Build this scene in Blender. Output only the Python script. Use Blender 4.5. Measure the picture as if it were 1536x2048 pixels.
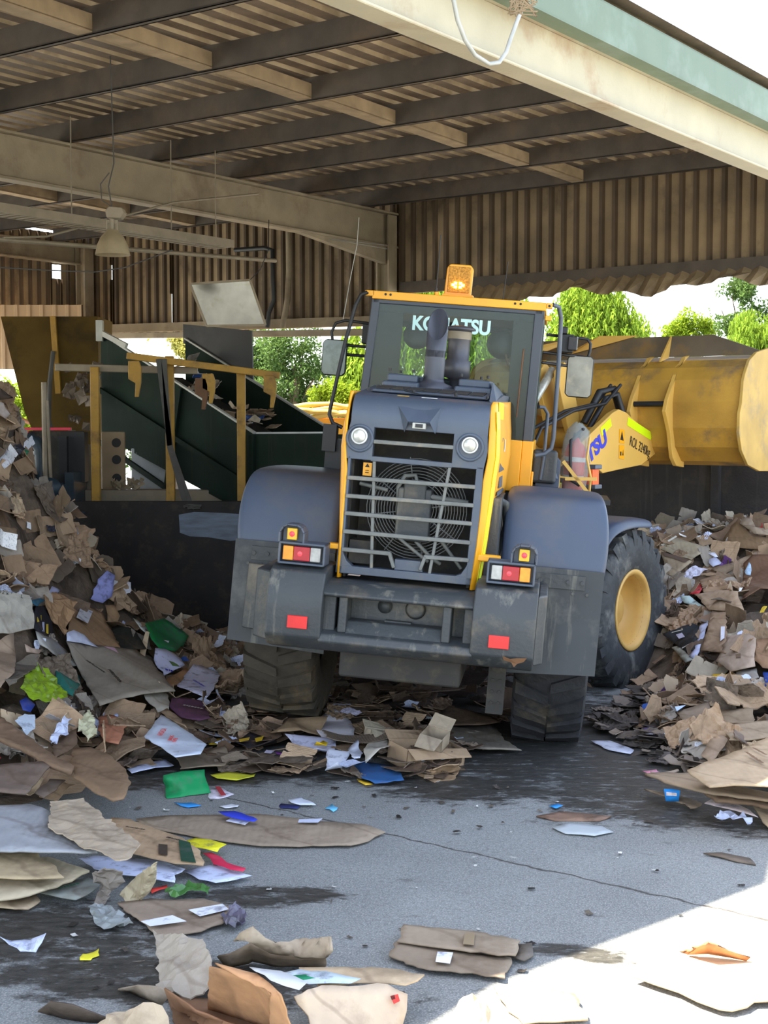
import bpy, bmesh, math, random
from mathutils import Vector, Matrix, noise as mnoise
from mathutils.geometry import tessellate_polygon
for o in list(bpy.data.objects): bpy.data.objects.remove(o)
SC = bpy.context.scene
COL = SC.collection
R = math.radians
# ------------------------------------------------------------------ camera
FPX, EYE = 2800.0, 2.43
PITCH = math.atan(174/FPX)
cd = bpy.data.cameras.new('camera'); cam = bpy.data.objects.new('camera', cd); COL.objects.link(cam)
cam.location = (0, 0, EYE); cam.rotation_euler = (math.pi/2-PITCH, 0, 0)
cd.sensor_fit = 'VERTICAL'; cd.sensor_height = 36.0; cd.sensor_width = 27.0
cd.lens = FPX/2048*36.0; cd.clip_end = 900; cd.clip_start = .1
SC.camera = cam
# ------------------------------------------------------------------ building axes
HB = R(35.5)
E1 = Vector((math.sin(HB), math.cos(HB), 0)); E2 = Vector((-math.cos(HB), math.sin(HB), 0))
def W(a, b, z=0.0): return E1*a + E2*b + Vector((0, 0, z))
# ------------------------------------------------------------------ world, sun, exposure
world = bpy.data.worlds.new('world'); SC.world = world; world.use_nodes = True
wn = world.node_tree; wn.nodes.clear()
sky = wn.nodes.new('ShaderNodeTexSky'); sky.sky_type = 'NISHITA'; sky.sun_disc = False
SHADOW = (E1*2.0 - E2*1.95 + Vector((0, 0, -5.6))).normalized()     # way the sunlight travels
tosun = -SHADOW
sky.sun_elevation = math.asin(tosun.z); sky.sun_rotation = math.atan2(tosun.x, tosun.y)
sky.air_density = 1.0; sky.dust_density = 1.2; sky.ozone_density = 1.0
bg = wn.nodes.new('ShaderNodeBackground'); bg.inputs[1].default_value = 1.0
wo = wn.nodes.new('ShaderNodeOutputWorld')
hs = wn.nodes.new('ShaderNodeHueSaturation'); hs.inputs['Saturation'].default_value = .62
wn.links.new(sky.outputs[0], hs.inputs['Color']); wn.links.new(hs.outputs[0], bg.inputs[0]); wn.links.new(bg.outputs[0], wo.inputs[0])
sl = bpy.data.lights.new('sun', 'SUN'); sun = bpy.data.objects.new('sun', sl); COL.objects.link(sun)
sl.energy = 42.0; sl.angle = R(.6); sl.color = (1, .90, .72)
sun.rotation_euler = tosun.to_track_quat('Z', 'Y').to_euler(); sun.location = (0, 0, 30)
SC.view_settings.view_transform = 'Standard'; SC.view_settings.look = 'None'
SC.view_settings.gamma = 1; SC.view_settings.use_curve_mapping = False
SC.view_settings.exposure = -.46

# ------------------------------------------------------------------ pixel helpers (a photo pixel seen on a real plane)
def ray(u, v):
    x = (u-768)/FPX; z = -(v-1024)/FPX; c, s = math.cos(PITCH), math.sin(PITCH)
    return Vector((x, c+z*s, -s+z*c))
EYEV = Vector((0, 0, EYE))
def at(u, v, D): d = ray(u, v); return EYEV + d*(D/d.y)
def onz(u, v, z=0.0): d = ray(u, v); return EYEV + d*((z-EYE)/d.z)
def ona(u, v, a): d = ray(u, v); return EYEV + d*(a/d.dot(E1))
def onb(u, v, b): d = ray(u, v); return EYEV + d*(b/d.dot(E2))

# ------------------------------------------------------------------ materials
def lin(c):
    f = lambda x: x/12.92 if x <= .04045 else ((x+.055)/1.055)**2.4
    return tuple(f(v/255) for v in c[:3]) + (1,)
MATS = {}
def mat(name, col, rough=.6, metal=0.0, var=.25, scale=4.0, dirt=None, dirt_amt=.4, dirt_scale=2.0, bump=0.0, bscale=40,
        spec=.5, objcol=False, stretch=(1, 1, 1), coords='Object', emit=None, estr=0.0, back=None, streak=None, streak_amt=.5, crease=0.0, attr=False):
    m = bpy.data.materials.new(name); m.use_nodes = True; nt = m.node_tree; N = nt.nodes; L = nt.links
    p = N['Principled BSDF']; p.inputs['Roughness'].default_value = rough; p.inputs['Metallic'].default_value = metal
    p.inputs['Specular IOR Level'].default_value = spec
    tc = N.new('ShaderNodeTexCoord'); mp = N.new('ShaderNodeMapping'); mp.inputs['Scale'].default_value = stretch
    L.new(tc.outputs[coords], mp.inputs[0])
    if objcol:
        if attr: oi = N.new('ShaderNodeAttribute'); oi.attribute_name = 'tint'
        else: oi = N.new('ShaderNodeObjectInfo')
        base = oi.outputs['Color']
    else:
        rgb = N.new('ShaderNodeRGB'); rgb.outputs[0].default_value = (*col[:3], 1); base = rgb.outputs[0]
    cur = base
    if objcol and name.startswith(('cardboard', 'grimy')):
        hs_ = N.new('ShaderNodeHueSaturation'); hs_.inputs['Saturation'].default_value = .84; hs_.inputs['Value'].default_value = .86; L.new(base, hs_.inputs['Color']); cur = hs_.outputs[0]
    if var:
        n = N.new('ShaderNodeTexNoise'); n.inputs['Scale'].default_value = scale; n.inputs['Detail'].default_value = 6
        L.new(mp.outputs[0], n.inputs['Vector'])
        r = N.new('ShaderNodeMapRange'); r.inputs[1].default_value = .3; r.inputs[2].default_value = .7
        r.inputs[3].default_value = 1-var; r.inputs[4].default_value = 1+var*.6
        L.new(n.outputs[0], r.inputs[0])
        mx = N.new('ShaderNodeVectorMath'); mx.operation = 'SCALE'
        L.new(cur, mx.inputs[0]); L.new(r.outputs[0], mx.inputs['Scale']); cur = mx.outputs[0]
    def blend(color, amt, sc, st, cur, lo=.52, hi=.68):
        n = N.new('ShaderNodeTexNoise'); n.inputs['Scale'].default_value = sc; n.inputs['Detail'].default_value = 8; n.inputs['Roughness'].default_value = .65
        mp2 = N.new('ShaderNodeMapping'); mp2.inputs['Scale'].default_value = st; mp2.inputs['Location'].default_value = (3.1, 7.7, 1.3)
        L.new(tc.outputs[coords], mp2.inputs[0]); L.new(mp2.outputs[0], n.inputs['Vector'])
        r = N.new('ShaderNodeMapRange'); r.inputs[1].default_value = lo; r.inputs[2].default_value = hi; r.inputs[3].default_value = 0; r.inputs[4].default_value = amt
        L.new(n.outputs[0], r.inputs[0])
        mx = N.new('ShaderNodeMix'); mx.data_type = 'RGBA'
        L.new(r.outputs[0], mx.inputs[0]); L.new(cur, mx.inputs[6]); mx.inputs[7].default_value = (*color[:3], 1)
        return mx.outputs[2]
    if dirt: cur = blend(dirt, dirt_amt, dirt_scale, stretch, cur)
    if crease:
        vo = N.new('ShaderNodeTexWave'); vo.inputs['Scale'].default_value = 1.1; vo.inputs['Distortion'].default_value = 2.2; vo.inputs['Detail'].default_value = 3; vo.inputs['Detail Scale'].default_value = 1.5; vo.bands_direction = 'DIAGONAL'; L.new(mp.outputs[0], vo.inputs['Vector'])
        r = N.new('ShaderNodeMapRange'); r.inputs[1].default_value = .0; r.inputs[2].default_value = .012; r.inputs[3].default_value = crease; r.inputs[4].default_value = 0; L.new(vo.outputs[1], r.inputs[0])
        mx = N.new('ShaderNodeMix'); mx.data_type = 'RGBA'; L.new(r.outputs[0], mx.inputs[0]); L.new(cur, mx.inputs[6]); mx.inputs[7].default_value = lin((92, 74, 58)); cur = mx.outputs[2]
    if streak: cur = blend(streak, streak_amt, 9, (1, 1, .06), cur, .56, .66)
    L.new(cur, p.inputs['Base Color'])
    if bump:
        nb = N.new('ShaderNodeTexNoise'); nb.inputs['Scale'].default_value = bscale; nb.inputs['Detail'].default_value = 4
        L.new(mp.outputs[0], nb.inputs['Vector'])
        b = N.new('ShaderNodeBump'); b.inputs['Strength'].default_value = bump; b.inputs['Distance'].default_value = .02
        hsrc = nb.outputs[0]
        if crease:
            wv = N.new('ShaderNodeTexWave'); wv.inputs['Scale'].default_value = 7; wv.inputs['Distortion'].default_value = 3; wv.inputs['Detail'].default_value = 2; L.new(mp.outputs[0], wv.inputs['Vector'])
            ad = N.new('ShaderNodeMath'); ad.operation = 'MULTIPLY_ADD'; ad.inputs[1].default_value = .14; L.new(wv.outputs[1], ad.inputs[0]); L.new(nb.outputs[0], ad.inputs[2]); hsrc = ad.outputs[0]
        L.new(hsrc, b.inputs['Height']); L.new(b.outputs[0], p.inputs['Normal'])
    if emit:
        p.inputs['Emission Color'].default_value = (*emit[:3], 1); p.inputs['Emission Strength'].default_value = estr
    MATS[name] = m; return m
def glass(name, tint, refl=.5, alpha=.8, rough=.03):
    m = bpy.data.materials.new(name); m.use_nodes = True; nt = m.node_tree; N = nt.nodes; L = nt.links; N.clear()
    o = N.new('ShaderNodeOutputMaterial'); t = N.new('ShaderNodeBsdfTransparent'); t.inputs[0].default_value = (*tint, 1)
    g = N.new('ShaderNodeBsdfGlossy'); g.inputs['Roughness'].default_value = rough
    fr = N.new('ShaderNodeFresnel'); fr.inputs[0].default_value = 1.5
    mu = N.new('ShaderNodeMath'); mu.operation = 'MULTIPLY'; mu.inputs[1].default_value = refl
    L.new(fr.outputs[0], mu.inputs[0])
    d = N.new('ShaderNodeBsdfDiffuse'); d.inputs[0].default_value = (.35, .4, .38, 1)
    m0 = N.new('ShaderNodeMixShader'); m0.inputs[0].default_value = 1-alpha; L.new(t.outputs[0], m0.inputs[1]); L.new(d.outputs[0], m0.inputs[2])
    mx = N.new('ShaderNodeMixShader'); mx.inputs[0].default_value = .028*refl; L.new(m0.outputs[0], mx.inputs[1]); L.new(g.outputs[0], mx.inputs[2])
    L.new(mx.outputs[0], o.inputs[0]); MATS[name] = m; return m

DUST = lin((120, 108, 90))
M_roofrib = mat('roof_iron_pale', lin((176, 156, 126)), .55, .1, .3, 3, dirt=lin((104, 84, 66)), dirt_amt=.75, dirt_scale=1.4)  # rib faces, a paler tan than the pans between them
M_sheetrib = mat('wall_iron_rib_shade', lin((88, 72, 54)), .6, .1, .35, 2)  # shadow along the wall ribs painted in as a darker brown
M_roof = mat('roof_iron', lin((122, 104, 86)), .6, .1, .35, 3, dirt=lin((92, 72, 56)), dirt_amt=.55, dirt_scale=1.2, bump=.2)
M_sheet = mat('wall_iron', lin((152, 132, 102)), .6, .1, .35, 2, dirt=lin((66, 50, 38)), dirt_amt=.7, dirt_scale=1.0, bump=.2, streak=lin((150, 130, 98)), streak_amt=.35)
M_purlin = mat('purlin_steel', lin((84, 76, 68)), .7, 0, .3, 4, dirt=lin((120, 98, 76)), dirt_amt=.4)
M_rafter = mat('rafter_steel', lin((150, 136, 112)), .7, 0, .2, 3, dirt=lin((100, 78, 58)), dirt_amt=.6, dirt_scale=1.5, bump=.2)
M_strut = mat('strut_timber', lin((158, 136, 106)), .8, 0, .25, 6)
M_beamw = mat('cream_beam_paint', lin((188, 178, 152)), .6, 0, .12, 2, dirt=lin((150, 108, 70)), dirt_amt=.8, dirt_scale=.9, bump=.15)
M_fascia = mat('green_fascia_paint', lin((104, 120, 98)), .5, 0, .08, 2, dirt=lin((136, 150, 136)), dirt_amt=.6, dirt_scale=1.1, streak=lin((90, 110, 90)), streak_amt=.25)
M_yel = mat('loader_yellow', lin((240, 168, 26)), .38, 0, .08, 3, dirt=lin((196, 140, 48)), dirt_amt=.3)
M_yeldirty = mat('worn_yellow', lin((186, 142, 54)), .55, 0, .35, 2, dirt=lin((108, 92, 72)), dirt_amt=.85, dirt_scale=2.2, bump=.15)
M_yelboom = mat('boom_yellow', lin((216, 172, 84)), .5, 0, .1, 2, dirt=lin((206, 160, 90)), dirt_amt=.4)
M_wearsteel = mat('worn_grey_steel', lin((126, 112, 92)), .5, .3, .3, 2, dirt=lin((168, 128, 60)), dirt_amt=.7, dirt_scale=1.6)
M_slate = mat('slate_body', lin((74, 84, 98)), .42, 0, .15, 2, dirt=lin((112, 106, 92)), dirt_amt=.35, dirt_scale=3, bump=.05, bscale=25)
M_slated = mat('dusty_slate', lin((60, 64, 66)), .5, 0, .2, 2, dirt=lin((128, 116, 96)), dirt_amt=.6, dirt_scale=2.2, bump=.15, streak=lin((150, 146, 130)), streak_amt=.35)
M_rubflap = mat('mudflap_rubber', lin((54, 58, 60)), .55, 0, .25, 3, dirt=lin((122, 122, 114)), dirt_amt=.45, dirt_scale=2, streak=lin((160, 156, 140)), streak_amt=.3)
M_fender = mat('fender_plastic', lin((64, 76, 96)), .42, 0, .1, 1.5, dirt=lin((98, 92, 82)), dirt_amt=.4, dirt_scale=1.5, bump=.05, bscale=15)
M_black = mat('black_steel', lin((34, 35, 38)), .5, 0, .25, 4, dirt=lin((84, 76, 64)), dirt_amt=.3)
M_pillar = mat('cab_pillar', lin((52, 58, 68)), .35, 0, .1, 4)
M_dark = mat('engine_dark', lin((44, 42, 38)), .7, 0, .3, 6, dirt=lin((92, 82, 62)), dirt_amt=.5, dirt_scale=5)
M_guard = mat('fan_guard_wire', lin((120, 122, 120)), .5, .3, .1, 6)
M_grille = mat('grille_dusty', lin((112, 114, 110)), .6, 0, .2, 10, dirt=lin((150, 140, 118)), dirt_amt=.6, dirt_scale=8)
M_tyre = mat('tyre_rubber', lin((40, 40, 42)), .75, 0, .3, 5, dirt=lin((98, 88, 70)), dirt_amt=.7, dirt_scale=2.5, bump=.5, bscale=20)
M_tyre2 = mat('tyre_rubber_scuffed', lin((52, 54, 56)), .7, 0, .3, 5, dirt=lin((128, 128, 122)), dirt_amt=.7, dirt_scale=3.5, bump=.4, bscale=20)
M_tyremud = mat('tyre_rubber_muddy', lin((64, 58, 48)), .85, 0, .35, 4, dirt=lin((116, 98, 70)), dirt_amt=.7, dirt_scale=2.5, bump=.6, bscale=18)
M_rim = mat('rim_yellow', lin((206, 164, 90)), .5, 0, .12, 4, dirt=lin((170, 120, 60)), dirt_amt=.5)
M_exh = mat('exhaust_pipe', lin((82, 84, 92)), .45, .3, .15, 5, dirt=lin((80, 70, 60)), dirt_amt=.5)
M_rust = mat('rusty_brown', lin((110, 78, 52)), .8, 0, .35, 5)
M_lime = mat('lime_tape', lin((216, 250, 20)), .4, 0, .03, 5)
M_blue = mat('blue_lettering', lin((58, 66, 190)), .4, 0, .05, 5)
M_ink = mat('black_ink', lin((28, 26, 26)), .6, 0, .1, 5)
M_inkred = mat('red_ink', lin((226, 70, 60)), .6, 0, .1, 5)
M_inkgrn = mat('green_ink', lin((40, 92, 70)), .6, 0, .1, 5)
M_aqua = mat('aqua_lettering', lin((190, 226, 220)), .5, 0, .03, 5, emit=None)
M_red = mat('red_reflector', lin((220, 44, 44)), .35, 0, .12, 9)
M_redlens = mat('red_lens', lin((170, 22, 40)), .2, 0, .1, 30)
M_orglens = mat('orange_lens', lin((244, 150, 40)), .2, 0, .15, 30)
M_clrlens = mat('clear_lens', lin((170, 170, 166)), .15, 0, .25, 30)
M_amber = mat('amber_lens', lin((224, 176, 40)), .25, 0, .15, 40)
M_redglow = mat('red_lamp_glow', lin((255, 60, 70)), .3, 0, 0, 4, emit=(1, .05, .06), estr=1.6)
M_beacglow = mat('beacon_led_glow', lin((255, 200, 80)), .3, 0, 0, 4, emit=(1, .42, .05), estr=26)
M_beacon = mat('beacon_amber', lin((250, 170, 40)), .3, 0, .1, 6)
M_beachoney = mat('beacon_honeycomb', lin((214, 150, 50)), .4, 0, .5, 60, bump=.8, bscale=90)
M_chrome = mat('lamp_chrome', lin((206, 206, 196)), .25, .4, .3, 25)
M_white = mat('white_paint', lin((226, 228, 226)), .5, 0, .08, 4)
M_green = mat('conveyor_green', lin((24, 40, 32)), .75, 0, .3, 2.5, dirt=lin((40, 44, 36)), dirt_amt=.45, dirt_scale=3, streak=lin((56, 54, 42)), streak_amt=.3, spec=.18)
M_paleedge = mat('pale_worn_edge', lin((176, 176, 168)), .5, .2, .2, 4)
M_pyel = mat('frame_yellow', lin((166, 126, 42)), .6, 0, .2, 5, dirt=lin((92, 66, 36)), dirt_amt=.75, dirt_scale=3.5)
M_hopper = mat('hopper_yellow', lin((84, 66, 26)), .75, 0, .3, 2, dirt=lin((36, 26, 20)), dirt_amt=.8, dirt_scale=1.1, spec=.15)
M_yelside = mat('bucket_side_yellow', lin((186, 150, 72)), .6, 0, .2, 3, dirt=lin((120, 110, 96)), dirt_amt=.6, dirt_scale=3)
M_plate = mat('barrier_steel', lin((40, 37, 36)), .6, 0, .35, 3, dirt=lin((78, 66, 52)), dirt_amt=.5, dirt_scale=7, spec=.25)
M_lightpatch = mat('pale_blue_light', lin((96, 110, 128)), .5, 0, .3, 6, stretch=(1, 1, 4))  # pale blue stands in for a patch of light on the barrier
M_machine = mat('baler_blue_steel', lin((40, 58, 70)), .45, .1, .3, 3, dirt=lin((84, 84, 78)), dirt_amt=.35)
M_cab_w = mat('cabinet_pale', lin((176, 182, 186)), .5, 0, .2, 3, dirt=lin((140, 120, 90)), dirt_amt=.5)
M_cab_t = mat('cabinet_tan', lin((150, 128, 98)), .6, 0, .2, 3)
M_redbr = mat('bright_red', lin((226, 50, 80)), .4, 0, .1, 3)
M_orange = mat('container_orange', lin((240, 170, 50)), .5, 0, .12, 2, dirt=lin((200, 120, 40)), dirt_amt=.4)
M_conc = mat('pushwall_concrete', lin((52, 50, 50)), .6, 0, .3, 2.5, dirt=lin((86, 78, 66)), dirt_amt=.5, dirt_scale=3, bump=.3, streak=lin((96, 92, 84)), streak_amt=.3)
M_lampsh = mat('dusty_lamp_shade', lin((150, 134, 104)), .6, .2, .2, 8)
M_tray = mat('galvanised_tray', lin((140, 128, 108)), .6, .2, .2, 6)
M_rubber = mat('hose_rubber', lin((40, 42, 44)), .5, 0, .2, 6)
M_strap = mat('webbing_strap', lin((76, 74, 70)), .8, 0, .2, 9)
M_card = mat('cardboard', (1, 1, 1), .8, 0, .14, 5, objcol=True, dirt=lin((84, 66, 50)), dirt_amt=.38, dirt_scale=3, bump=.45, bscale=12, spec=.15, crease=.28)
M_cardmix = mat('cardboard_mixed', (1, 1, 1), .8, 0, .2, 5, objcol=True, attr=True, dirt=lin((74, 58, 46)), dirt_amt=.5, dirt_scale=4, bump=.45, bscale=12, spec=.15, crease=.3)
M_cardwet = mat('grimy_cardboard', (1, 1, 1), .6, 0, .3, 6, objcol=True, dirt=lin((44, 38, 34)), dirt_amt=.8, dirt_scale=4, bump=.6, bscale=14, spec=.3)
M_paper = mat('paper', (1, 1, 1), .55, 0, .06, 5, objcol=True, dirt=lin((110, 104, 110)), dirt_amt=.3, dirt_scale=9, bump=.2, bscale=14, spec=.3)
M_print = mat('printed_paper', (1, 1, 1), .5, 0, .05, 5, objcol=True, dirt=lin((70, 70, 96)), dirt_amt=.7, dirt_scale=14, spec=.3)
M_plastic = mat('plastic_film', (1, 1, 1), .3, 0, .15, 8, objcol=True, dirt=lin((90, 100, 60)), dirt_amt=.4, dirt_scale=5, bump=.5, bscale=8, spec=.6)
M_mash = mat('trodden_pulp', lin((96, 82, 68)), .75, 0, .45, 7, dirt=lin((44, 38, 34)), dirt_amt=.8, dirt_scale=5, bump=1.0, bscale=16)
M_bark = mat('bark', lin((92, 76, 58)), .9, 0, .3, 6, bump=.4)
G_cab = glass('cab_glass', (.80, .86, .84), .6, .985)
G_bag = glass('clear_plastic_bag', (.9, .9, .92), 1.2, .62, .25)
def mirror_mat(name, col, rough, dirty):
    m = mat(name, col, rough, 1.0, .15, 6, dirt=dirty, dirt_amt=.6, dirt_scale=5); return m
M_mirror = mat('mirror_glass', lin((128, 126, 116)), .35, .55, .3, 6, dirt=lin((160, 150, 130)), dirt_amt=.6, dirt_scale=7)
M_mirdk = mirror_mat('dark_mirror_glass', (.07, .08, .08, 1), .10, lin((50, 52, 50)))
def leaf_mat(name, col, trans):
    m = bpy.data.materials.new(name); m.use_nodes = True; N = m.node_tree.nodes; L = m.node_tree.links; N.clear()
    o = N.new('ShaderNodeOutputMaterial'); d = N.new('ShaderNodeBsdfDiffuse'); t = N.new('ShaderNodeBsdfTranslucent'); mx = N.new('ShaderNodeMixShader')
    n = N.new('ShaderNodeTexNoise'); n.inputs['Scale'].default_value = 1.3; tc = N.new('ShaderNodeTexCoord'); L.new(tc.outputs['Object'], n.inputs[0])
    r = N.new('ShaderNodeMapRange'); r.inputs[1].default_value = .3; r.inputs[2].default_value = .7; r.inputs[3].default_value = .65; r.inputs[4].default_value = 1.25
    L.new(n.outputs[0], r.inputs[0]); s = N.new('ShaderNodeVectorMath'); s.operation = 'SCALE'; s.inputs[0].default_value = col[:3]; L.new(r.outputs[0], s.inputs['Scale'])
    L.new(s.outputs[0], d.inputs[0]); t.inputs[0].default_value = trans; mx.inputs[0].default_value = .35
    L.new(d.outputs[0], mx.inputs[1]); L.new(t.outputs[0], mx.inputs[2]); L.new(mx.outputs[0], o.inputs[0]); return m
L_willow = leaf_mat('willow_leaf', (.16, .25, .03), (.3, .42, .05, 1))
L_dark = leaf_mat('dense_leaf', (.07, .12, .035), (.14, .22, .06, 1))
L_yel = leaf_mat('yellow_leaf', (.26, .26, .07), (.4, .36, .1, 1))
L_bush = leaf_mat('bush_leaf', (.17, .25, .02), (.3, .4, .04, 1))

# ------------------------------------------------------------------ mesh helpers
class MB:
    def __init__(s): s.v = []; s.f = []; s.sm = []
    def add(s, vs, fs, smooth=False):
        k = len(s.v); s.v += [Vector(p) for p in vs]; s.f += [tuple(i+k for i in f) for f in fs]; s.sm += [smooth]*len(fs); return s
    def box(s, x0, x1, y0, y1, z0, z1):
        return s.add([(x, y, z) for x in (x0, x1) for y in (y0, y1) for z in (z0, z1)],
                     [(0, 1, 3, 2), (4, 6, 7, 5), (0, 4, 5, 1), (2, 3, 7, 6), (0, 2, 6, 4), (1, 5, 7, 3)])
    def prism(s, pts, vec, inset=None):
        """polygon (3-D points) pushed along vec"""
        n = len(pts); P = [Vector(p) for p in pts]; Q = [p+Vector(vec) for p in P]
        s.add(P+Q, [tuple(range(n))[::-1], tuple(range(n, 2*n))] + [(i, (i+1) % n, n+(i+1) % n, n+i) for i in range(n)]); return s
    def px(s, pts, x0, x1): return s.prism([(x0, y, z) for y, z in pts], (x1-x0, 0, 0))   # profile in yz
    def py(s, pts, y0, y1): return s.prism([(x, y0, z) for x, z in pts], (0, y1-y0, 0))   # profile in xz
    def bar(s, p, q, w, h=None, up=(0, 0, 1)):
        p = Vector(p); q = Vector(q); h = h or w; d = (q-p).normalized(); u = Vector(up)
        if abs(d.dot(u)) > .98: u = Vector((0, 1, 0))
        a = d.cross(u).normalized()*w/2; b = a.cross(d).normalized()*h/2
        c = [p-a-b, p+a-b, p+a+b, p-a+b, q-a-b, q+a-b, q+a+b, q-a+b]
        return s.add(c, [(0, 3, 2, 1), (4, 5, 6, 7), (0, 1, 5, 4), (1, 2, 6, 5), (2, 3, 7, 6), (3, 0, 4, 7)])
    def tube(s, pts, r, n=8, cap=True):
        pts = [Vector(p) for p in pts]; rr = r if isinstance(r, (list, tuple)) else [r]*len(pts); vs = []; m = len(pts); prev = None
        for i, p in enumerate(pts):
            d = (pts[min(i+1, m-1)]-pts[max(i-1, 0)])
            d = d.normalized() if d.length > 1e-9 else Vector((0, 0, 1))
            if prev is None:
                u = Vector((0, 0, 1)) if abs(d.z) < .9 else Vector((1, 0, 0)); a = d.cross(u).normalized()
            else: a = (prev-d*prev.dot(d)).normalized()
            prev = a; b = d.cross(a)
            vs += [p+(a*math.cos(2*math.pi*k/n)+b*math.sin(2*math.pi*k/n))*rr[i] for k in range(n)]
        fs = [(i*n+k, i*n+(k+1) % n, (i+1)*n+(k+1) % n, (i+1)*n+k) for i in range(m-1) for k in range(n)]
        s.add(vs, fs, True)
        if cap: s.add(vs[:n], [tuple(range(n))[::-1]]); s.add(vs[-n:], [tuple(range(n))])
        return s
    def lathe(s, prof, origin=(0, 0, 0), axis=(0, 0, 1), n=24, smooth=True):
        ax = Vector(axis).normalized(); u = ax.orthogonal().normalized(); w = ax.cross(u); o = Vector(origin); vs = []
        for r, h in prof: vs += [o+ax*h+(u*math.cos(2*math.pi*k/n)+w*math.sin(2*math.pi*k/n))*r for k in range(n)]
        m = len(prof); fs = [(i*n+k, i*n+(k+1) % n, (i+1)*n+(k+1) % n, (i+1)*n+k) for i in range(m-1) for k in range(n)]
        return s.add(vs, fs, smooth)
    def disc(s, c, axis, r, t, n=20): return s.lathe([(0.0001, 0), (r, 0), (r, t), (0.0001, t)], c, axis, n, False)
    def build(s, name, m, parent=None, bevel=0, seg=2, mat_local=None, smooth=None):
        me = bpy.data.meshes.new(name); me.from_pydata([tuple(v) for v in s.v], [], s.f); me.materials.append(m)
        for i, p in enumerate(me.polygons): p.use_smooth = s.sm[i] if smooth is None else smooth
        bm = bmesh.new(); bm.from_mesh(me); bmesh.ops.recalc_face_normals(bm, faces=bm.faces)
        bm.to_mesh(me); bm.free(); me.update()
        o = bpy.data.objects.new(name, me); COL.objects.link(o)
        if parent: o.parent = parent
        if mat_local is not None: o.matrix_basis = mat_local
        if bevel:
            b = o.modifiers.new('bevel', 'BEVEL'); b.width = bevel; b.segments = seg; b.limit_method = 'ANGLE'; b.angle_limit = R(35)
            if seg > 1:
                for p in me.polygons: p.use_smooth = True
                b.harden_normals = True
        return o
def tag(o, label=None, cat=None, group=None, kind=None):
    if label: o['label'] = label
    if cat: o['category'] = cat
    if group: o['group'] = group
    if kind: o['kind'] = kind
    return o
def empty(name, loc=(0, 0, 0), rz=0, label=None, cat=None, group=None):
    o = bpy.data.objects.new(name, None); COL.objects.link(o); o.location = loc; o.rotation_euler = (0, 0, rz); o.empty_display_size = .2
    return tag(o, label, cat, group)
def wb(mb, name, m, label, cat, group=None, base=None, **k):
    """world-space mesh whose origin sits at its base"""
    c = Vector(base) if base is not None else Vector((sum(v.x for v in mb.v)/len(mb.v), sum(v.y for v in mb.v)/len(mb.v), min(v.z for v in mb.v)))
    mb.v = [v-c for v in mb.v]; o = mb.build(name, m, **k); o.location = c
    return tag(o, label, cat, group)
def struct(mb, name, m, **k): o = mb.build(name, m, **k); o['kind'] = 'structure'; return o
def text(name, s, size, m, parent, M, ext=.0012, cls='CENTER', xs=1.0, bold=0.0):
    cu = bpy.data.curves.new(name, 'FONT'); cu.body = s; cu.size = size; cu.extrude = ext; cu.align_x = cls; cu.align_y = 'CENTER'; cu.offset = bold
    t = bpy.data.objects.new(name, cu); COL.objects.link(t); dg = bpy.context.evaluated_depsgraph_get(); dg.update()
    me = bpy.data.meshes.new_from_object(t.evaluated_get(dg)); COL.objects.unlink(t); bpy.data.objects.remove(t); bpy.data.curves.remove(cu)
    me.materials.clear(); me.materials.append(m)
    if xs != 1.0:
        for v in me.vertices: v.co.x *= xs
    o = bpy.data.objects.new(name, me); COL.objects.link(o)
    if parent: o.parent = parent
    o.matrix_basis = M; return o
def frame(o, x, y):
    x = Vector(x).normalized(); y = Vector(y); y = (y-x*y.dot(x)).normalized(); z = x.cross(y)
    M = Matrix((x, y, z)).transposed().to_4x4(); M.translation = Vector(o); return M

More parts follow.
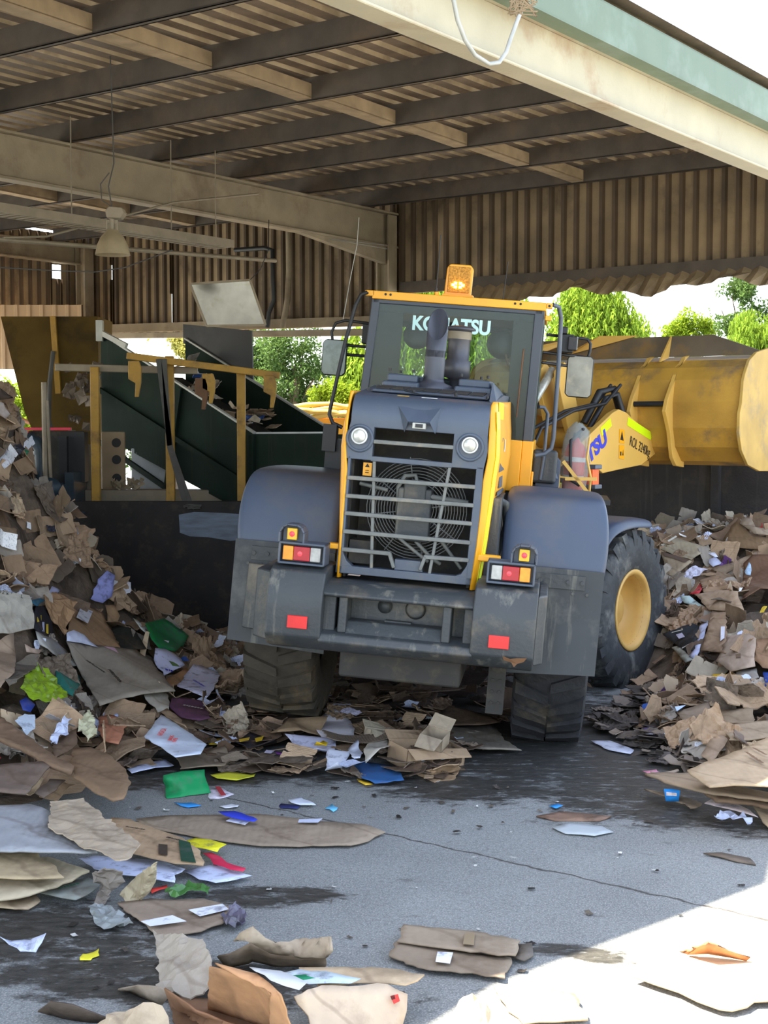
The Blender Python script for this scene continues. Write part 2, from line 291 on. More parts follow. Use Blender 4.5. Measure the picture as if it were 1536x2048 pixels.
# ================================================================== SETTING
# ---- ground
def ground_mat():
    m = bpy.data.materials.new('yard_concrete'); m.use_nodes = True; nt = m.node_tree; N = nt.nodes; L = nt.links; p = N['Principled BSDF']
    tc = N.new('ShaderNodeTexCoord'); co = tc.outputs['Object']
    def noise(sc, det=6, st=(1, 1, 1), rough=.6):
        mp = N.new('ShaderNodeMapping'); mp.inputs['Scale'].default_value = st; mp.inputs['Rotation'].default_value = (0, 0, R(12)); L.new(co, mp.inputs[0])
        n = N.new('ShaderNodeTexNoise'); n.inputs['Scale'].default_value = sc; n.inputs['Detail'].default_value = det; n.inputs['Roughness'].default_value = rough
        L.new(mp.outputs[0], n.inputs[0]); return n.outputs[0]
    def mr(src, a, b, c=0., d=1.):
        r = N.new('ShaderNodeMapRange'); r.inputs[1].default_value = a; r.inputs[2].default_value = b; r.inputs[3].default_value = c; r.inputs[4].default_value = d
        L.new(src, r.inputs[0]); return r.outputs[0]
    def op(o_, a, b):
        x = N.new('ShaderNodeMath'); x.operation = o_
        for i, s in enumerate((a, b)):
            if isinstance(s, (int, float)): x.inputs[i].default_value = s
            else: L.new(s, x.inputs[i])
        return x.outputs[0]
    def blob(cx, cy, rx, ry, rot=0):
        mp = N.new('ShaderNodeMapping'); mp.vector_type = 'TEXTURE'; mp.inputs['Location'].default_value = (cx, cy, 0); mp.inputs['Rotation'].default_value = (0, 0, R(rot)); mp.inputs['Scale'].default_value = (rx, ry, 1)
        L.new(co, mp.inputs[0]); ln = N.new('ShaderNodeVectorMath'); ln.operation = 'LENGTH'; L.new(mp.outputs[0], ln.inputs[0])
        return mr(ln.outputs['Value'], .45, 1.15, 1, 0)
    def mix(f, a, b):
        x = N.new('ShaderNodeMix'); x.data_type = 'RGBA'
        L.new(f, x.inputs[0])
        for i, s in ((6, a), (7, b)):
            if isinstance(s, tuple): x.inputs[i].default_value = s
            else: L.new(s, x.inputs[i])
        return x.outputs[2]
    base = mix(mr(noise(1.2), .3, .7), lin((120, 124, 124)), lin((142, 146, 145)))
    base = mix(mr(noise(38, 4), .35, .65, 0, .55), base, lin((92, 94, 94)))
    base = mix(mr(noise(110, 3), .5, .62, 0, .5), base, lin((190, 188, 182)))
    # wet and grimy places
    zone = blob(1.9, 10.3, 2.4, 2.0, 0)
    for a in ((2.3, 8.9, 2.0, .9, -15), (.6, 9.3, .9, .5, 0), (-1.9, 6.6, 1.2, .55, -10), (-1.0, 6.0, 1.2, .35, -8), (-1.5, 9.7, 1.6, .6, 0), (0.1, 11.6, 3.2, 1.6, 0),
              (.95, 6.3, .3, .14, -20), (-.6, 7.1, .5, .2, 0), (3.4, 8.0, 1.6, .6, -20)): zone = op('MAXIMUM', zone, blob(*a))
    st = noise(3.4, 10, (1, 1.7, 1), .78)
    wet = mr(op('ADD', st, op('MULTIPLY', zone, .26)), .60, .70)
    lt = mr(noise(6, 9, (1, 2.6, 1), .8), .56, .64, 0, .8)
    grime = mix(mr(noise(9, 7, (1, 2.5, 1)), .35, .65), lin((50, 50, 47)), lin((76, 74, 70)))
    colr = mix(wet, base, grime)
    colr = mix(op('MULTIPLY', lt, wet), colr, lin((140, 142, 142)))
    # tyre prints: short dark bars in a row
    wv = N.new('ShaderNodeTexWave'); wv.wave_type = 'BANDS'; wv.bands_direction = 'Y'; wv.inputs['Scale'].default_value = 2.6; wv.inputs['Distortion'].default_value = 5; wv.inputs['Detail'].default_value = 4; L.new(co, wv.inputs[0])
    pr = op('MULTIPLY', mr(wv.outputs[1], .5, .75), blob(1.0, 10.0, 1.0, 1.0, 0))
    colr = mix(op('MULTIPLY', pr, .8), colr, lin((58, 60, 60)))
    # slab joint
    sx = N.new('ShaderNodeSeparateXYZ'); mpj = N.new('ShaderNodeMapping'); mpj.vector_type = 'TEXTURE'; mpj.inputs['Location'].default_value = (.43, 7.88, 0); mpj.inputs['Rotation'].default_value = (0, 0, math.atan2(-1.14, 1.46)); L.new(co, mpj.inputs[0]); L.new(mpj.outputs[0], sx.inputs[0])
    jy = op('ADD', sx.outputs[1], mr(noise(6), .3, .7, -.02, .02)); jl = mr(op('ABSOLUTE', jy, 0), .004, .014, .85, 0)
    colr = mix(jl, colr, lin((52, 46, 40)))
    L.new(colr, p.inputs['Base Color']); L.new(mr(wet, 0, 1, .75, .42), p.inputs['Roughness']); p.inputs['Specular IOR Level'].default_value = .35
    b = N.new('ShaderNodeBump'); b.inputs['Strength'].default_value = .5; b.inputs['Distance'].default_value = .01
    L.new(op('ADD', noise(60, 5), op('MULTIPLY', noise(6), 1.5)), b.inputs['Height']); L.new(b.outputs[0], p.inputs['Normal'])
    return m
g = MB(); g.add([(-150, -30, 0), (150, -30, 0), (150, 250, 0), (-150, 250, 0)], [(0, 1, 2, 3)]); struct(g, 'floor', ground_mat())

# ---- roof
RZ = 5.66
def corr(mb, b0, b1, fn, pitch=.19, rib=.05, dep=.03):
    """trapezoid ribs: fn(b, off, end) -> point"""
    prof = []; b = b0
    while b < b1:
        prof += [(b, 0), (b+pitch-rib-.03, 0), (b+pitch-rib-.012, dep), (b+pitch-.018, dep)]; b += pitch
    prof.append((min(b, b1), 0)); prof = [(min(x, b1), d) for x, d in prof]
    n = len(prof); vs = [fn(x, d, 0) for x, d in prof]+[fn(x, d, 1) for x, d in prof]
    mb.add(vs, [(i, i+1, n+i+1, n+i) for i in range(n-1)]); mb.ribs = getattr(mb, 'ribs', []) + [(len(mb.f)-(n-1)+i) for i in range(n-1) if i % 4 in (1, 2, 3)]
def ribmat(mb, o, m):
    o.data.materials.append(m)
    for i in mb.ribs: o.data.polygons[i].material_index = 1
edge = [(-8, 5.9), (0, 5.6), (2.76, 5.12), (5.1, 4.56), (5.9, 4.80), (18, 4.80)]  # near corners lie out of view, skewed to set the floor shadow line
rf = MB(); corr(rf, 4.8, 18.15, lambda b, d, e: W(16.75 if e else 5.8, b, RZ+d), .23, .07, .05); corr(rf, 5.12, 18.15, lambda b, d, e: W(5.8 if e else -8, b-.09, RZ+d), .23, .07, .05)  # near bay cut back out of view to move its shadow edge
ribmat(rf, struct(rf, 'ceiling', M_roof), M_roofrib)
fl = MB()     # added out-of-view sheet, skewed to shape the shadow edge on the floor
pts = [W(a, b, RZ+.03) for a, b in edge[:5]]+[W(5.9, 5.3, RZ+.03), W(-8, 6.2, RZ+.03)]
fl.prism(pts, (0, 0, .004)); struct(fl, 'trim_1', M_roof)  # not a real trim: the added out-of-view shadow sheet
def ibeam(mb, p, q, z0, z1, fw, tw=.02, tf=.03):
    d = (q-p).normalized(); s = d.cross(Vector((0, 0, 1))).normalized()
    def slab(w, za, zb):
        c = [p-s*w/2, p+s*w/2, q+s*w/2, q-s*w/2]; mb.prism([v+Vector((0, 0, za)) for v in c], (0, 0, zb-za))
    slab(fw, z0, z0+tf); slab(fw, z1-tf, z1); slab(tw, z0+tf, z1-tf)
k = 0
def trim(mb, m, **kw):
    global k; k += 1; return struct(mb, 'trim_%d' % (k+1), m, **kw)
b = MB(); ibeam(b, W(-8, 5.02), W(17, 5.02), 4.88, 5.30, .2, .02, .025); trim(b, M_beamw, bevel=.006, seg=1)
b = MB()
fa = [(6.4, 4.84), (17.2, 4.84)]
b.prism([W(5.9, 4.80, 5.27), W(17.2, 4.80, 5.27), W(17.2, 4.80, 5.55), W(5.9, 4.80, 5.55)], E2*.012)
b.prism([W(5.9, 4.80, 5.545), W(17.2, 4.80, 5.545), W(17.2, 5.05, 5.66), W(5.9, 5.05, 5.66)], (0, 0, .01))
b.prism([W(5.9, 4.80, 5.26), W(17.2, 4.80, 5.26), W(17.2, 4.95, 5.26), W(5.9, 4.95, 5.26)], (0, 0, .012)); trim(b, M_fascia)
for bb in (11.67, 18.05):
    b = MB(); ibeam(b, W(-8, bb), W(16.6, bb), 4.95 if bb < 12 else 5.12, 5.45, .18); trim(b, M_rafter, bevel=.005, seg=1)
# haunch where the middle rafter meets its column
b = MB(); b.prism([W(14.3, 11.62, 4.96), W(16.5, 11.62, 4.70), W(16.5, 11.62, 4.97)], E2*.1); trim(b, M_rafter)
for a in [x*1.36-5.93 for x in range(0, 17)]:
    b = MB(); z0, z1 = 5.45, 5.66
    b.prism([W(a, 5.0, z0), W(a+.02, 5.0, z0), W(a+.02, 5.0, z1), W(a, 5.0, z1)], E2*13)
    b.prism([W(a, 5.0, z0), W(a+.075, 5.0, z0), W(a+.075, 5.0, z0+.012), W(a, 5.0, z0+.012)], E2*13)
    b.prism([W(a+.06, 5.0, z0), W(a+.075, 5.0, z0), W(a+.075, 5.0, z0+.03), W(a+.06, 5.0, z0+.03)], E2*13)
    trim(b, M_purlin)
for bb in (8.33, 14.9):
    for i in range(2, 16):
        a = i*1.36-5.93
        if a < 4: continue
        b = MB(); b.prism([W(a+.08, bb-.09, 5.50), W(a+1.36, bb-.09, 5.47), W(a+1.36, bb-.09, 5.60), W(a+.08, bb-.09, 5.63)], E2*.05)
        b.prism([W(a+.08, bb-.09, 5.49), W(a+1.36, bb-.09, 5.46), W(a+1.36, bb+.07, 5.46), W(a+.08, bb+.07, 5.49)], (0, 0, .02)); trim(b, M_strut)
# ---- walls of ribbed iron
def wallsheet(mb, b0, b1, z0, z1, a, zf=None):
    corr(mb, b0, b1, lambda b, d, e: W(a-d, b, (z1 if e else (zf(b) if zf else z0))), pitch=.185, rib=.05, dep=.045)
w1 = MB()
wallsheet(w1, 4.9, 11.6, 4.36, 5.62, 16.62)
slits = [(14.62, 14.68, 4.05, 4.75), (16.05, 16.09, 4.0, 4.6)]
wallsheet(w1, 11.55, 16.03, 3.9, 5.62, 16.62); wallsheet(w1, 16.08, 17.4, 3.9, 5.62, 16.62); wallsheet(w1, 16.03, 16.08, 4.55, 5.62, 16.62)
wallsheet(w1, 17.4, 17.46, 5.1, 5.62, 16.62); wallsheet(w1, 17.4, 17.46, 3.9, 4.86, 16.62); wallsheet(w1, 17.46, 18.1, 3.9, 5.62, 16.62)
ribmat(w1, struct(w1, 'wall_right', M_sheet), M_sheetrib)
w1 = MB(); rnd = random.Random(3)
ws = [(4.9+i*.1) for i in range(0, 56)]
def lowz(b_): return 4.13+.06*math.sin(b_*3.1)+.04*math.sin(b_*9)-.012*(b_-7)**2*.5
n = len(ws); vs = []
for i, b_ in enumerate(ws):
    off = .10*(i % 2); vs += [W(16.55-off*.4, b_, 4.36), W(16.47-off*.5, b_, 4.27), W(16.36-off*.9, b_+.05, lowz(b_))]
w1.add(vs, [(3*i+j, 3*i+3+j, 3*i+4+j, 3*i+1+j) for i in range(n-1) for j in (0, 1)]); trim(w1, M_sheet)
b = MB(); b.prism([W(16.5, 4.9, 4.30), W(16.5, 11.5, 4.30), W(16.5, 11.5, 4.46), W(16.5, 4.9, 4.46)], E1*.08); trim(b, M_purlin)
b = MB(); b.prism([W(16.5, 11.75, 3.86), W(16.5, 18.1, 3.98), W(16.5, 18.1, 4.12), W(16.5, 11.75, 4.0)], E1*.1); trim(b, M_rafter)
b = MB(); b.prism([W(16.3, 11.55, 3.70), W(16.3, 18.0, 3.88), W(16.3, 18.0, 3.96), W(16.3, 11.55, 3.80)], E1*.08); trim(b, M_rafter)
w2 = MB()
def c2(a0, a1, z0, z1): corr(w2, a0, a1, lambda a, d, e: W(a, 18.15-d, z1 if e else z0), pitch=.185, rib=.045, dep=.035)
c2(-8, 15.9, 4.15, 5.62); c2(15.9, 16.12, 4.15, 4.87); c2(15.9, 16.12, 5.1, 5.62); c2(16.12, 16.6, 4.15, 5.62)
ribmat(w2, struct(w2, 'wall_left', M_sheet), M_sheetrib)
b = MB(); b.prism([W(-8, 18.02, 4.10), W(16.6, 18.02, 4.10), W(16.6, 18.02, 4.19), W(-8, 18.02, 4.19)], E2*.06); trim(b, M_rafter)
# columns
def column(a, b_, z1, m):
    c = MB(); p = W(a, b_)
    for s in (-1, 1): c.prism([p+E2*(s*.10)-E1*.10-E2*.012, p+E2*(s*.10)+E1*.10-E2*.012, p+E2*(s*.10)+E1*.10+E2*.012, p+E2*(s*.10)-E1*.10+E2*.012], (0, 0, z1))
    c.prism([p-E2*.1-E1*.01, p+E2*.1-E1*.01, p+E2*.1+E1*.01, p-E2*.1+E1*.01], (0, 0, z1)); trim(c, m)
column(16.42, 11.67, 5.4, M_rafter); column(16.42, 17.9, 5.4, M_rafter); column(16.42, 5.02, 5.3, M_rafter); column(-7.5, 5.2, 5.3, M_rafter)
# low push wall behind the right heap
pw = MB(); pw.prism([W(16.25, 3.0, 0), W(16.25, 10.6, 0), W(16.25, 10.6, 2.04), W(16.25, 3.0, 2.04)], E1*.2); struct(pw, 'wall_back', M_conc, bevel=.01)
pw = MB(); 
for bb in (4.6, 6.55, 8.6): pw.prism([W(16.17, bb, 0), W(16.17, bb+.1, 0), W(16.17, bb+.1, 2.02), W(16.17, bb, 2.02)], E1*.08)
trim(pw, M_conc)

# ================================================================== HEAP SURFACE
CPS = []
def cp(u, v, D): CPS.append(tuple(at(u, v, D)))
for a in [(-60, 760, 12.9), (0, 800, 12.9), (0, 800, 13.6), (35, 930, 13.0), (60, 1030, 13.1), (60, 1110, 13.3), (75, 1160, 13.4), (170, 1195, 13.7), (240, 1215, 13.9), (300, 1262, 14.1), (380, 1288, 14.3), (470, 1292, 14.5),
          (0, 1000, 12.2), (-60, 1000, 12), (0, 1200, 11.2), (0, 1400, 10.2), (-60, 1400, 10), (0, 1545, 9.3), (100, 1250, 12.2), (100, 1450, 10.5), (200, 1400, 11.4), (200, 1300, 12.6), (250, 1480, 10.3),
          (400, 1400, 12.0), (300, 1400, 11.9), (400, 1335, 13.0), (150, 1550, 9.5),
          (1345, 1082, 15.6), (1430, 1068, 15.9), (1536, 1065, 15.5), (1600, 1065, 15.5), (1400, 1200, 13.7), (1500, 1200, 13.2), (1536, 1300, 12.0), (1600, 1300, 12), (1400, 1300, 12.6), (1360, 1400, 11.7),
          (1500, 1400, 11.0), (1600, 1400, 11), (1600, 1500, 9.9), (1536, 1500, 9.9), (1400, 1480, 10.5)]: cp(*a)
for u, v in [(260, 1605), (330, 1545), (420, 1500), (480, 1440), (120, 1660), (0, 1720), (1210, 1480), (1250, 1430), (1300, 1410), (1270, 1500), (1310, 1560), (1400, 1600), (1536, 1650), (1620, 1680), (500, 1380), (560, 1330)]:
    p = onz(u, v, 0); CPS.append((p.x, p.y, 0))
for x, y in [(-.9, 11), (-.9, 12), (-.9, 13.4), (-.3, 14.4), (.3, 11), (1.3, 11), (1.6, 12), (2.0, 13.2), (2.5, 12.6), (2.2, 13.8), (1, 13), (1, 15), (0, 16), (2.0, 14.8), (0, 9), (1, 9), (-1, 9), (-2, 8), (2, 8), (1.8, 16.5), (3.1, 9.2), (-1.9, 10.5)]: CPS.append((x, y, 0))
CPS += [(-.78, 11.1, .14), (-.95, 11.2, .14), (-.6, 11.2, .13), (2.95, 13.6, .5), (-4.6, 13, 2.4), (-4.4, 11, 1.3), (-4.2, 9.5, .35), (-3.6, 15.2, .4), (-2.5, 15.2, .2), (-4.5, 15, 1.2), (-1.4, 15.3, 0)]
def H(x, y):
    sw = sh = 0
    for a, b_, h in CPS:
        d2 = (x-a)**2+(y-b_)**2+.02; w_ = 1/(d2*d2); sw += w_; sh += w_*h
    return max(0, sh/sw)
GX0, GX1, GY0, GY1, GS = -5.0, 5.4, 7.4, 16.6, .12
NX, NY = int((GX1-GX0)/GS)+1, int((GY1-GY0)/GS)+1
HG = [[H(GX0+i*GS, GY0+j*GS) for i in range(NX)] for j in range(NY)]
for j in range(NY):
    for i in range(NX):
        p = Vector((GX0+i*GS, GY0+j*GS, 0)); ea = p.dot(E1)
        if ea > 16.1: HG[j][i] = HG[j][i]
def HH(x, y):
    fx = (x-GX0)/GS; fy = (y-GY0)/GS; i = int(math.floor(fx)); j = int(math.floor(fy))
    if i < 0 or j < 0 or i >= NX-1 or j >= NY-1: return 0.0
    tx, ty = fx-i, fy-j
    return (HG[j][i]*(1-tx)+HG[j][i+1]*tx)*(1-ty)+(HG[j+1][i]*(1-tx)+HG[j+1][i+1]*tx)*ty
def hit(u, v, lift=0.0):
    d = ray(u, v); t = 5.0
    while t < 22:
        p = EYEV+d*t
        if p.z < HH(p.x, p.y)+lift: break
        t += .02
    return EYEV+d*(t-.01)
def heap(name, label, cond, seed):
    mb = MB(); idx = {}; vs = []
    def vid(i, j):
        if (i, j) not in idx:
            x, y = GX0+i*GS, GY0+j*GS; h = HG[j][i]
            nz = mnoise.noise(Vector((x*4, y*4, seed)))*.07+mnoise.noise(Vector((x*9, y*9, seed)))*.05
            idx[(i, j)] = len(vs); vs.append((x, y, max(-.01, h-.06+nz*min(1, h*4))))
        return idx[(i, j)]
    fs = []
    for j in range(NY-1):
        for i in range(NX-1):
            if cond(GX0+i*GS, GY0+j*GS) and max(HG[j][i], HG[j+1][i+1], HG[j][i+1], HG[j+1][i]) > .03 and Vector((GX0+i*GS+.1, GY0+j*GS+.1, 0)).dot(E1) < 16.15:
                fs.append((vid(i, j), vid(i+1, j), vid(i+1, j+1), vid(i, j+1)))
    mb.add(vs, fs); o = mb.build(name, M_mash); tag(o, label, 'waste heap', kind='stuff'); return o
heap('waste_heap', 'compacted dark pulp and scraps under the cardboard heap on the left', lambda x, y: x < 0, 1.0)
heap('waste_heap', 'compacted dark pulp and scraps under the cardboard heap on the right', lambda x, y: x >= 0, 5.0)
# ================================================================== WHEEL LOADER
hd, rl = R(7), R(4.7)
Fv = Vector((math.sin(hd), math.cos(hd), 0)); Rv = Vector((math.cos(hd), -math.sin(hd), 0))
R2 = Rv*math.cos(rl)-Vector((0, 0, 1))*math.sin(rl); U2 = Vector((0, 0, 1))*math.cos(rl)+Rv*math.sin(rl)
MR = Matrix((R2, Fv, U2)).transposed().to_4x4(); MR.translation = Vector((.23, 11.0, .05))
LD = empty('wheel_loader', label='large yellow and slate grey articulated wheel loader seen from behind with its bucket raised', cat='wheel loader')
LD.matrix_basis = MR
Jw = Vector((.23, 11.0, 0))+Fv*1.5
fh = R(35); FF = Vector((math.sin(fh), math.cos(fh), 0)); FR = Vector((math.cos(fh), -math.sin(fh), 0))
MF = Matrix((FR, FF, Vector((0, 0, 1)))).transposed().to_4x4(); MF.translation = Jw+Vector((0, 0, -.05))
MFL = MR.inverted() @ MF
def P(mb, name, m, **k): return mb.build(name, m, LD, **k)
def PF(mb, name, m, **k): return mb.build(name, m, LD, mat_local=MFL, **k)
def S(mb, name, m, par, **k): return mb.build(name, m, par, **k)
# --- wheels
def wheel(x, y, rad, wid, m_t, side, fr=False, dust=None):
    t = MB(); hw = wid/2; rr = rad-.035
    prof = [(.33, -hw*.72), (.36, -hw*.86), (.45, -hw*.98), (rr*.78, -hw*1.02), (rr*.93, -hw*.97), (rr*.985, -hw*.86), (rr, -hw*.6), (rr+.004, 0), (rr, hw*.6), (rr*.985, hw*.86), (rr*.93, hw*.97), (rr*.78, hw*1.02), (.45, hw*.98), (.36, hw*.86), (.33, hw*.72)]
    t.lathe(prof, (x, y, rad), (1, 0, 0), 48)
    nl = 22
    for k in range(nl):
        for s in (-1, 1):
            th0 = 2*math.pi*(k+(.5 if s > 0 else 0))/nl; vs = []
            for (fx, dth) in ((.02, .0), (.55, .075), (.93, .13), (1.0, .13)):
                r_ = rad if fx < .95 else rad-.085
                for q in (-.052, .052):
                    for rb in (rr-.02 if fx < .95 else rr-.12, r_):
                        a = th0+dth+q*(1.0+.25*fx); vs.append((x+s*hw*fx, y+math.sin(a)*rb, rad+math.cos(a)*rb))
            fs = []
            for i in range(3):
                o = i*4; fs += [(o, o+1, o+5, o+4), (o+2, o+6, o+7, o+3), (o+1, o+3, o+7, o+5)]
            fs += [(0, 2, 3, 1), (12, 13, 15, 14)]; t.add(vs, fs)
    T = (PF if fr else P)(t, 'tyre', m_t)
    r = MB()
    prof = [(.335, hw*.80), (.375, hw*.86), (.385, hw*.92), (.37, hw*.95), (.335, hw*.90), (.325, hw*.5), (.315, hw*.15), (.26, -.02), (.18, -.03), (.17, .06), (.15, .08), (.0001, .08)]
    r.lathe([(a, b_*side) for a, b_ in prof], (x, y, rad), (1, 0, 0), 40)
    for k in range(10):
        a = 2*math.pi*k/10; r.disc((x, y+math.sin(a)*.22, rad+math.cos(a)*.22), (side, 0, 0), .018, .03, 8)
    rim = r.build('rim', M_rim, T); return T
wheel(1.04, 0, .74, .54, M_tyre, 1); wheel(-1.0, 0, .74, .56, M_tyremud, -1)
wheel(1.04, 1.5, .755, .54, M_tyre2, 1, True); wheel(-1.04, 1.5, .755, .54, M_tyre, -1, True)
# --- rear frame, axle
b = MB(); b.box(-.42, .42, -1.5, 1.5, .62, 1.25); b.box(-.8, .8, -.13, .13, .62, .88); b.lathe([(.0001, -.3), (.2, -.25), (.3, 0), (.2, .25), (.0001, .3)], (0, 0, .75), (0, 1, 0), 16); P(b, 'rear_frame', M_dark, bevel=.02)
b = MB(); b.box(-.1, .3, -1.35, -1.2, .66, .82); P(b, 'tow_lug', M_dark)
b = MB(); b.box(.60, .72, -1.25, -1.1, .42, .82)
for q in range(2):
    for r_ in range(4): b.disc((.635+q*.05, -1.25, .5+r_*.08), (0, -1, 0), .012, .01, 8)
P(b, 'hitch_bracket', M_dark)
# --- counterweight
b = MB()
prof = [(-1.2, 1.38), (-1.62, 1.38), (-1.74, 1.35), (-1.80, 1.24), (-1.82, 1.1), (-1.80, .92), (-1.72, .84), (-1.55, .80), (-1.2, .80)]
b.px(prof, -.90, -.52); b.px(prof, .48, .90)
b.px([(-1.2, 1.29), (-1.62, 1.29), (-1.72, 1.275), (-1.78, 1.22), (-1.76, 1.2), (-1.2, 1.2)], -.54, .50)
b.px([(-1.2, .98), (-1.66, .98), (-1.78, .95), (-1.80, .9), (-1.72, .84), (-1.55, .80), (-1.2, .80)], -.54, .50)
b.box(-.54, .5, -1.52, -1.2, .9, 1.25)
b.prism([(-.9, -1.72, 1.33), (-.9, -1.0, 1.33), (-.9, -1.0, .86), (-.9, -1.72, .86)], (-.12, .12, 0))
b.prism([(.9, -1.72, 1.33), (.9, -1.0, 1.33), (.9, -1.0, .86), (.9, -1.72, .86)], (.06, .12, 0))
CW = P(b, 'counterweight', M_slated, bevel=.035, seg=3)
b = MB(); b.px([(-1.74, .95), (-1.66, 1.04), (-1.52, 1.04), (-1.52, .95)], -.38, .30); b.box(-.42, -.36, -1.74, -1.5, .96, 1.22); b.box(.28, .34, -1.74, -1.5, .96, 1.22); b.box(-.53, -.44, -1.70, -1.5, .93, 1.22); b.box(.42, .49, -1.70, -1.5, .93, 1.22)
S(b, 'recess_frame', M_slated, CW, bevel=.012)
b = MB(); b.lathe([(.0001, 0), (.055, .0), (.07, .015), (.05, .03), (.02, .02), (.0001, .02)], (.08, -1.52, 1.14), (0, -1, 0), 20); b.lathe([(.0001, 0), (.04, .0), (.05, .012), (.0001, .014)], (-.13, -1.52, 1.14), (0, -1, 0), 20); b.box(-.12, .06, -1.58, -1.5, 1.03, 1.05); S(b, 'hitch_pin', M_slated, CW)
for (x0, x1) in ((-.745, -.61), (.60, .735)):
    b = MB(); b.box(x0, x1, -1.828, -1.815, .975, 1.06); o = S(b, 'reflector', M_red, CW, bevel=.003, seg=1)
b = MB()
for x_, z_, w_ in ((.74, .91, .09), (.80, .90, .05), (.68, .9, .03)): b.box(x_, x_+w_, -1.80, -1.79, z_-.02, z_+.015)
b = MB(); b.prism([(.70, -1.815, .93), (.75, -1.815, .915), (.8, -1.815, .925), (.86, -1.812, .93), (.84, -1.80, .9), (.8, -1.80, .885), (.78, -1.795, .86), (.76, -1.80, .89), (.71, -1.80, .9)], (0, -.006, 0)); S(b, 'rust_patch', M_rust, CW)
# --- tail lamps
def lamp(sx, flip):
    b = MB(); x0, x1 = (-.865, -.545) if sx < 0 else (.545, .865)
    fx0, fx1 = (-.865, -.70) if sx < 0 else (.70, .865)
    y0, y1 = -1.70, -1.50
    b.box(x0, x1, y0, y1, 1.385, 1.40); b.box(x0, x1, y0, y1, 1.52, 1.535); b.box(x0, x0+.014, y0, y1, 1.385, 1.535); b.box(x1-.014, x1, y0, y1, 1.385, 1.535); b.box(x0, x1, -1.62, -1.6, 1.39, 1.53)
    arch = [(fx0, 1.53), (fx0, 1.60), (fx0+.02, 1.635), (fx0+.05, 1.65), (fx1-.05, 1.65), (fx1-.02, 1.635), (fx1, 1.60), (fx1, 1.53)]
    for i in range(7):
        (xa, za), (xb, zb) = arch[i], arch[i+1]; b.bar((xa, y0+.08, za), (xb, y0+.08, zb), .012, .16, up=(0, 1, 0))
    b.box(fx0+.01, fx1-.01, -1.63, -1.61, 1.53, 1.64)
    H_ = P(b, 'tail_lamp', M_slate, bevel=.004, seg=1)
    segs = [(M_orglens, .28), (M_redlens, .44), (M_clrlens, .28)]; segs = segs[::-1] if sx > 0 else segs
    x = x0+.03; wt = x1-x0-.06
    for m_, fr_ in segs:
        l = MB(); l.box(x, x+wt*fr_-.002, -1.69, -1.63, 1.412, 1.508); S(l, 'lens', m_, H_, bevel=.006)
        if m_ is M_redlens:
            l = MB(); l.lathe([(.0001, .004), (.016, 0)], (x+.045, -1.692, 1.46), (0, -1, 0), 12); S(l, 'bulb_glow', M_redglow, H_)
        x += wt*fr_
    cx = (fx0+fx1)/2; l = MB(); l.box(cx-.035, cx+.035, -1.68, -1.63, 1.548, 1.628); S(l, 'reflector', M_amber, H_, bevel=.006)
    l = MB(); l.lathe([(.0001, .006), (.017, .003), (.019, 0)], (cx, -1.682, 1.588), (0, -1, 0), 16); S(l, 'bulb_glow', M_redglow, H_)
    b = MB(); b.box(x0 if sx > 0 else x1-.06, (x0+.06) if sx > 0 else x1, -1.5, -1.44, 1.50, 1.56); 
lamp(-1, 0); lamp(1, 0)
b = MB(); b.box(-.57, -.47, -1.46, -1.38, 1.49, 1.53); P(b, 'lamp_bracket', M_yel, bevel=.01)
b = MB(); b.box(.46, .62, -1.46, -1.38, 1.50, 1.545); P(b, 'lamp_bracket', M_yel, bevel=.01)
# --- hood: rear face, grille, sides, top
b = MB()
def slab(pts, y0=-1.47, d=.09): b.py(pts, y0, y0+d)
slab([(-.50, 1.33), (-.455, 1.33), (-.455, 2.14), (-.475, 2.14)])
slab([(.395, 1.33), (.44, 1.33), (.46, 1.8), (.455, 2.14), (.405, 2.14)])
slab([(-.5, 1.33), (.44, 1.33), (.44, 1.385), (-.5, 1.385)])
slab([(-.47, 1.38), (-.38, 1.38), (-.43, 1.42), (-.46, 1.48), (-.47, 1.5)]); slab([(.31, 1.38), (.41, 1.38), (.41, 1.5), (.39, 1.45), (.36, 1.40)])
slab([(-.50, 2.12), (-.31, 2.12), (-.31, 2.38), (-.475, 2.38), (-.495, 2.28)]); slab([(.235, 2.12), (.455, 2.12), (.475, 2.25), (.46, 2.38), (.235, 2.38)])
slab([(-.32, 2.115), (.24, 2.115), (.24, 2.15), (-.32, 2.15)])
slab([(-.10, 1.385), (.10, 1.385), (.08, 1.46), (-.1, 1.46)], -1.45)
tp = [(-1.47, 2.345), (-1.475, 2.42), (-1.45, 2.50), (-1.39, 2.555), (-1.3, 2.575), (-1.25, 2.57), (-1.3, 2.5), (-1.38, 2.345)]
b.px(tp, -.475, .465)
HF = P(b, 'hood_rear_panel', M_slate, bevel=.012, seg=2)
b = MB()     # moulded camera cowl with two horns
b.add([(-.16, -1.45, 2.505), (.13, -1.45, 2.515), (-.075, -1.52, 2.39), (.075, -1.52, 2.395), (-.03, -1.46, 2.49), (.03, -1.46, 2.49), (-.10, -1.50, 2.33), (.11, -1.50, 2.335), (-.075, -1.545, 2.405), (.07, -1.545, 2.41)],
      [(0, 4, 2), (4, 5, 3, 2), (5, 1, 3), (0, 2, 6), (1, 7, 3), (2, 3, 9, 8), (8, 9, 5, 4), (0, 8, 4), (1, 5, 9), (0, 6, 8), (1, 9, 7)])
S(b, 'camera_cowl', M_slate, HF)
b = MB(); b.box(-.045, .045, -1.55, -1.48, 2.362, 2.402); S(b, 'rear_camera', M_paleedge, HF, bevel=.004); b = MB(); b.box(-.024, .026, -1.556, -1.545, 2.37, 2.395); S(b, 'camera_lens', M_black, HF)
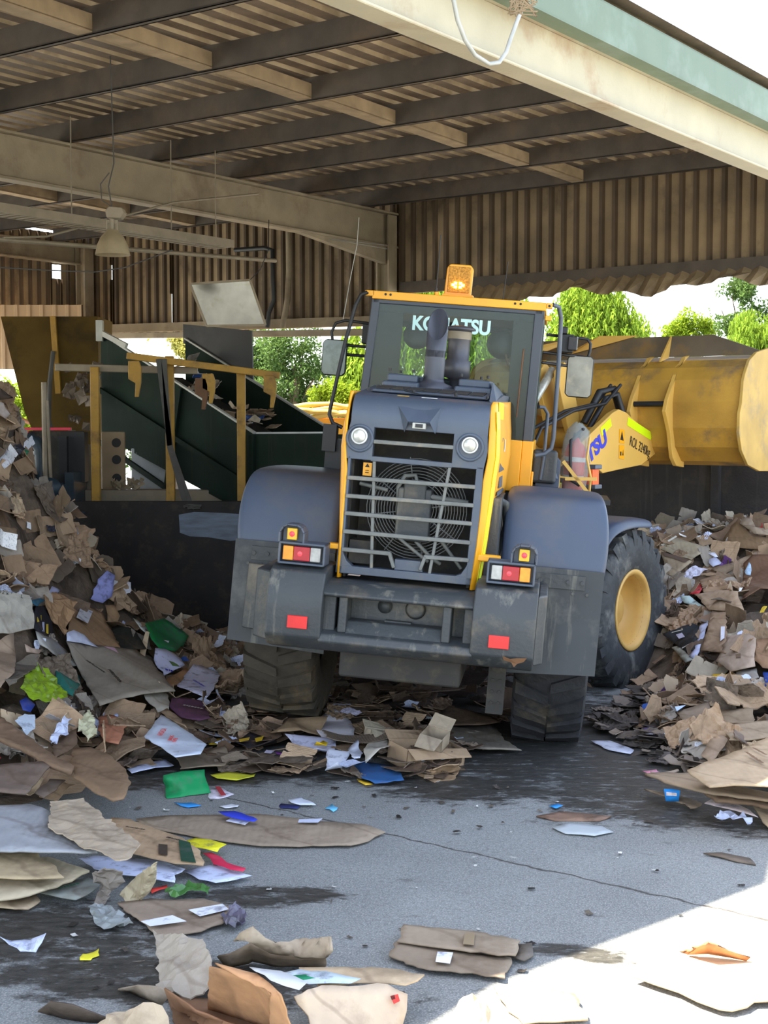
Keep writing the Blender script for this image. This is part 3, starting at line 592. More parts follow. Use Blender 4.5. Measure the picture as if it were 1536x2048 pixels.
for cx, cz in ((-.405, 2.28), (.35, 2.28)):
    b = MB(); b.lathe([(.098, 0), (.095, .012), (.078, .015), (.072, -.03), (.066, -.07)], (cx, -1.47, cz-.015), (0, -1, 0), 32); S(b, 'lamp_bezel', M_slate, HF)
    b = MB(); b.lathe([(.068, -.03), (.0001, -.03)], (cx, -1.472, cz), (0, -1, 0), 24); S(b, 'lamp_recess', M_black, HF)
    b = MB(); b.lathe([(.046, .005), (.056, .012), (.056, .028), (.046, .03)], (cx, -1.475, cz), (0, -1, 0), 28); S(b, 'lamp_ring', M_white, HF)
    b = MB(); b.lathe([(.048, .018), (.03, .026), (.0001, .03)], (cx, -1.475, cz), (0, -1, 0), 24); S(b, 'work_lamp', M_chrome, HF)
# grille
b = MB()
for z0, z1, q in ((1.99, 2.0, 0), (1.865, 1.875, 0), (1.745, 1.75, 0), (1.62, 1.62, 0), (1.495, 1.50, 0)):
    if z0 > 1.5: b.bar((-.47, -1.455, z0), (.41, -1.455, z1), .05, .028, up=(0, 0, 1))
    else:
        b.bar((-.47, -1.455, z0), (-.13, -1.455, z0), .05, .028); b.bar((.10, -1.455, z0), (.41, -1.455, z1), .05, .028); b.bar((-.14, -1.455, 1.50), (-.10, -1.455, 1.40), .05, .024, up=(1, 0, 0)); b.bar((.11, -1.455, 1.50), (.08, -1.455, 1.40), .05, .024, up=(1, 0, 0))
b.bar((-.31, -1.45, 2.25), (.24, -1.45, 2.255), .05, .028)
b.bar((-.295, -1.45, 2.13), (-.255, -1.45, 1.37), .03, .022, up=(1, 0, 0)); b.bar((.225, -1.45, 2.13), (.145, -1.45, 1.37), .03, .022, up=(1, 0, 0))
P(b, 'grille', M_grille, bevel=.006)
# fan behind it
b = MB()
for i in range(13):
    r_ = .10+i*.021; pts = [(r_*math.cos(2*math.pi*k_/36), -1.22-.05*(1-(r_/.36)**2), 1.80+r_*math.sin(2*math.pi*k_/36)) for k_ in range(37)]; b.tube(pts, .0035, 5, False)
for k_ in range(8):
    a = math.pi/4*k_+.2; b.tube([(.08*math.cos(a), -1.27, 1.80+.08*math.sin(a)), (.365*math.cos(a), -1.225, 1.80+.365*math.sin(a))], .005, 5)
FG = P(b, 'fan_guard', M_guard)
b = MB(); b.box(-.13, .11, -1.34, -1.24, 1.58, 1.95); b.box(-.09, .07, -1.35, -1.24, 1.85, 2.0); P(b, 'fan_motor_cover', M_slated, bevel=.015)
b = MB()
for k_ in range(7):
    a = 2*math.pi*k_/7; c, s = math.cos(a), math.sin(a); c2_, s2_ = math.cos(a+.5), math.sin(a+.5)
    b.prism([(.05*c, -1.15, 1.8+.05*s), (.35*c, -1.17, 1.8+.35*s), (.35*c2_, -1.10, 1.8+.35*s2_), (.05*c2_, -1.12, 1.8+.05*s2_)], (0, .006, 0))
P(b, 'fan_blades', M_dark)
b = MB(); b.box(-.45, .42, -.95, -.9, 1.3, 2.45); b.box(-.46, -.44, -1.38, -.9, 1.3, 2.4); b.box(.40, .42, -1.38, -.9, 1.3, 2.4); b.box(-.45, .42, -1.38, -.9, 2.40, 2.43); b.box(-.43, -.26, -1.38, -1.2, 1.4, 1.56); P(b, 'radiator_core', M_dark)
b = MB(); b.tube([(-.12, -1.3, 1.78), (-.13, -1.32, 1.95), (-.09, -1.32, 2.03), (-.02, -1.3, 2.04), (.0, -1.3, 1.98)], .016, 8); P(b, 'coolant_hose', M_grille)
b = MB(); b.tube([(.02, -1.30, 1.58), (.15, -1.34, 1.47), (.2, -1.3, 1.44)], .014, 8); P(b, 'coolant_hose', M_grille)
b = MB(); b.tube([(-.1, -1.34, 1.6), (.05, -1.36, 1.5), (.12, -1.34, 1.45)], .012, 8); P(b, 'coolant_hose', M_grille)
b = MB(); b.tube([(.1, -1.32, 1.9), (.36, -1.3, 1.88)], .018, 8); P(b, 'coolant_hose', M_grille)
b = MB(); b.tube([(-.4, -1.32, 1.95), (-.2, -1.33, 1.92)], .014, 8); P(b, 'coolant_hose', M_grille)
b = MB(); b.tube([(.2, -1.33, 1.6), (.35, -1.3, 1.42)], .013, 8); P(b, 'coolant_hose', M_grille)
b = MB(); b.box(-.375, -.315, -1.40, -1.395, 2.01, 2.10); WS = P(b, 'warning_sticker', M_yel)
b = MB(); b.prism([(-.362, -1.404, 2.07), (-.33, -1.404, 2.07), (-.346, -1.404, 2.095)], (0, .003, 0)); b.box(-.358, -.334, -1.404, -1.401, 2.03, 2.035); b.box(-.358, -.334, -1.404, -1.401, 2.045, 2.049); S(b, 'warning_mark', M_ink, WS)
# yellow side panels
zl = [1.30, 1.6, 1.85, 2.05, 2.2, 2.38, 2.5, 2.56, 2.585]
xin = [.435, .455, .462, .462, .48, .475, .465, .47, .48]; xo = [.475, .50, .515, .525, .535, .525, .51, .505, .50]
def sidepanel(sg, m):
    b = MB(); vs = []; n = len(zl)
    for i in range(n):
        vs += [(sg*xin[i] if sg > 0 else -.50+(.02 if zl[i] < 2.1 else .0), -1.475+(.0 if zl[i] < 2.4 else (zl[i]-2.4)*.5), zl[i]), (sg*(xo[i]-.006), -1.42+(.0 if zl[i] < 2.4 else (zl[i]-2.4)*.5), zl[i]), (sg*xo[i], -1.38+(.0 if zl[i] < 2.4 else (zl[i]-2.4)*.4), zl[i]), (sg*(xo[i]+.03), -.2, zl[i]+(.0 if i < n-1 else .02)), (sg*(xo[i]+.03), .35, zl[i]+(.0 if i < n-1 else .03))]
    b.add(vs, [(5*i+j, 5*i+j+1, 5*i+6+j, 5*i+5+j) for i in range(n-1) for j in range(4)], True)
    o = P(b, 'hood_side_panel', m); s = o.modifiers.new('thick', 'SOLIDIFY'); s.thickness = .015; s.offset = 0; return o
SP = sidepanel(1, M_yel); sidepanel(-1, M_yel)
b = MB(); vs = []
for i in range(7):
    o_ = (0 if zl[i] < 2.4 else (zl[i]-2.4)*.45); vs += [(xo[i]-.004, -1.436+o_, zl[i]+.02), (xo[i]+.016, -1.385+o_, zl[i]+.02)]
b.add(vs, [(2*i, 2*i+1, 2*i+3, 2*i+2) for i in range(6)]); o = S(b, 'lime_tape', M_lime, SP); s = o.modifiers.new('t', 'SOLIDIFY'); s.thickness = .002
b = MB(); b.prism([(.522, -1.34, 2.47), (.533, -.85, 2.47), (.527, -.85, 2.585), (.514, -1.31, 2.585)], (.003, 0, 0)); S(b, 'lime_tape', M_lime, SP)
b = MB()
for (ya, yb, za, zb) in ((-.95, -.35, 2.22, 2.34), (-1.1, -.5, 2.10, 2.19), (-.95, -.6, 1.98, 2.06), (-1.1, -.2, 1.93, 1.96)): b.prism([(.545, ya, za), (.555, yb, za), (.552, yb, zb), (.543, ya, zb)], (.004, 0, 0))
S(b, 'side_graphic', M_slate, SP)
M_side = frame((.556, -.62, 2.145), (0.0, 1, 0), (0, 0, 1))
b = MB(); b.prism([(.558, -.78, 2.24), (.5585, -.70, 2.24), (.5585, -.70, 2.27), (.558, -.72, 2.33), (.558, -.78, 2.33)], (.002, 0, 0)); S(b, 'white_mark', M_white, SP)
# hood top
b = MB(); b.add([(-.475, -1.30, 2.573), (.47, -1.30, 2.573), (.50, -.2, 2.655), (-.50, -.2, 2.655), (.52, .36, 2.66), (-.52, .36, 2.66), (-.475, -1.3, 2.5), (.47, -1.3, 2.5), (.5, .36, 2.45), (-.5, .36, 2.45)],
      [(0, 1, 2, 3), (3, 2, 4, 5), (0, 3, 5, 9, 6), (1, 7, 8, 4, 2), (0, 6, 7, 1), (5, 4, 8, 9)])
HT = P(b, 'hood_top', M_slate)
b = MB(); b.prism([(-.40, -1.10, 2.592), (.42, -1.10, 2.592), (.44, -.30, 2.65), (-.42, -.30, 2.65)], (0, 0, .022)); S(b, 'service_lid', M_slate, HT, bevel=.01)
b = MB()
for i in range(7):
    x0 = -.385+i*.112; b.prism([(x0, -1.02, 2.622), (x0+.10, -1.02, 2.622), (x0+.105, -.62, 2.650), (x0+.005, -.62, 2.650)], (0, 0, .006))
S(b, 'vent_mesh', M_dark, HT)
for xa, xb in ((-.40, -.13), (.14, .42)):
    b = MB(); b.prism([(xa, -.55, 2.63), (xb, -.55, 2.63), (xb, .35, 2.66), (xa, .35, 2.66)], (0, 0, .06)); b.prism([(xa+.02, -.42, 2.69), (xb-.02, -.42, 2.69), (xb-.02, .3, 2.70), (xa+.02, .3, 2.70)], (0, 0, .06)); o = S(b, 'raised_box', M_slate, HT, bevel=.015)
b = MB()
for x, y, z in ((-.42, -1.12, 2.60), (-.1, -1.12, 2.605), (.2, -1.12, 2.605), (.42, -1.1, 2.60), (-.42, -.6, 2.63), (.43, -.6, 2.63), (-.36, -.45, 2.765), (-.18, -.45, 2.765), (.18, -.45, 2.765), (.38, -.45, 2.765), (-.34, .1, 2.77), (.3, .1, 2.77)): b.tube([(x, y, z), (x, y, z+.022)], .011, 8)
S(b, 'catch', M_black, HT)
b = MB(); b.tube([(-.17, -1.13, 2.64), (-.16, -1.16, 2.615), (-.05, -1.2, 2.60), (.1, -1.2, 2.6), (.35, -1.17, 2.60), (.42, -1.14, 2.60)], .004, 6); S(b, 'release_cable', M_black, HT)
b = MB(); b.prism([(-.19, -1.315, 2.574), (-.11, -1.315, 2.574), (-.11, -1.27, 2.579), (-.19, -1.27, 2.579)], (0, 0, .002)); S(b, 'tan_sticker', M_yelboom, HT)
b = MB(); b.prism([(-.02, -1.325, 2.574), (.09, -1.325, 2.574), (.09, -1.308, 2.577), (-.02, -1.308, 2.577)], (0, 0, .002)); S(b, 'white_sticker', M_white, HT)
b = MB(); b.add([(.44, -1.2, 2.59), (.50, -1.2, 2.54), (.53, .3, 2.60), (.45, .3, 2.70), (.42, -.5, 2.74)], [(0, 1, 2, 3, 4)]); S(b, 'hood_flank', M_slate, HT)
# exhaust stack and pre-cleaner
b = MB(); ex, ey = -.04, -.30
b.tube([(ex, ey, 2.62), (ex, ey, 2.95)], .078, 24, False)
n_ = 24; lo = []; up = []
r0, r1 = .078, .071
vs = []
for k_ in range(n_):
    a = 2*math.pi*k_/n_; c, s = math.cos(a), math.sin(a)
    zt = 3.15+.125*s      # mouth cut at a slant, open towards the rear
    vs += [(ex+r0*c, ey+r0*s, 2.9), (ex+r0*c, ey+r0*s-.0, zt), (ex+r1*c, ey+r1*s, zt), (ex+r1*c, ey+r1*s, 2.8)]
b.add(vs, [(4*i+j, 4*((i+1) % n_)+j, 4*((i+1) % n_)+j+1, 4*i+j+1) for i in range(n_) for j in range(3)], True)
EX = P(b, 'exhaust_stack', M_exh)
b = MB(); b.lathe([(.15, 0), (.145, .03), (.085, .05), (.08, .07)], (ex, ey, 2.66), (0, 0, 1), 20); S(b, 'exhaust_collar', M_exh, EX)
b = MB(); b.lathe([(.05, -.02), (.05, .06), (.105, .07), (.105, .20), (.088, .21), (.088, .36), (.094, .37), (.094, .44), (.125, .445), (.12, .46), (.06, .475), (.0001, .475)], (.10, .12, 2.70), (0, 0, 1), 28)
PC = P(b, 'pre_cleaner', M_exh)
b = MB(); b.lathe([(.0955, 0), (.0955, .06)], (.10, .12, 3.07), (0, 0, 1), 28); S(b, 'sticker_band', M_tray, PC)
# --- cab
cy0, cy1 = .45, 2.0
b = MB()
def pill(x0, z0, x1, z1, y, w, d): b.prism([(x0-w/2, y, z0), (x0+w/2, y, z0), (x1+w/2, y, z1), (x1-w/2, y, z1)], (0, d, 0))
pill(-.70, 1.9, -.63, 3.38, cy0, .07, .08); pill(.69, 1.9, .70, 3.38, cy0, .08, .08)
pill(-.70, 1.9, -.63, 3.38, cy1-.08, .06, .07); pill(.69, 1.9, .70, 3.38, cy1-.08, .06, .07)
pill(.70, 1.9, .71, 3.38, 1.25, .05, .06); pill(-.71, 1.9, -.64, 3.38, 1.25, .05, .06)
b.box(-.66, .73, cy0, cy0+.06, 3.33, 3.38); b.box(-.66, .73, cy1-.06, cy1, 3.33, 3.38); b.box(-.66, -.60, cy0, cy1, 3.34, 3.38); b.box(.66, .72, cy0, cy1, 3.34, 3.38)
CB = P(b, 'cab', M_pillar, bevel=.01)
b = MB(); b.box(-.66, .66, cy0+.02, cy0+.05, 3.27, 3.38); b.box(-.68, .68, cy0+.02, cy0+.05, 1.9, 2.33); b.box(-.66, -.40, cy0+.03, cy0+.045, 2.2, 3.3); b.box(.50, .66, cy0+.03, cy0+.045, 2.2, 3.3)
S(b, 'window_surround', M_black, CB)
b = MB(); b.box(-.68, .68, cy1-.04, cy1, 1.9, 2.35); S(b, 'windscreen_sill', M_black, CB)
b = MB(); b.box(-.66, .66, cy1-.04, cy1, 3.25, 3.38); S(b, 'windscreen_header', M_black, CB)
for nm, bx in (('rear_window', (-.64, .66, cy0+.005, cy0+.012, 2.3, 3.34)), ('windscreen', (-.62, .66, cy1-.02, cy1-.012, 2.35, 3.27))):
    b = MB(); b.box(*bx); S(b, nm, G_cab, CB)
b = MB(); b.prism([(.73, cy0+.08, 2.3), (.73, cy1-.1, 2.3), (.73, cy1-.1, 3.3), (.73, cy0+.08, 3.3)], (.006, 0, 0)); S(b, 'door_window', G_cab, CB)
b = MB(); b.prism([(-.72, cy0+.08, 2.3), (-.72, cy1-.1, 2.3), (-.66, cy1-.1, 3.3), (-.66, cy0+.08, 3.3)], (.006, 0, 0)); S(b, 'side_window', G_cab, CB)
b = MB(); b.box(.42, .655, cy0-.03, cy0+.02, 1.90, 2.315); b.box(.655, .745, cy0-.02, cy1-.1, 1.90, 2.315); b.box(.745, .765, cy0+.03, cy0+.1, 1.95, 2.07); S(b, 'lower_panel', M_yel, CB, bevel=.008)
b = MB(); b.box(-.74, -.4, cy0-.02, cy1-.1, 1.90, 2.3); b.box(-.7, .7, cy0, cy1, 1.80, 1.92); S(b, 'cab_floor', M_black, CB)
b = MB(); b.box(-.66, .75, cy0-.03, cy1+.05, 3.365, 3.43); b.box(-.72, -.64, cy0-.03, cy0+.02, 3.385, 3.43); b.box(.75, .80, cy0-.03, cy0+.02, 3.385, 3.43); b.box(.75, .80, cy0-.03, cy0+.02, 3.29, 3.33)
RF = S(b, 'cab_roof', M_yel, CB, bevel=.006)
b = MB()
for x in (-.70, -.55, -.51, .50, .545, .775): b.disc((x, cy0-.031, 3.405), (0, -1, 0), .010, .004, 10)
S(b, 'roof_bolt', M_ink, CB)
b = MB(); b.box(-.60, .68, cy0+.05, cy1, 3.30, 3.36); S(b, 'roof_lining', M_black, CB)
text('window_lettering', 'KOMATSU', .155, M_aqua, CB, frame((.0, cy0-.002, 3.19), (1, 0, 0), (0, 0, 1)), ext=.001, xs=.88, bold=.006)
# interior
b = MB(); b.prism([(-.20, 1.0, 2.0), (.26, 1.0, 2.0), (.24, .95, 2.72), (.16, .94, 2.78), (-.10, .94, 2.78), (-.18, .95, 2.72)], (0, .12, 0)); b.box(-.2, .26, 1.0, 1.4, 2.0, 2.15); b.prism([(-.06, .95, 2.78), (.12, .95, 2.78), (.1, .95, 2.9), (-.04, .95, 2.9)], (0, .08, 0))
S(b, 'operator_seat', M_black, CB, bevel=.03)
b = MB(); b.tube([(.0, 1.85, 2.1), (0, 1.6, 2.55)], .04, 8); b.tube([(.2*math.cos(a*.5), 1.58+.06*math.sin(a*.5), 2.58+.14*math.sin(a*.5)) for a in range(13)], .015, 6); b.box(-.5, .5, 1.75, 1.95, 2.3, 2.42); S(b, 'dashboard', M_black, CB)
b = MB(); b.box(.42, .60, 1.0, 1.9, 2.0, 2.7); b.box(-.6, -.42, 1.2, 1.9, 2.0, 2.6); S(b, 'side_console', M_black, CB)
b = MB(); b.lathe([(.0001, 0), (.1, 0), (.12, .03), (.08, .06), (.0001, .06)], (-.28, .62, 3.10), (0, -1, .2), 20); b.lathe([(.0001, 0), (.12, 0), (.13, .03), (.08, .08), (.0001, .08)], (.42, .62, 3.08), (0, -1, .2), 20); S(b, 'cab_lamp', M_black, CB)
b = MB(); b.tube([(.60, cy0-.01, 3.05), (.59, cy0-.01, 2.5)], .007, 6); b.tube([(.44, cy0+.1, 3.05), (.48, cy0+.1, 2.92), (.56, cy0+.05, 2.86)], .01, 6); S(b, 'wiper', M_rust, CB)
# beacon
b = MB(); b.box(-.10, .15, .52, .66, 3.43, 3.455); b.tube([(-.145, .5, 3.43), (-.145, .5, 3.46)], .02, 8); BE = P(b, 'beacon_base', M_yel)
b = MB(); b.prism([(-.09, .55, 3.45), (.13, .55, 3.45), (.135, .55, 3.67), (.11, .55, 3.70), (-.055, .55, 3.70), (-.08, .55, 3.67)], (0, .07, 0)); S(b, 'beacon_housing', M_beacon, BE, bevel=.01)
b = MB(); b.box(-.065, .115, .535, .552, 3.47, 3.68); S(b, 'beacon_lens', M_beachoney, BE, bevel=.008)
b = MB()
for x, z in ((0, 3.515), (.04, 3.515), (0, 3.545), (.04, 3.545), (-.02, 3.53), (.06, 3.53)): b.box(x-.012, x+.012, .528, .536, z-.01, z+.01)
S(b, 'beacon_light', M_beacglow, BE)
b = MB(); b.tube([(-.15, .5, 3.44), (-.15, .5, 3.92)], .005, 6); b.tube([(-.15, .5, 3.44), (-.15, .5, 3.49)], .014, 8); P(b, 'aerial', M_black)
b = MB(); b.tube([(.37, 1.0, 3.43), (.39, 1.0, 3.80)], .004, 6); b.tube([(.37, 1.0, 3.43), (.37, 1.0, 3.47)], .012, 8); P(b, 'aerial', M_black)
# rear fenders and mudflaps
def fender(sg):
    prof = [(.95, 1.62), (.85, 1.86), (.6, 1.96), (.1, 1.975), (-.52, 1.975), (-.66, 1.93), (-.74, 1.80), (-.80, 1.6), (-.84, 1.42)]
    outer = [1.30, 1.31, 1.32, 1.33, 1.33, 1.345, 1.37, 1.375, 1.35]
    b = MB(); vs = []
    for (y, z), xo_ in zip(prof, outer):
        xi = .60; cz = .0
        vs += [(sg*xi, y+.12, z-.14), (sg*xi, y+.02, z-.03), (sg*(xi+.025), y, z), (sg*(xo_-.07), y, z), (sg*(xo_-.02), y, z-.02), (sg*xo_, y+.03, z-.07), (sg*(xo_-.01), y+.08, z-.14)]
    n = len(prof); b.add(vs, [(7*i+j, 7*i+j+1, 7*i+8+j, 7*i+7+j) for i in range(n-1) for j in range(6)], True)
    o = P(b, 'rear_fender', M_fender); s = o.modifiers.new('t', 'SOLIDIFY'); s.thickness = .02
    s2 = o.modifiers.new('sub', 'SUBSURF'); s2.levels = 1; s2.render_levels = 2
    m = MB(); x0, x1 = .60, 1.35
    m.prism([(sg*x0, -.86, 1.44), (sg*x1, -.86, 1.44), (sg*1.345, -.93, .70), (sg*.62, -.93, .66)], (0, .012, 0)); mf = P(m, 'mudflap', M_rubflap)
    m = MB(); m.box(*sorted((sg*.60, sg*1.22)), -.885, -.862, 1.30, 1.40)
    for x in (.7, .9, 1.1, 1.2): m.disc((sg*x, -.885, 1.35), (0, -1, 0), .016, .012, 8); m.disc((sg*(x+.04), -.875, 1.27), (0, -1, 0), .012, .012, 8)
    S(m, 'clamp_strip', M_slated, mf)
fender(1); fender(-1)
b = MB(); b.prism([(-.86, -1.2, 1.3), (-1.22, -.95, 1.28), (-1.24, -.95, .80), (-.9, -1.2, .82)], (0, .03, 0)); P(b, 'side_skirt', M_slated, bevel=.01)
b = MB(); b.tube([(.52, -.8, 1.9), (.60, -.7, 1.86), (.62, -.6, 1.7), (.57, -.6, 1.45)], .03, 8); b.box(.5, .58, -1.2, -.3, 1.35, 1.92); P(b, 'hood_skirt', M_slated)
# step, tank box beside the cab
b = MB(); b.box(.62, .98, .9, 1.9, 1.25, 1.97); b.box(.74, .95, .8, .95, 1.97, 2.25); P(b, 'battery_box', M_slated, bevel=.03)
b = MB(); b.prism([(.78, .86, 1.94), (.98, .86, 1.94), (.98, .86, 2.16), (.92, .86, 2.22), (.80, .86, 2.22)], (0, .4, 0)); b.tube([(.93, .85, 2.08), (.95, .84, 2.02), (.93, .85, 1.98)], .016, 8); b.disc((.93, .86, 2.0), (0, -1, 0), .02, .01, 12); P(b, 'step_side_cover', M_fender, bevel=.03)
b = MB(); b.box(.60, 1.42, .9, 1.75, 1.83, 1.87); P(b, 'step_platform', M_black)
# handrails
b = MB(); b.tube([(-.70, .42, 3.41), (-.75, .42, 3.39), (-.79, .42, 3.30), (-.85, .42, 3.0), (-.93, .42, 2.45), (-.935, .42, 2.40), (-.90, .42, 2.33), (-.82, .42, 2.3)], .016, 8); P(b, 'grab_rail', M_black)
b = MB(); b.box(-.97, -.86, .38, .5, 2.10, 2.32); b.box(-.95, -.75, .45, .7, 1.9, 2.2); P(b, 'rail_bracket', M_black)
b = MB(); b.tube([(.80, .45, 3.42), (.85, .5, 3.41), (.875, .55, 3.33), (.89, .6, 2.9), (.90, .6, 2.35), (.89, .6, 2.27), (.84, .58, 2.22), (.76, .55, 2.20)], .018, 8); P(b, 'grab_rail', M_slate)
b = MB(); b.tube([(.76, .75, 2.60), (.80, .78, 2.60), (.835, .8, 2.55), (.835, .8, 2.2), (.82, .8, 2.0)], .015, 8); P(b, 'grab_rail', M_slate)
# mirrors
def mirror(x0, x1, z0, z1, y, m, arm):
    b = MB(); r_ = .03; b.prism([(x0+r_, y, z0), (x1-r_, y, z0), (x1, y, z0+r_), (x1, y, z1-r_), (x1-r_, y, z1), (x0+r_, y, z1), (x0, y, z1-r_), (x0, y, z0+r_)], (0, .05, 0))
    o = P(b, 'wing_mirror', M_black, bevel=.012)
    b = MB(); r_ = .022; i_ = .009; X0, X1, Z0, Z1 = x0+i_, x1-i_, z0+i_, z1-i_; b.prism([(X0+r_, y-.002, Z0), (X1-r_, y-.002, Z0), (X1, y-.002, Z0+r_), (X1, y-.002, Z1-r_), (X1-r_, y-.002, Z1), (X0+r_, y-.002, Z1), (X0, y-.002, Z1-r_), (X0, y-.002, Z0+r_)], (0, .003, 0)); S(b, 'mirror_glass', m, o)
    b = MB()
    for pts in arm: b.tube(pts, .013, 8)
    S(b, 'mirror_arm', M_black, o)
mirror(-1.135, -.92, 2.73, 3.04, 1.0, M_mirdk, [[(-1.05, 1.03, 3.0), (-1.07, 1.03, 3.1), (-1.04, 1.03, 3.18), (-.96, 1.03, 3.21), (-.72, 1.1, 3.2)], [(-1.0, 1.04, 3.0), (-.70, 1.1, 3.0)], [(-1.0, 1.04, 2.92), (-.70, 1.1, 2.92)]])
mirror(.96, 1.195, 2.72, 3.09, 1.6, M_mirror, [[(1.12, 1.64, 3.0), (1.15, 1.64, 3.13), (1.15, 1.64, 3.20), (1.12, 1.64, 3.24), (1.05, 1.64, 3.245), (.76, 1.5, 3.245)], [(1.1, 1.64, 3.08), (.74, 1.5, 3.09)], [(1.0, 1.64, 2.99), (.74, 1.5, 3.0)]])
b = MB(); b.box(.86, 1.0, 1.45, 1.6, 3.10, 3.26); b.box(.86, .94, 1.42, 1.6, 3.26, 3.32); b.box(.95, 1.03, 1.40, 1.5, 3.12, 3.24); WL = P(b, 'work_lamp', M_black, bevel=.01)
b = MB(); b.box(1.025, 1.035, 1.41, 1.5, 3.13, 3.24); S(b, 'lamp_lens', M_clrlens, WL)
b = MB(); b.box(-.86, -.74, 1.4, 1.55, 3.04, 3.22); P(b, 'work_lamp', M_black, bevel=.01)
# --- front frame
def FB(): return MB()
b = FB(); b.box(-.45, .45, .1, 2.3, .65, 1.35); b.box(-.8, .8, 1.35, 1.65, .65, .88); b.px([(.2, 1.3), (1.9, 1.3), (1.7, 1.9), (.9, 2.05), (.4, 1.9)], -.5, -.42); b.px([(.2, 1.3), (1.9, 1.3), (1.7, 1.9), (.9, 2.05), (.4, 1.9)], .42, .5)
PF(b, 'front_frame', M_yeldirty, bevel=.02)
def ffender(sg):
    prof = [(.72, 1.05), (.78, 1.30), (.9, 1.55), (1.1, 1.63), (1.5, 1.64), (1.85, 1.6)]
    outer = [1.28, 1.29, 1.33, 1.36, 1.36, 1.34]; vs = []; b = FB()
    for (y, z), xo_ in zip(prof, outer): vs += [(sg*.66, y, z), (sg*(xo_-.10), y, z), (sg*(xo_-.03), y, z-.03), (sg*xo_, y, z-.10)]
    b.add(vs, [(4*i+j, 4*i+j+1, 4*i+5+j, 4*i+4+j) for i in range(len(prof)-1) for j in range(3)], True); o = PF(b, 'front_fender', M_fender); s = o.modifiers.new('t', 'SOLIDIFY'); s.thickness = .02
    s2 = o.modifiers.new('sub', 'SUBSURF'); s2.levels = 1; s2.render_levels = 2
ffender(1); ffender(-1)
# boom
bo = [(.3, 1.72), (.35, 1.55), (.6, 1.55), (1.2, 1.72), (1.63, 1.84), (1.95, 1.99), (2.05, 2.06), (2.2, 2.0), (2.62, 2.03), (3.1, 2.06), (3.45, 2.17), (3.56, 2.26), (3.5, 2.37), (3.0, 2.50), (2.72, 2.61), (2.55, 2.64), (2.40, 2.60), (1.7, 2.30), (1.08, 1.98), (.6, 1.86)]
for sg in (1, -1):
    b = FB(); b.px(bo, *sorted((sg*.55, sg*.62))); BM = PF(b, 'boom_arm', M_yelboom, bevel=.01)
    if sg > 0:
        for (p, q) in (((1.15, 1.945), (1.62, 2.19)), ((2.12, 2.45), (2.34, 2.55)), ((2.76, 2.56), (3.34, 2.40))):
            d = Vector((0, q[0]-p[0], q[1]-p[1])).normalized(); nn = Vector((0, d.z, -d.y))*.085
            t_ = MB(); A = Vector((.622, *p)); B_ = Vector((.622, *q)); t_.prism([A, B_, B_+nn, A+nn], (.002, 0, 0)); S(t_, 'lime_tape', M_lime, BM)
        ang = math.atan2(.62, 1.25)
        text('boom_lettering', 'KOMATSU', .21, M_blue, BM, frame((.6235, 1.72, 2.10), (0, math.cos(ang), math.sin(ang)), (0, 0, 1)), xs=1.22, bold=.01)
        a2 = math.atan2(-.15, .56)
        text('load_rating', 'ROL 3240kg', .145, M_ink, BM, frame((.6235, 3.05, 2.25), (0, math.cos(a2), math.sin(a2)), (0, 0, 1)), xs=.70)
        for z0, gl in ((2.30, 0), (2.14, 1)):
            t_ = MB(); t_.prism([(.6225, 2.55, z0), (.6225, 2.67, z0-.01), (.6225, 2.67, z0+.13), (.6225, 2.55, z0+.14)], (.002, 0, 0)); ST = S(t_, 'warning_sticker', M_yel, BM)
            t_ = MB(); 
            if gl == 0: t_.prism([(.625, 2.57, z0+.03), (.625, 2.65, z0+.02), (.625, 2.61, z0+.12)], (.001, 0, 0))
            else: t_.prism([(.625, 2.57, z0+.03), (.625, 2.60, z0+.03), (.625, 2.60, z0+.07), (.625, 2.57, z0+.07)], (.001, 0, 0)); t_.prism([(.625, 2.62, z0+.03), (.625, 2.65, z0+.03), (.625, 2.64, z0+.09)], (.001, 0, 0))
            PF(t_, 'warning_mark', M_ink)
        t_ = MB(); t_.lathe([(.0001, .012), (.035, .012), (.04, 0)], (.62, 3.49, 2.28), (1, 0, 0), 16); S(t_, 'boom_pin', M_black, BM)
b = FB(); b.tube([(-.6, 2.5, 2.35), (.6, 2.5, 2.35)], .11, 16); PF(b, 'boom_crosstube', M_yeldirty)
# lift cylinders
for sg in (1, -1):
    b = FB(); b.tube([(sg*.5, .9, 1.35), (sg*.5, 1.9, 1.95)], .07, 12); CY = PF(b, 'lift_cylinder', M_yeldirty); b = FB(); b.tube([(sg*.5, 1.9, 1.95), (sg*.5, 2.3, 2.2)], .04, 12); S(b, 'cylinder_rod', M_chrome, CY)
# bell crank and tilt cylinder
b = FB()
for x in (-.14, .08):
    b.px([(2.15, 3.02), (2.28, 3.12), (2.42, 3.05), (2.62, 2.55), (2.92, 2.30), (2.95, 2.16), (2.82, 2.08), (2.62, 2.18), (2.42, 2.36), (2.34, 2.5), (2.16, 2.9)], x, x+.06)
b.px([(1.6, 2.0), (2.2, 2.0), (2.9, 2.25), (3.0, 2.5), (2.4, 2.6), (1.6, 2.3)], -.3, -.26)
PF(b, 'bell_crank', M_yelboom, bevel=.01)
b = FB(); b.tube([(0, .8, 1.85), (0, 1.75, 2.6)], .09, 14); TC = PF(b, 'tilt_cylinder', M_yeldirty); b = FB(); b.tube([(0, 1.7, 2.56), (0, 2.28, 3.04)], .045, 12); S(b, 'cylinder_rod', M_chrome, TC)
b = FB(); b.tube([(0, 2.85, 2.18), (0, 3.45, 2.5)], .06, 10); PF(b, 'bucket_link', M_yeldirty)
b = FB()
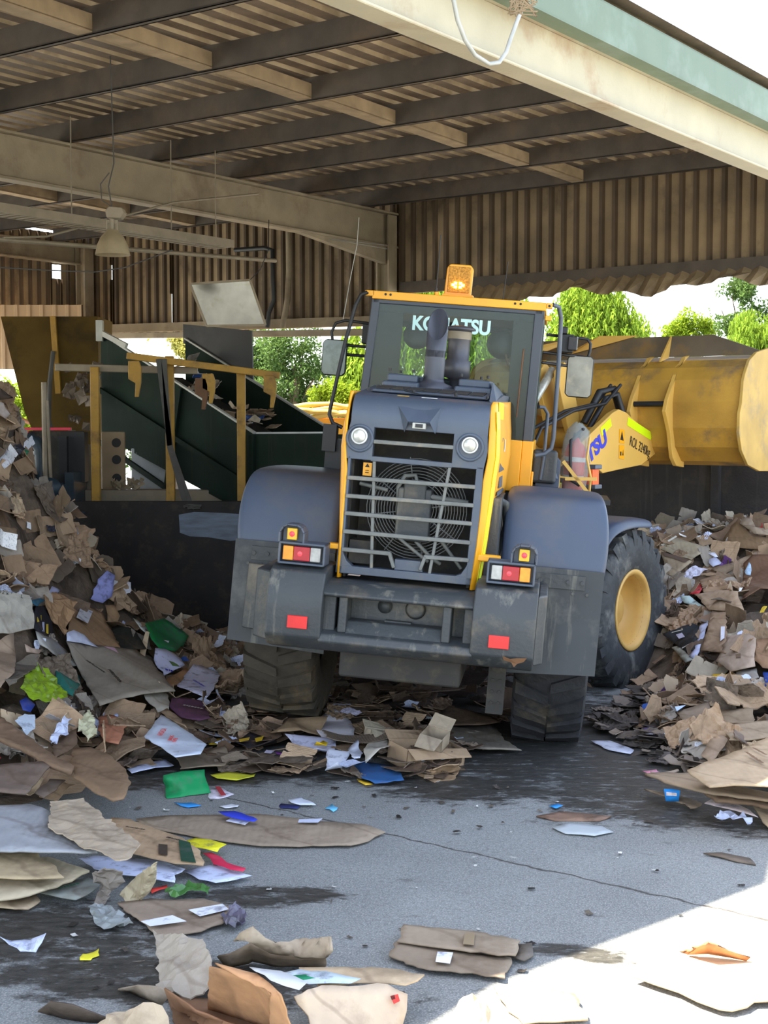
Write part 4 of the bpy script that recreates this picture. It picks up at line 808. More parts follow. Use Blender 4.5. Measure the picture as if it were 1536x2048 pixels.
for x in (-.3, -.22, .3, .22): b.tube([(x, 1.0, 1.9), (x, 1.5, 2.45), (x*1.1, 2.1, 2.62), (x*1.3, 2.7, 2.7), (x*1.4, 3.0, 2.9)], .018, 6)
b.tube([(.2, 2.6, 2.5), (.3, 2.75, 2.82), (.36, 2.95, 2.86), (.40, 3.05, 2.6), (.42, 3.05, 2.3)], .04, 8); b.tube([(.26, 2.6, 2.45), (.36, 2.78, 2.76), (.42, 2.92, 2.8), (.47, 3.0, 2.55), (.47, 3.0, 2.3)], .03, 8)
PF(b, 'hydraulic_hoses', M_rubber)
# bucket
HWB = 1.62; by = .38
back = [(4.55, 3.10), (3.95, 3.22), (3.60, 3.16), (3.42, 3.08), (3.33, 2.95), (3.28, 2.72), (3.29, 2.45), (3.36, 2.25), (3.52, 2.10), (3.8, 2.05), (4.8, 2.02)]
back = [(3.97, 3.22)]+back[2:]
inner = [(y+.03, z-(.02 if i < 3 else -.0)+(.03 if i > 6 else 0)) for i, (y, z) in enumerate(back)]
b = FB(); n = len(back); vs = []
for x in (-HWB, HWB):
    vs += [(x, y, z) for y, z in back]+[(x, y, z) for y, z in inner]
fs = [(i, i+1, 2*n+i+1, 2*n+i) for i in range(n-1)]+[(n+i, 3*n+i, 3*n+i+1, n+i+1) for i in range(n-1)]+[(0, 2*n, 3*n, n), (n-1, 2*n-1, 4*n-1, 3*n-1)]
b.add(vs, fs)
BK = PF(b, 'bucket', M_yeldirty)
for x in (-HWB-.03, HWB):
    b = FB(); pr = [(4.05, 3.30), (3.62, 3.23), (3.42, 3.14), (3.30, 3.0), (3.26, 2.93), (3.22, 2.70), (3.17, 2.60), (3.16, 2.40), (3.24, 2.22), (3.42, 2.07), (3.75, 2.0), (4.85, 1.97), (4.75, 2.2), (4.3, 2.6)]
    b.px(pr, x, x+.035); S(b, 'bucket_side', M_yelside, BK, bevel=.006)
for x in (-.86, -.46, .46, .86):
    b = FB(); pr = [(3.72, 3.22), (3.60, 3.2), (3.38, 3.02), (3.16, 2.75), (3.10, 2.62), (3.16, 2.52), (3.22, 2.42), (3.26, 2.28), (3.30, 2.14), (3.40, 2.05), (3.6, 2.03), (3.6, 2.12), (3.36, 2.25), (3.3, 2.45), (3.29, 2.72), (3.34, 2.95), (3.43, 3.08)]
    b.px(pr, x-.022, x+.022); S(b, 'hinge_plate', M_yelboom, BK, bevel=.005)
b = FB(); b.tube([(.44, 3.45, 2.24), (.88, 3.45, 2.24)], .05, 12); b.tube([(-.88, 3.45, 2.24), (-.44, 3.45, 2.24)], .05, 12); b.tube([(.46, 3.2, 2.7), (.86, 3.2, 2.7)], .03, 10); S(b, 'hinge_pin', M_black, BK)
b = FB(); b.prism([(-HWB, 3.72, 3.21), (HWB, 3.72, 3.21), (HWB-.02, 3.85, 3.26), (1.10, 3.82, 3.44), (-1.15, 3.82, 3.44), (-HWB+.02, 3.85, 3.26)], (0, .03, 0)); S(b, 'spill_guard', M_wearsteel, BK, bevel=.004)
b = FB()
for x in (-.95, .62): b.prism([(x, 3.72, 3.20), (x, 3.50, 3.15), (x, 3.80, 3.44)], (.02, 0, 0))
b.prism([(-.35, 3.70, 3.47), (-.85, 3.5, 3.27), (-.95, 3.45, 3.22), (-.98, 3.45, 3.29), (-.9, 3.5, 3.36)], (0, .03, 0))
b.prism([(-.55, 3.76, 3.28), (-.60, 3.6, 3.24), (-.2, 3.75, 3.47), (.25, 3.8, 3.46)], (0, .02, 0)); S(b, 'gusset', M_yelboom, BK)
# front working lamps on bracket
b = FB(); b.box(.80, 1.14, .98, 1.12, 2.08, 2.12); b.box(.80, 1.14, .98, 1.12, 1.90, 1.94); b.box(.80, 1.0, 1.06, 1.12, 1.9, 2.12); b.box(.55, .85, 1.0, 1.1, 1.95, 2.1); b.tube([(.9, 1.05, 1.6), (.9, 1.05, 1.95)], .03, 8); HL = PF(b, 'head_lamp_bracket', M_slate, bevel=.008)
b = FB(); b.box(.98, 1.03, .985, 1.11, 1.94, 2.08); b.box(1.07, 1.11, .985, 1.11, 1.94, 2.08); S(b, 'indicator_lens', mat('orange_glow_lens', lin((250, 110, 60)), .2, 0, .1, 20), HL)
b = FB(); b.prism([(.85, 1.0, 2.12), (1.02, 1.0, 2.12), (1.0, 1.0, 2.22), (.92, 1.0, 2.26), (.86, 1.0, 2.2)], (0, .12, 0)); S(b, 'head_lamp', M_slate, HL, bevel=.02)
# extinguisher (lifts out of its bracket)
EXT = empty('fire_extinguisher', label='red fire extinguisher wrapped in clear plastic beside the cab', cat='fire extinguisher')
EXT.matrix_basis = MR @ Matrix.Translation((1.10, 1.35, 1.88))
b = MB(); b.lathe([(.0001, 0), (.085, 0), (.09, .02), (.09, .36), (.075, .42), (.03, .46), (.028, .49), (.0001, .49)], (0, 0, 0), (0, 0, 1), 24); b.build('cylinder', M_red, EXT)
b = MB(); b.box(-.03, .03, -.02, .02, .48, .53); b.bar((0, 0, .52), (.05, -.08, .57), .02); b.tube([(0, -.02, .5), (-.05, -.11, .46), (-.04, -.12, .3), (-.02, -.11, .12), (.06, -.1, .08)], .014, 8); b.build('valve_and_hose', M_black, EXT)
b = MB(); b.lathe([(.0915, .12), (.0915, .16)], (0, 0, 0), (0, 0, 1), 24); b.lathe([(.0915, .28), (.0915, .32)], (0, 0, 0), (0, 0, 1), 24); b.build('label_band', M_white, EXT)
b = MB(); vs = []; n_ = 20; rn = random.Random(5)
for h_, r_ in ((.02, .10), (.15, .115), (.3, .12), (.45, .115), (.55, .09), (.62, .03)):
    vs += [((r_+rn.uniform(-.012, .012))*math.cos(2*math.pi*k_/n_)*1.05, (r_+rn.uniform(-.012, .012))*math.sin(2*math.pi*k_/n_), h_+rn.uniform(-.01, .01)) for k_ in range(n_)]
b.add(vs, [(i*n_+k_, i*n_+(k_+1) % n_, (i+1)*n_+(k_+1) % n_, (i+1)*n_+k_) for i in range(5) for k_ in range(n_)], True); b.build('plastic_bag', G_bag, EXT)
b = MB(); c_ = [(.98, 1.22), (1.25, 1.22), (1.25, 1.48), (.98, 1.48)]
for z_ in (1.89, 2.02): b.tube([(x, y, z_) for x, y in c_]+[(c_[0][0], c_[0][1], z_)], .008, 6)
for x, y in c_: b.tube([(x, y, 1.87), (x, y, 2.04)], .008, 6)
b.bar((1.0, 1.2, 2.16), (1.24, 1.2, 1.90), .03, .008, up=(0, 1, 0)); b.bar((1.03, 1.2, 2.01), (1.3, 1.2, 2.03), .03, .008, up=(0, 1, 0)); b.tube([(1.25, 1.22, 2.03), (1.20, 1.23, 2.2), (1.21, 1.25, 2.38)], .012, 6)
P(b, 'extinguisher_bracket', M_yelboom)
# ================================================================== CONVEYOR, GUARD FRAME, HOPPER, BALER
# inclined trough conveyor, running up and away along E2
C0 = Vector((-1.47, 15.8, 0)); SL = 1.22/2.45
def cv(t, w_, z): p = C0+E2*t+E1*w_; return Vector((p.x, p.y, z))
def side(t0, t1, w_, zt0, zt1, dep0, dep1, th=.03):
    m = MB(); m.prism([cv(t0, w_, zt0), cv(t1, w_, zt1), cv(t1, w_, zt1-dep1), cv(t0, w_, zt0-dep0)], E1*th); return m
CVY = empty('inclined_conveyor', cv(1.2, .7, 0), label='dark green inclined trough conveyor carrying cardboard up to the hopper', cat='conveyor')
def pc(m, name, mt, par=None, **k):
    """part given in world coordinates under an unrotated empty"""
    par = par or CVY; off = par.location.copy(); pp = par
    while pp.parent: pp = pp.parent; off = off+pp.location
    m.v = [v-off for v in m.v]; return m.build(name, mt, par, **k)
zt = lambda t: 2.33+SL*t
n1 = pc(side(0, 2.45, 0, 2.33, zt(2.45), .95, 1.25), 'near_side_plate', M_green)
pc(side(-1.6, 0, 0, 2.33, 2.33, 1.0, .95), 'near_side_plate', M_green)
f1 = pc(side(0, 2.45, 1.485, 2.33, zt(2.45), .9, .9), 'far_side_plate', M_green)
m = MB(); m.prism([cv(.0, .03, 2.33), cv(.0, 1.48, 2.33), cv(0, 1.48, 1.3), cv(0, .03, 1.3)], E2*-.02); pc(m, 'tail_plate', M_green)
m = MB(); m.prism([cv(-.3, .03, 1.75), cv(-.3, 1.48, 1.75), cv(2.5, 1.48, 3.05), cv(2.5, .03, 3.05)], (0, 0, -.05)); pc(m, 'belt', M_dark)
m = MB(); m.bar(cv(-.02, .0, 2.34), cv(2.45, .0, zt(2.45)+.01), .05, .02); pc(m, 'pale_worn_lip', M_paleedge)
m = MB(); m.bar(cv(-.02, 1.49, 2.34), cv(2.45, 1.49, zt(2.45)+.01), .05, .02); pc(m, 'pale_worn_lip', M_paleedge)
m = MB(); m.bar(cv(0, 0, 2.34), cv(0, 1.49, 2.34), .03, .02); pc(m, 'pale_worn_lip', M_paleedge)
for (a_, b_) in (((-.6, 1.45), (2.45, 2.86)), ((-.2, .95), (2.45, 2.22)), ((1.35, 1.62), (1.10, 2.86)), ((0, 1.35), (0, 2.32))):
    m = MB(); m.bar(cv(a_[0], -.03, a_[1]), cv(b_[0], -.03, b_[1]), .06, .04, up=tuple(E1)); pc(m, 'stiffener', M_green)
m = MB(); m.prism([cv(1.3, 1.5, 3.0), cv(2.5, 1.5, 3.5), cv(2.5, 1.5, 3.75), cv(1.32, 1.5, 3.62)], E1*.02); pc(m, 'upper_guard', M_black)
m = MB(); m.prism([cv(-1.6, .0, 1.4), cv(-1.6, 1.5, 1.4), cv(-1.6, 1.5, 0), cv(-1.6, 0, 0)], E2*.06); m.prism([cv(0, .0, 1.4), cv(0, 1.5, 1.4), cv(0, 1.5, 0), cv(0, 0, 0)], E2*.06); pc(m, 'support', M_black)
m = MB(); m.box(-3.50, -3.42, 17.1, 17.2, 3.45, 3.70); m.bar((-3.46, 17.15, 3.56), (-3.1, 16.95, 3.38), .05, .06); pc(m, 'pale_bracket', M_paleedge)
# guard frame of yellow posts
GF = empty('guard_frame', (-2.45, 15.75, 0), label='worn yellow steel guard frame of three posts and top rails behind the barrier', cat='frame')
for x, zt_ in ((-3.24, 3.08), (-2.40, 3.2), (-1.60, 3.05)):
    m = MB(); m.box(x-.05, x+.045, 15.72, 15.80, 0, zt_); pc(m, 'post', M_pyel, GF, bevel=.006, seg=1)
m = MB(); m.bar((-2.86, 15.66, 3.20), (-1.16, 15.66, 2.98), .08, .075); pc(m, 'yellow_top_rail', M_pyel, GF, bevel=.006, seg=1)
m = MB(); m.bar((-3.70, 15.84, 3.08), (-2.1, 15.84, 3.04), .07, .08); m2 = pc(m, 'grey_top_rail', M_tray, GF, bevel=.006, seg=1)
for x, z, h_ in ((-2.78, 3.14, .40), (-1.96, 3.0, .33), (-2.04, 2.95, .35), (-1.28, 2.98, .36)):
    m = MB(); m.prism([(x-.06, 15.60, z), (x+.06, 15.60, z), (x+.085, 15.60, z-.08), (x+.08, 15.60, z-h_*.6), (x+.05, 15.60, z-h_), (x+.01, 15.60, z-h_), (x+.02, 15.60, z-h_*.62), (x-.06, 15.60, z-h_*.5)], (0, .05, 0)); pc(m, 'curved_hook', M_pyel if x != -2.04 else M_rust, GF, bevel=.006, seg=1)
m = MB()
for q, (dx, ex_) in enumerate(((0, .12), (.06, -.02))): m.bar((-2.50+dx, 15.6, 3.16), (-2.44+ex_*.5+dx, 15.6, 2.2), .06, .012, up=(0, 1, 0)); m.bar((-2.44+ex_*.5+dx, 15.6, 2.2), (-2.18+ex_*.4, 15.46, 1.52), .055, .012, up=(0, 1, 0))
rn = random.Random(4)
for q in range(5): m.tube([(-2.2+.2*rn.random(), 15.42, 1.5+.06*rn.random()) for _ in range(5)], .010, 5)
wb(m, 'ratchet_strap', M_strap, 'grey webbing strap hanging in two lines from the yellow guard rail', 'strap')
# steel barrier
m = MB(); m.box(-3.45, -.55, 15.46, 15.52, 0, 1.59); BR = wb(m, 'steel_barrier', M_plate, 'dark steel plate barrier standing behind the left heap', 'barrier', bevel=.006, seg=1)
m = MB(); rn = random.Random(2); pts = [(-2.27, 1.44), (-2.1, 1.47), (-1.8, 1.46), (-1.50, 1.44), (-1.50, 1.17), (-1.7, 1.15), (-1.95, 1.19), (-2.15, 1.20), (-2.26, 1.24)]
m.prism([(x, 15.458, z) for x, z in pts], (0, -.003, 0)); m.v = [v-BR.location for v in m.v]; sc_ = m.build('painted_light_patch', M_lightpatch, BR)  # patch of light painted onto the plate
# hopper / chute
HP = empty('hopper', (-4.4, 18.9, 0), label='tall tapering rusty yellow steel hopper beneath the left wall', cat='hopper')
m = MB(); T = [(-5.06, 18.6), (-3.78, 18.6), (-3.78, 19.6), (-5.06, 19.6)]; B_ = [(-4.62, 18.85), (-3.9, 18.85), (-3.9, 19.5), (-4.62, 19.5)]
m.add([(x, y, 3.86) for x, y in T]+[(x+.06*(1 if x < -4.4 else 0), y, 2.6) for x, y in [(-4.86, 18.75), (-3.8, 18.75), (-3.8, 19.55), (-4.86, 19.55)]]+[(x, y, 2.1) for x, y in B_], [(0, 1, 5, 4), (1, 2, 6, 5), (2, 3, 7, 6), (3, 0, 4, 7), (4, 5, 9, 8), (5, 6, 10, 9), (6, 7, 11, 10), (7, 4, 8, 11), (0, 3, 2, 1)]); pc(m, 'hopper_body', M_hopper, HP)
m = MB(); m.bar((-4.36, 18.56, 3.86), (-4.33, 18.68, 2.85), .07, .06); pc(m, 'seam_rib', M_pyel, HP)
m = MB(); m.tube([(-4.36, 18.55, 3.4), (-4.40, 18.5, 3.0), (-4.42, 18.5, 2.5), (-4.35, 18.55, 2.15)], .03, 8); pc(m, 'hanging_hose', M_strap, HP)
m = MB(); m.box(-4.6, -3.9, 18.9, 19.4, 0, 2.12); pc(m, 'stand', M_dark, HP)
# rubbish snagged between hopper and conveyor
m = MB(); rn = random.Random(11)
for q in range(26):
    x, z = -3.62+rn.uniform(-.22, .16), 2.72+rn.uniform(-.42, .42); s = rn.uniform(.03, .10); a = rn.random()*6
    m.prism([(x+s*math.cos(a+i*1.57), 17.0+rn.uniform(-.1, .1), z+s*math.sin(a+i*1.57)*1.2) for i in range(4)], (0, .02, .01))
o = wb(m, 'snagged_scraps', M_cardwet, 'torn paper and wire snagged on the conveyor head beside the hopper', 'scraps'); o.color = lin((120, 104, 86)); o['kind'] = 'stuff'
# cabinets behind the frame
def cab(name, x0, x1, y0, y1, z0, z1, mt, label, cat, extra=None):
    m = MB(); m.box(x0, x1, y0, y1, z0, z1); o = wb(m, name, mt, label, cat, bevel=.008, seg=1); return o
o = cab('control_cabinet', -3.05, -2.52, 16.9, 17.4, .5, 2.15, M_cab_w, 'pale grey steel cabinet under the conveyor between the yellow posts', 'cabinet')
m = MB(); m.box(-2.99, -2.58, 16.88, 16.9, 1.56, 2.1); m.v = [v-o.location for v in m.v]; m.build('door', M_cab_w, o)
o = cab('perforated_panel', -3.35, -3.07, 16.6, 16.65, 1.5, 2.35, M_cab_t, 'tan metal panel with three round holes under the conveyor', 'panel')
for z in (2.22, 2.02, 1.80):
    m = MB(); m.disc((-3.17, 16.599, z), (0, -1, 0), .055, .004, 16); m.v = [v-o.location for v in m.v]; m.build('hole', M_ink, o)
cab('cabinet', -3.62, -3.42, 16.4, 16.6, .3, 2.2, M_tray, 'narrow grey cabinet left of the first yellow post', 'cabinet')
cab('steel_beam', -3.65, -1.5, 16.2, 16.45, 1.50, 1.68, M_tray, 'grey horizontal steel beam just behind the dark barrier', 'crossbeam')  # the last one is a horizontal steel beam
# baler
BL = empty('baler', (-4.2, 15.9, 0), label='dark blue steel baling machine with hydraulic pipes behind the left heap', cat='baling machine')
m = MB(); m.box(-5.6, -3.56, 15.55, 16.5, 0, 1.78); pc(m, 'body', M_machine, BL, bevel=.02)
m = MB(); m.box(-3.56, -3.46, 15.6, 16.3, 0, 1.9); pc(m, 'end_plate', M_machine, BL)
for q, x in enumerate((-4.02, -3.93, -3.84, -3.76, -3.68, -3.62)):
    m = MB(); zt_ = 1.40-.03*abs(q-3)
    m.tube([(x, 15.48, .1), (x, 15.48, zt_-.06), (x-.02, 15.48, zt_-.02), (x-.07, 15.48, zt_), (x-.25, 15.5, zt_)], .019, 8); pc(m, 'hydraulic_pipe', M_rubber, BL)
m = MB(); m.lathe([(.0001, 0), (.13, 0), (.13, .05), (.0001, .05)], (-3.70, 15.5, 1.72), (.2, -1, 0), 24); m.tube([(-3.7, 15.5, 1.62), (-3.68, 15.5, 1.50), (-3.3, 15.45, 1.46)], .012, 6); pc(m, 'round_cover', M_machine, BL)
m = MB(); m.tube([(-3.82, 15.6, 1.7), (-3.82, 15.6, 2.14), (-3.86, 15.6, 2.24), (-3.94, 15.6, 2.28), (-4.08, 15.6, 2.26)], .07, 14); m.lathe([(.085, 0), (.085, .04)], (-3.82, 15.6, 2.1), (0, 0, 1), 14); pc(m, 'elbow_pipe', M_machine, BL)
m = MB(); m.tube([(-4.35, 15.4, 2.12), (-4.15, 15.4, 2.14), (-4.05, 15.4, 2.05), (-4.03, 15.4, 1.9)], .035, 10); pc(m, 'bent_hose', M_rubber, BL)
m = MB(); m.tube([(-4.4, 15.4, 2.5), (-4.15, 15.4, 2.48), (-4.0, 15.4, 2.38)], .03, 10); pc(m, 'bent_hose', M_rubber, BL)
m = MB(); m.tube([(-3.75, 15.5, 1.8), (-3.75, 15.5, 2.9)], .03, 8); m.tube([(-3.69, 15.5, 1.8), (-3.72, 15.5, 2.7)], .02, 8); pc(m, 'upright_rod', M_tray, BL)
m = MB(); m.lathe([(.0001, 0), (.19, 0), (.19, .4), (.0001, .4)], (-4.05, 15.3, 1.75), (0, 1, 0), 24); pc(m, 'motor', M_machine, BL)
m = MB(); m.box(-4.35, -3.5, 16.3, 16.35, 1.75, 2.36); pc(m, 'back_board', M_dark, BL)
m = MB(); m.box(-4.25, -3.62, 16.2, 16.26, 2.37, 2.40); wb(m, 'red_rail', M_redbr, 'bright pink-red rail catching daylight above the baling machine', 'rail')
m = MB(); m.box(-4.24, -4.10, 16.16, 16.2, 2.27, 2.36); wb(m, 'red_marker', M_redbr, 'small pink-red marker plate hanging at the left end of the rail', 'marker')
m = MB(); m.box(-3.70, -3.60, 15.9, 16.1, 1.78, 2.3); m.box(-3.60, -3.42, 16.0, 16.2, 1.78, 2.35); wb(m, 'upright_stand', M_black, 'dark upright steel frame beside the baling machine elbow pipe', 'stand')
# overhead mirror
A = [at(380, 568, 15.93), at(500, 560, 15.93), at(531, 650, 15.955), at(413, 652, 15.955)]
ctr = sum(A, Vector())/4; MI = empty('overhead_mirror', ctr, label='tilted rectangular safety mirror hanging below the roof', cat='mirror')
nn = (A[1]-A[0]).cross(A[3]-A[0]).normalized()
if nn.y > 0: nn = -nn
m = MB(); m.prism(A, -nn*.03); pc(m, 'backing', M_black, MI)
m = MB(); ins = [p+(ctr-p)*.02+nn*.004 for p in A]; m.prism(ins, nn*.004); pc(m, 'mirror_glass', mirror_mat('overhead_mirror_glass', (.22, .22, .20, 1), .10, lin((110, 104, 86))), MI)
m = MB()
for i in range(4): m.bar(A[i]+nn*.006, A[(i+1) % 4]+nn*.006, .025, .025)
pc(m, 'frame', M_rafter, MI)
m = MB(); m.tube([A[1], A[1]+Vector((.12, 0, .12)), A[1]+Vector((.20, .1, .35)), A[1]+Vector((.2, .2, .7))], .005, 5); pc(m, 'hanging_wire', M_black, MI)
# high-bay lamp
LP = empty('high_bay_lamp', (-2.40, 12.5, 3.93), label='dusty bell-shaped industrial lamp hanging from the roof at the left', cat='lamp')
m = MB(); m.lathe([(.155, 0), (.15, .02), (.135, .09), (.10, .16), (.055, .21), (.05, .22)], (0, 0, 0), (0, 0, 1), 32); m.lathe([(.148, .002), (.13, .08), (.095, .15), (.05, .2)], (0, 0, 0), (0, 0, 1), 32)
m.build('shade', M_lampsh, LP)
m = MB(); m.lathe([(.0001, .03), (.03, .035), (.045, .07), (.03, .13), (.02, .2)], (0, 0, 0), (0, 0, 1), 16); m.build('bulb', M_white, LP)
m = MB(); m.tube([(0, 0, .2), (0, 0, .32)], .022, 10); m.bar((-.045, 0, .2), (-.045, 0, .29), .012, .03); m.bar((.045, 0, .2), (.045, 0, .29), .012, .03); m.bar((-.05, 0, .29), (.05, 0, .29), .012, .03); m.build('lamp_holder', M_tray, LP)
m = MB(); m.prism([(-.04, -.07, .32), (.08, -.07, .31), (.12, -.07, .36), (.10, -.07, .41), (-.02, -.07, .42), (-.05, -.07, .38)], (0, .14, 0)); m.build('ballast_box', M_tray, LP, bevel=.012)
m = MB(); m.tube([(0, 0, .4), (-.03, 0, .6), (.02, 0, .8), (0, 0, 1.74)], .006, 6); m.tube([(.03, 0, .4), (-.09, 0, .48), (-.1, 0, .62), (-.02, 0, .72)], .005, 6); m.build('cable', M_strap, LP)
# cable tray and rods
m = MB(); z_ = 4.42
m.prism([W(4, 10.62, z_), W(11.98, 10.62, z_), W(11.98, 10.62, z_+.09), W(4, 10.62, z_+.09)], E2*.012); m.prism([W(4, 10.88, z_), W(11.98, 10.88, z_), W(11.98, 10.88, z_+.09), W(4, 10.88, z_+.09)], E2*.012)
for i in range(80): m.prism([W(4+i*.1, 10.63, z_), W(4.035+i*.1, 10.63, z_), W(4.035+i*.1, 10.88, z_), W(4+i*.1, 10.88, z_)], (0, 0, .01))
CT = wb(m, 'cable_tray', M_tray, 'long perforated metal cable tray hanging below the roof at the left', 'cable tray')
for a_ in (8.2, 9.6, 11.0, 11.7):
    m = MB(); m.tube([W(a_, 10.64, z_+.05), W(a_, 10.64, 5.46)], .007, 6); m.v = [v-CT.location for v in m.v]; m.build('hanger_rod', M_tray, CT)
m = MB(); m.tube([W(6, 11.2, 4.12), W(13.4, 11.2, 4.45)], .025, 8); m.tube([W(9.2, 11.2, 4.28), W(9.5, 10.9, 4.3), W(11, 10.6, 4.8), W(12.5, 10.7, 5.1)], .012, 6)
wb(m, 'conduit_pipe', M_tray, 'thin grey conduit pipe running under the cable tray', 'pipe')
# conduits on the far wall
def tubea(pts, a, r): m = MB(); m.tube([ona(u, v, a) for u, v in pts], r, 8); return m
wb(tubea([(470, 500), (530, 496), (545, 500), (546, 560), (548, 600), (538, 625), (535, 655)], 16.3, .035), 'conduit_pipe', M_rubber, 'dark bent pipe on the wall just right of the tilted mirror', 'pipe')
m = MB(); m.tube([ona(u, v, 16.35) for u, v in [(577, 455), (578, 540), (575, 600), (565, 655)]], .045, 8)
wb(m, 'down_pipe', M_rafter, 'brown downpipe on the far wall left of the loader', 'pipe')
m = MB(); m.tube([W(16.2, 11.5, 4.9), onb(660, 478, 11.55), onb(768, 490, 11.55)], .006, 5); wb(m, 'stay_wire', M_paleedge, 'thin pale wire under the middle rafter by the column', 'wire')
m = MB(); m.tube([at(718, 435, 14), at(714, 490, 14), at(700, 560, 14), at(686, 640, 14)], .004, 5); wb(m, 'dangling_wire', M_paleedge, 'thin pale wire dangling beside the cab', 'wire')
m = MB(); m.tube([at(0, 535, 13), at(100, 541, 13), at(190, 544, 13), at(250, 535, 13), at(345, 500, 13)], .006, 5); wb(m, 'sagging_cable', M_strap, 'thin dark cable sagging across the left wall', 'cable')
m = MB()
pts = [(905, -60), (907, 0), (915, 40), (930, 80), (950, 110), (978, 128), (998, 125), (1012, 105), (1022, 75), (1035, 40), (1044, 18)]
m.tube([onb(u, v, 4.76) for u, v in pts], .014, 8); wb(m, 'looped_cable', M_paleedge, 'pale cable hanging in a loop from the cream roof beam', 'cable')
m = MB(); rn = random.Random(8); c = onb(1045, 12, 4.74)
for q in range(16): m.tube([c+Vector((rn.uniform(-.10, .10), 0, rn.uniform(-.07, .09))) for _ in range(4)], .006, 4)
o = wb(m, 'bird_nest', M_strut, 'scruffy tuft of straw caught at the roof edge', 'straw tuft'); o['kind'] = 'stuff'
# orange container outside with rolled tarp
m = MB(); m.box(-2.6, 2.0, 23.5, 26, 0, 2.55); SK = wb(m, 'skip_container', M_orange, 'orange steel skip container standing outside behind the conveyor', 'skip', bevel=.02)
m = MB(); rn = random.Random(6)
for q in range(5): m.tube([(-2.5+i*.4, 23.45+.05*math.sin(i+q), 2.58+.04*q+.05*math.sin(i*1.7+q*2)) for i in range(12)], .05, 6)
m.v = [v-SK.location for v in m.v]; m.build('rolled_tarp', M_yelboom, SK)
m = MB(); m.box(-3.2, -1.6, 29.0, 29.4, 2.9, 3.35); 
# outside shed corner seen left of the hopper
m = MB(); corr(m, 0, 2.2, lambda b, d, e: Vector((-6.9+b, 22.0-d, 4.3 if e else 3.30)), .2, .05, .03); SH = wb(m, 'neighbour_shed_wall', mat('shed_tan', lin((196, 164, 128)), .7, 0, .1, 2), 'tan ribbed sheet cladding seen outside left of the hopper', 'cladding')
m = MB(); m.tube([at(-60, 828, 18.8), at(15, 830, 18.8), at(40, 838, 18.8), at(90, 857, 18.85)], .03, 6); wb(m, 'orange_hose', mat('hose_orange', lin((240, 170, 130)), .5, 0, .1, 4), 'orange hose crossing the daylight left of the hopper', 'hose')
# ================================================================== TREES
def foliage(mb, blobs, n, size, rnd, droop=0.0, asp=.5):
    tot = sum(b[3]**2*b[5] for b in blobs)
    for (x, y, z, rx, ry, rz) in [(b[0], b[1], b[2], b[3], b[4], b[5]) for b in blobs]:
        for _ in range(int(n*rx*rx*rz/tot)+1):
            th = rnd.random()*2*math.pi; ph = math.acos(rnd.uniform(-1, 1)); r_ = rnd.random()**.45
            c = Vector((x+rx*r_*math.sin(ph)*math.cos(th), y+ry*r_*math.sin(ph)*math.sin(th), z+rz*r_*math.cos(ph)))
            nz = mnoise.noise(c*1.1)
            if nz < -.12: continue
            d = Vector((rnd.gauss(0, 1), rnd.gauss(0, 1), rnd.gauss(0, 1)))
            if droop: d = Vector((rnd.gauss(0, .25), rnd.gauss(0, .25), -1))
            d.normalize(); u = d.orthogonal().normalized(); u.rotate(Matrix.Rotation(rnd.random()*6.28, 3, d)); s = size*rnd.uniform(.6, 1.3)
            mb.add([c-u*s*asp*.5, c+d*s*.5-u*s*asp*.1, c+d*s, c+u*s*asp*.5], [(0, 1, 2, 3)])
def tree(name, label, group, x, y, blobs, n, size, leaf, trunk_h, seed, droop=0, tr=.12, asp=.5):
    rn = random.Random(seed); T = empty(name, (x, y, 0), label=label, cat='tree', group=group)
    m = MB(); foliage(m, blobs, n, size, rn, droop, asp); m.build('foliage', leaf, T, smooth=False)
    m = MB(); m.tube([(0, 0, 0), (.05, 0, trunk_h*.5), (0, .05, trunk_h)], [tr*1.3, tr, tr*.6], 8)
    for b_ in blobs[:6]: m.tube([(0, 0, trunk_h*.6), (b_[0]*.5, b_[1]*.5, (trunk_h*.6+b_[2])/2+.2), (b_[0], b_[1], b_[2])], [tr*.5, tr*.3, tr*.1], 6)
    m.build('trunk', M_bark, T); return T
def willow(label, x, y, w_, top, bot, seed, nst=260):
    rn = random.Random(seed); T = empty('willow_tree', (x, y, 0), label=label, cat='tree'); m = MB()
    for i in range(nst):
        a = rn.random()*2*math.pi; r_ = w_*math.sqrt(rn.random()); px_, py_ = r_*math.cos(a), r_*math.sin(a)*.7
        zt_ = top-(r_/w_)**2*(top-bot)*.28+rn.uniform(-.35, .3)+.35*math.sin(px_*2.3+seed); ln = rn.uniform(.9, 2.6); z = zt_
        while z > max(zt_-ln, bot):
            z -= rn.uniform(.03, .06); c = Vector((px_+rn.gauss(0, .045), py_+rn.gauss(0, .045), z)); s = rn.uniform(.12, .22)
            d = Vector((rn.gauss(0, .45), rn.gauss(0, .45), -1)).normalized(); u = d.orthogonal(); u.rotate(Matrix.Rotation(rn.random()*6.28, 3, d))
            m.add([c-u*.022, c+u*.022, c+d*s], [(0, 1, 2)])
    m.build('foliage', L_willow, T, smooth=False)
    m = MB(); m.tube([(0, 0, 0), (.1, 0, top*.5), (0, 0, top*.8)], [.35, .25, .1], 10)
    for q in range(7):
        a = q*.9; m.tube([(0, 0, top*.5), (w_*.4*math.cos(a), w_*.3*math.sin(a), top*.85), (w_*.75*math.cos(a), w_*.5*math.sin(a), top*.8)], [.12, .07, .03], 6)
    m.build('trunk', M_bark, T)
def X(u, D): return (u-768)/FPX*D
def Z(v, D): return at(768, v, D).z
willow('weeping willow in full green leaf right of the cab roof', X(1195, 36), 36, 1.35, Z(560, 36)+.2, 1.0, 3, 560)
willow('weeping willow seen through the cab windows', X(900, 34), 34, 2.0, Z(590, 34)+.8, 1.0, 9, 640)
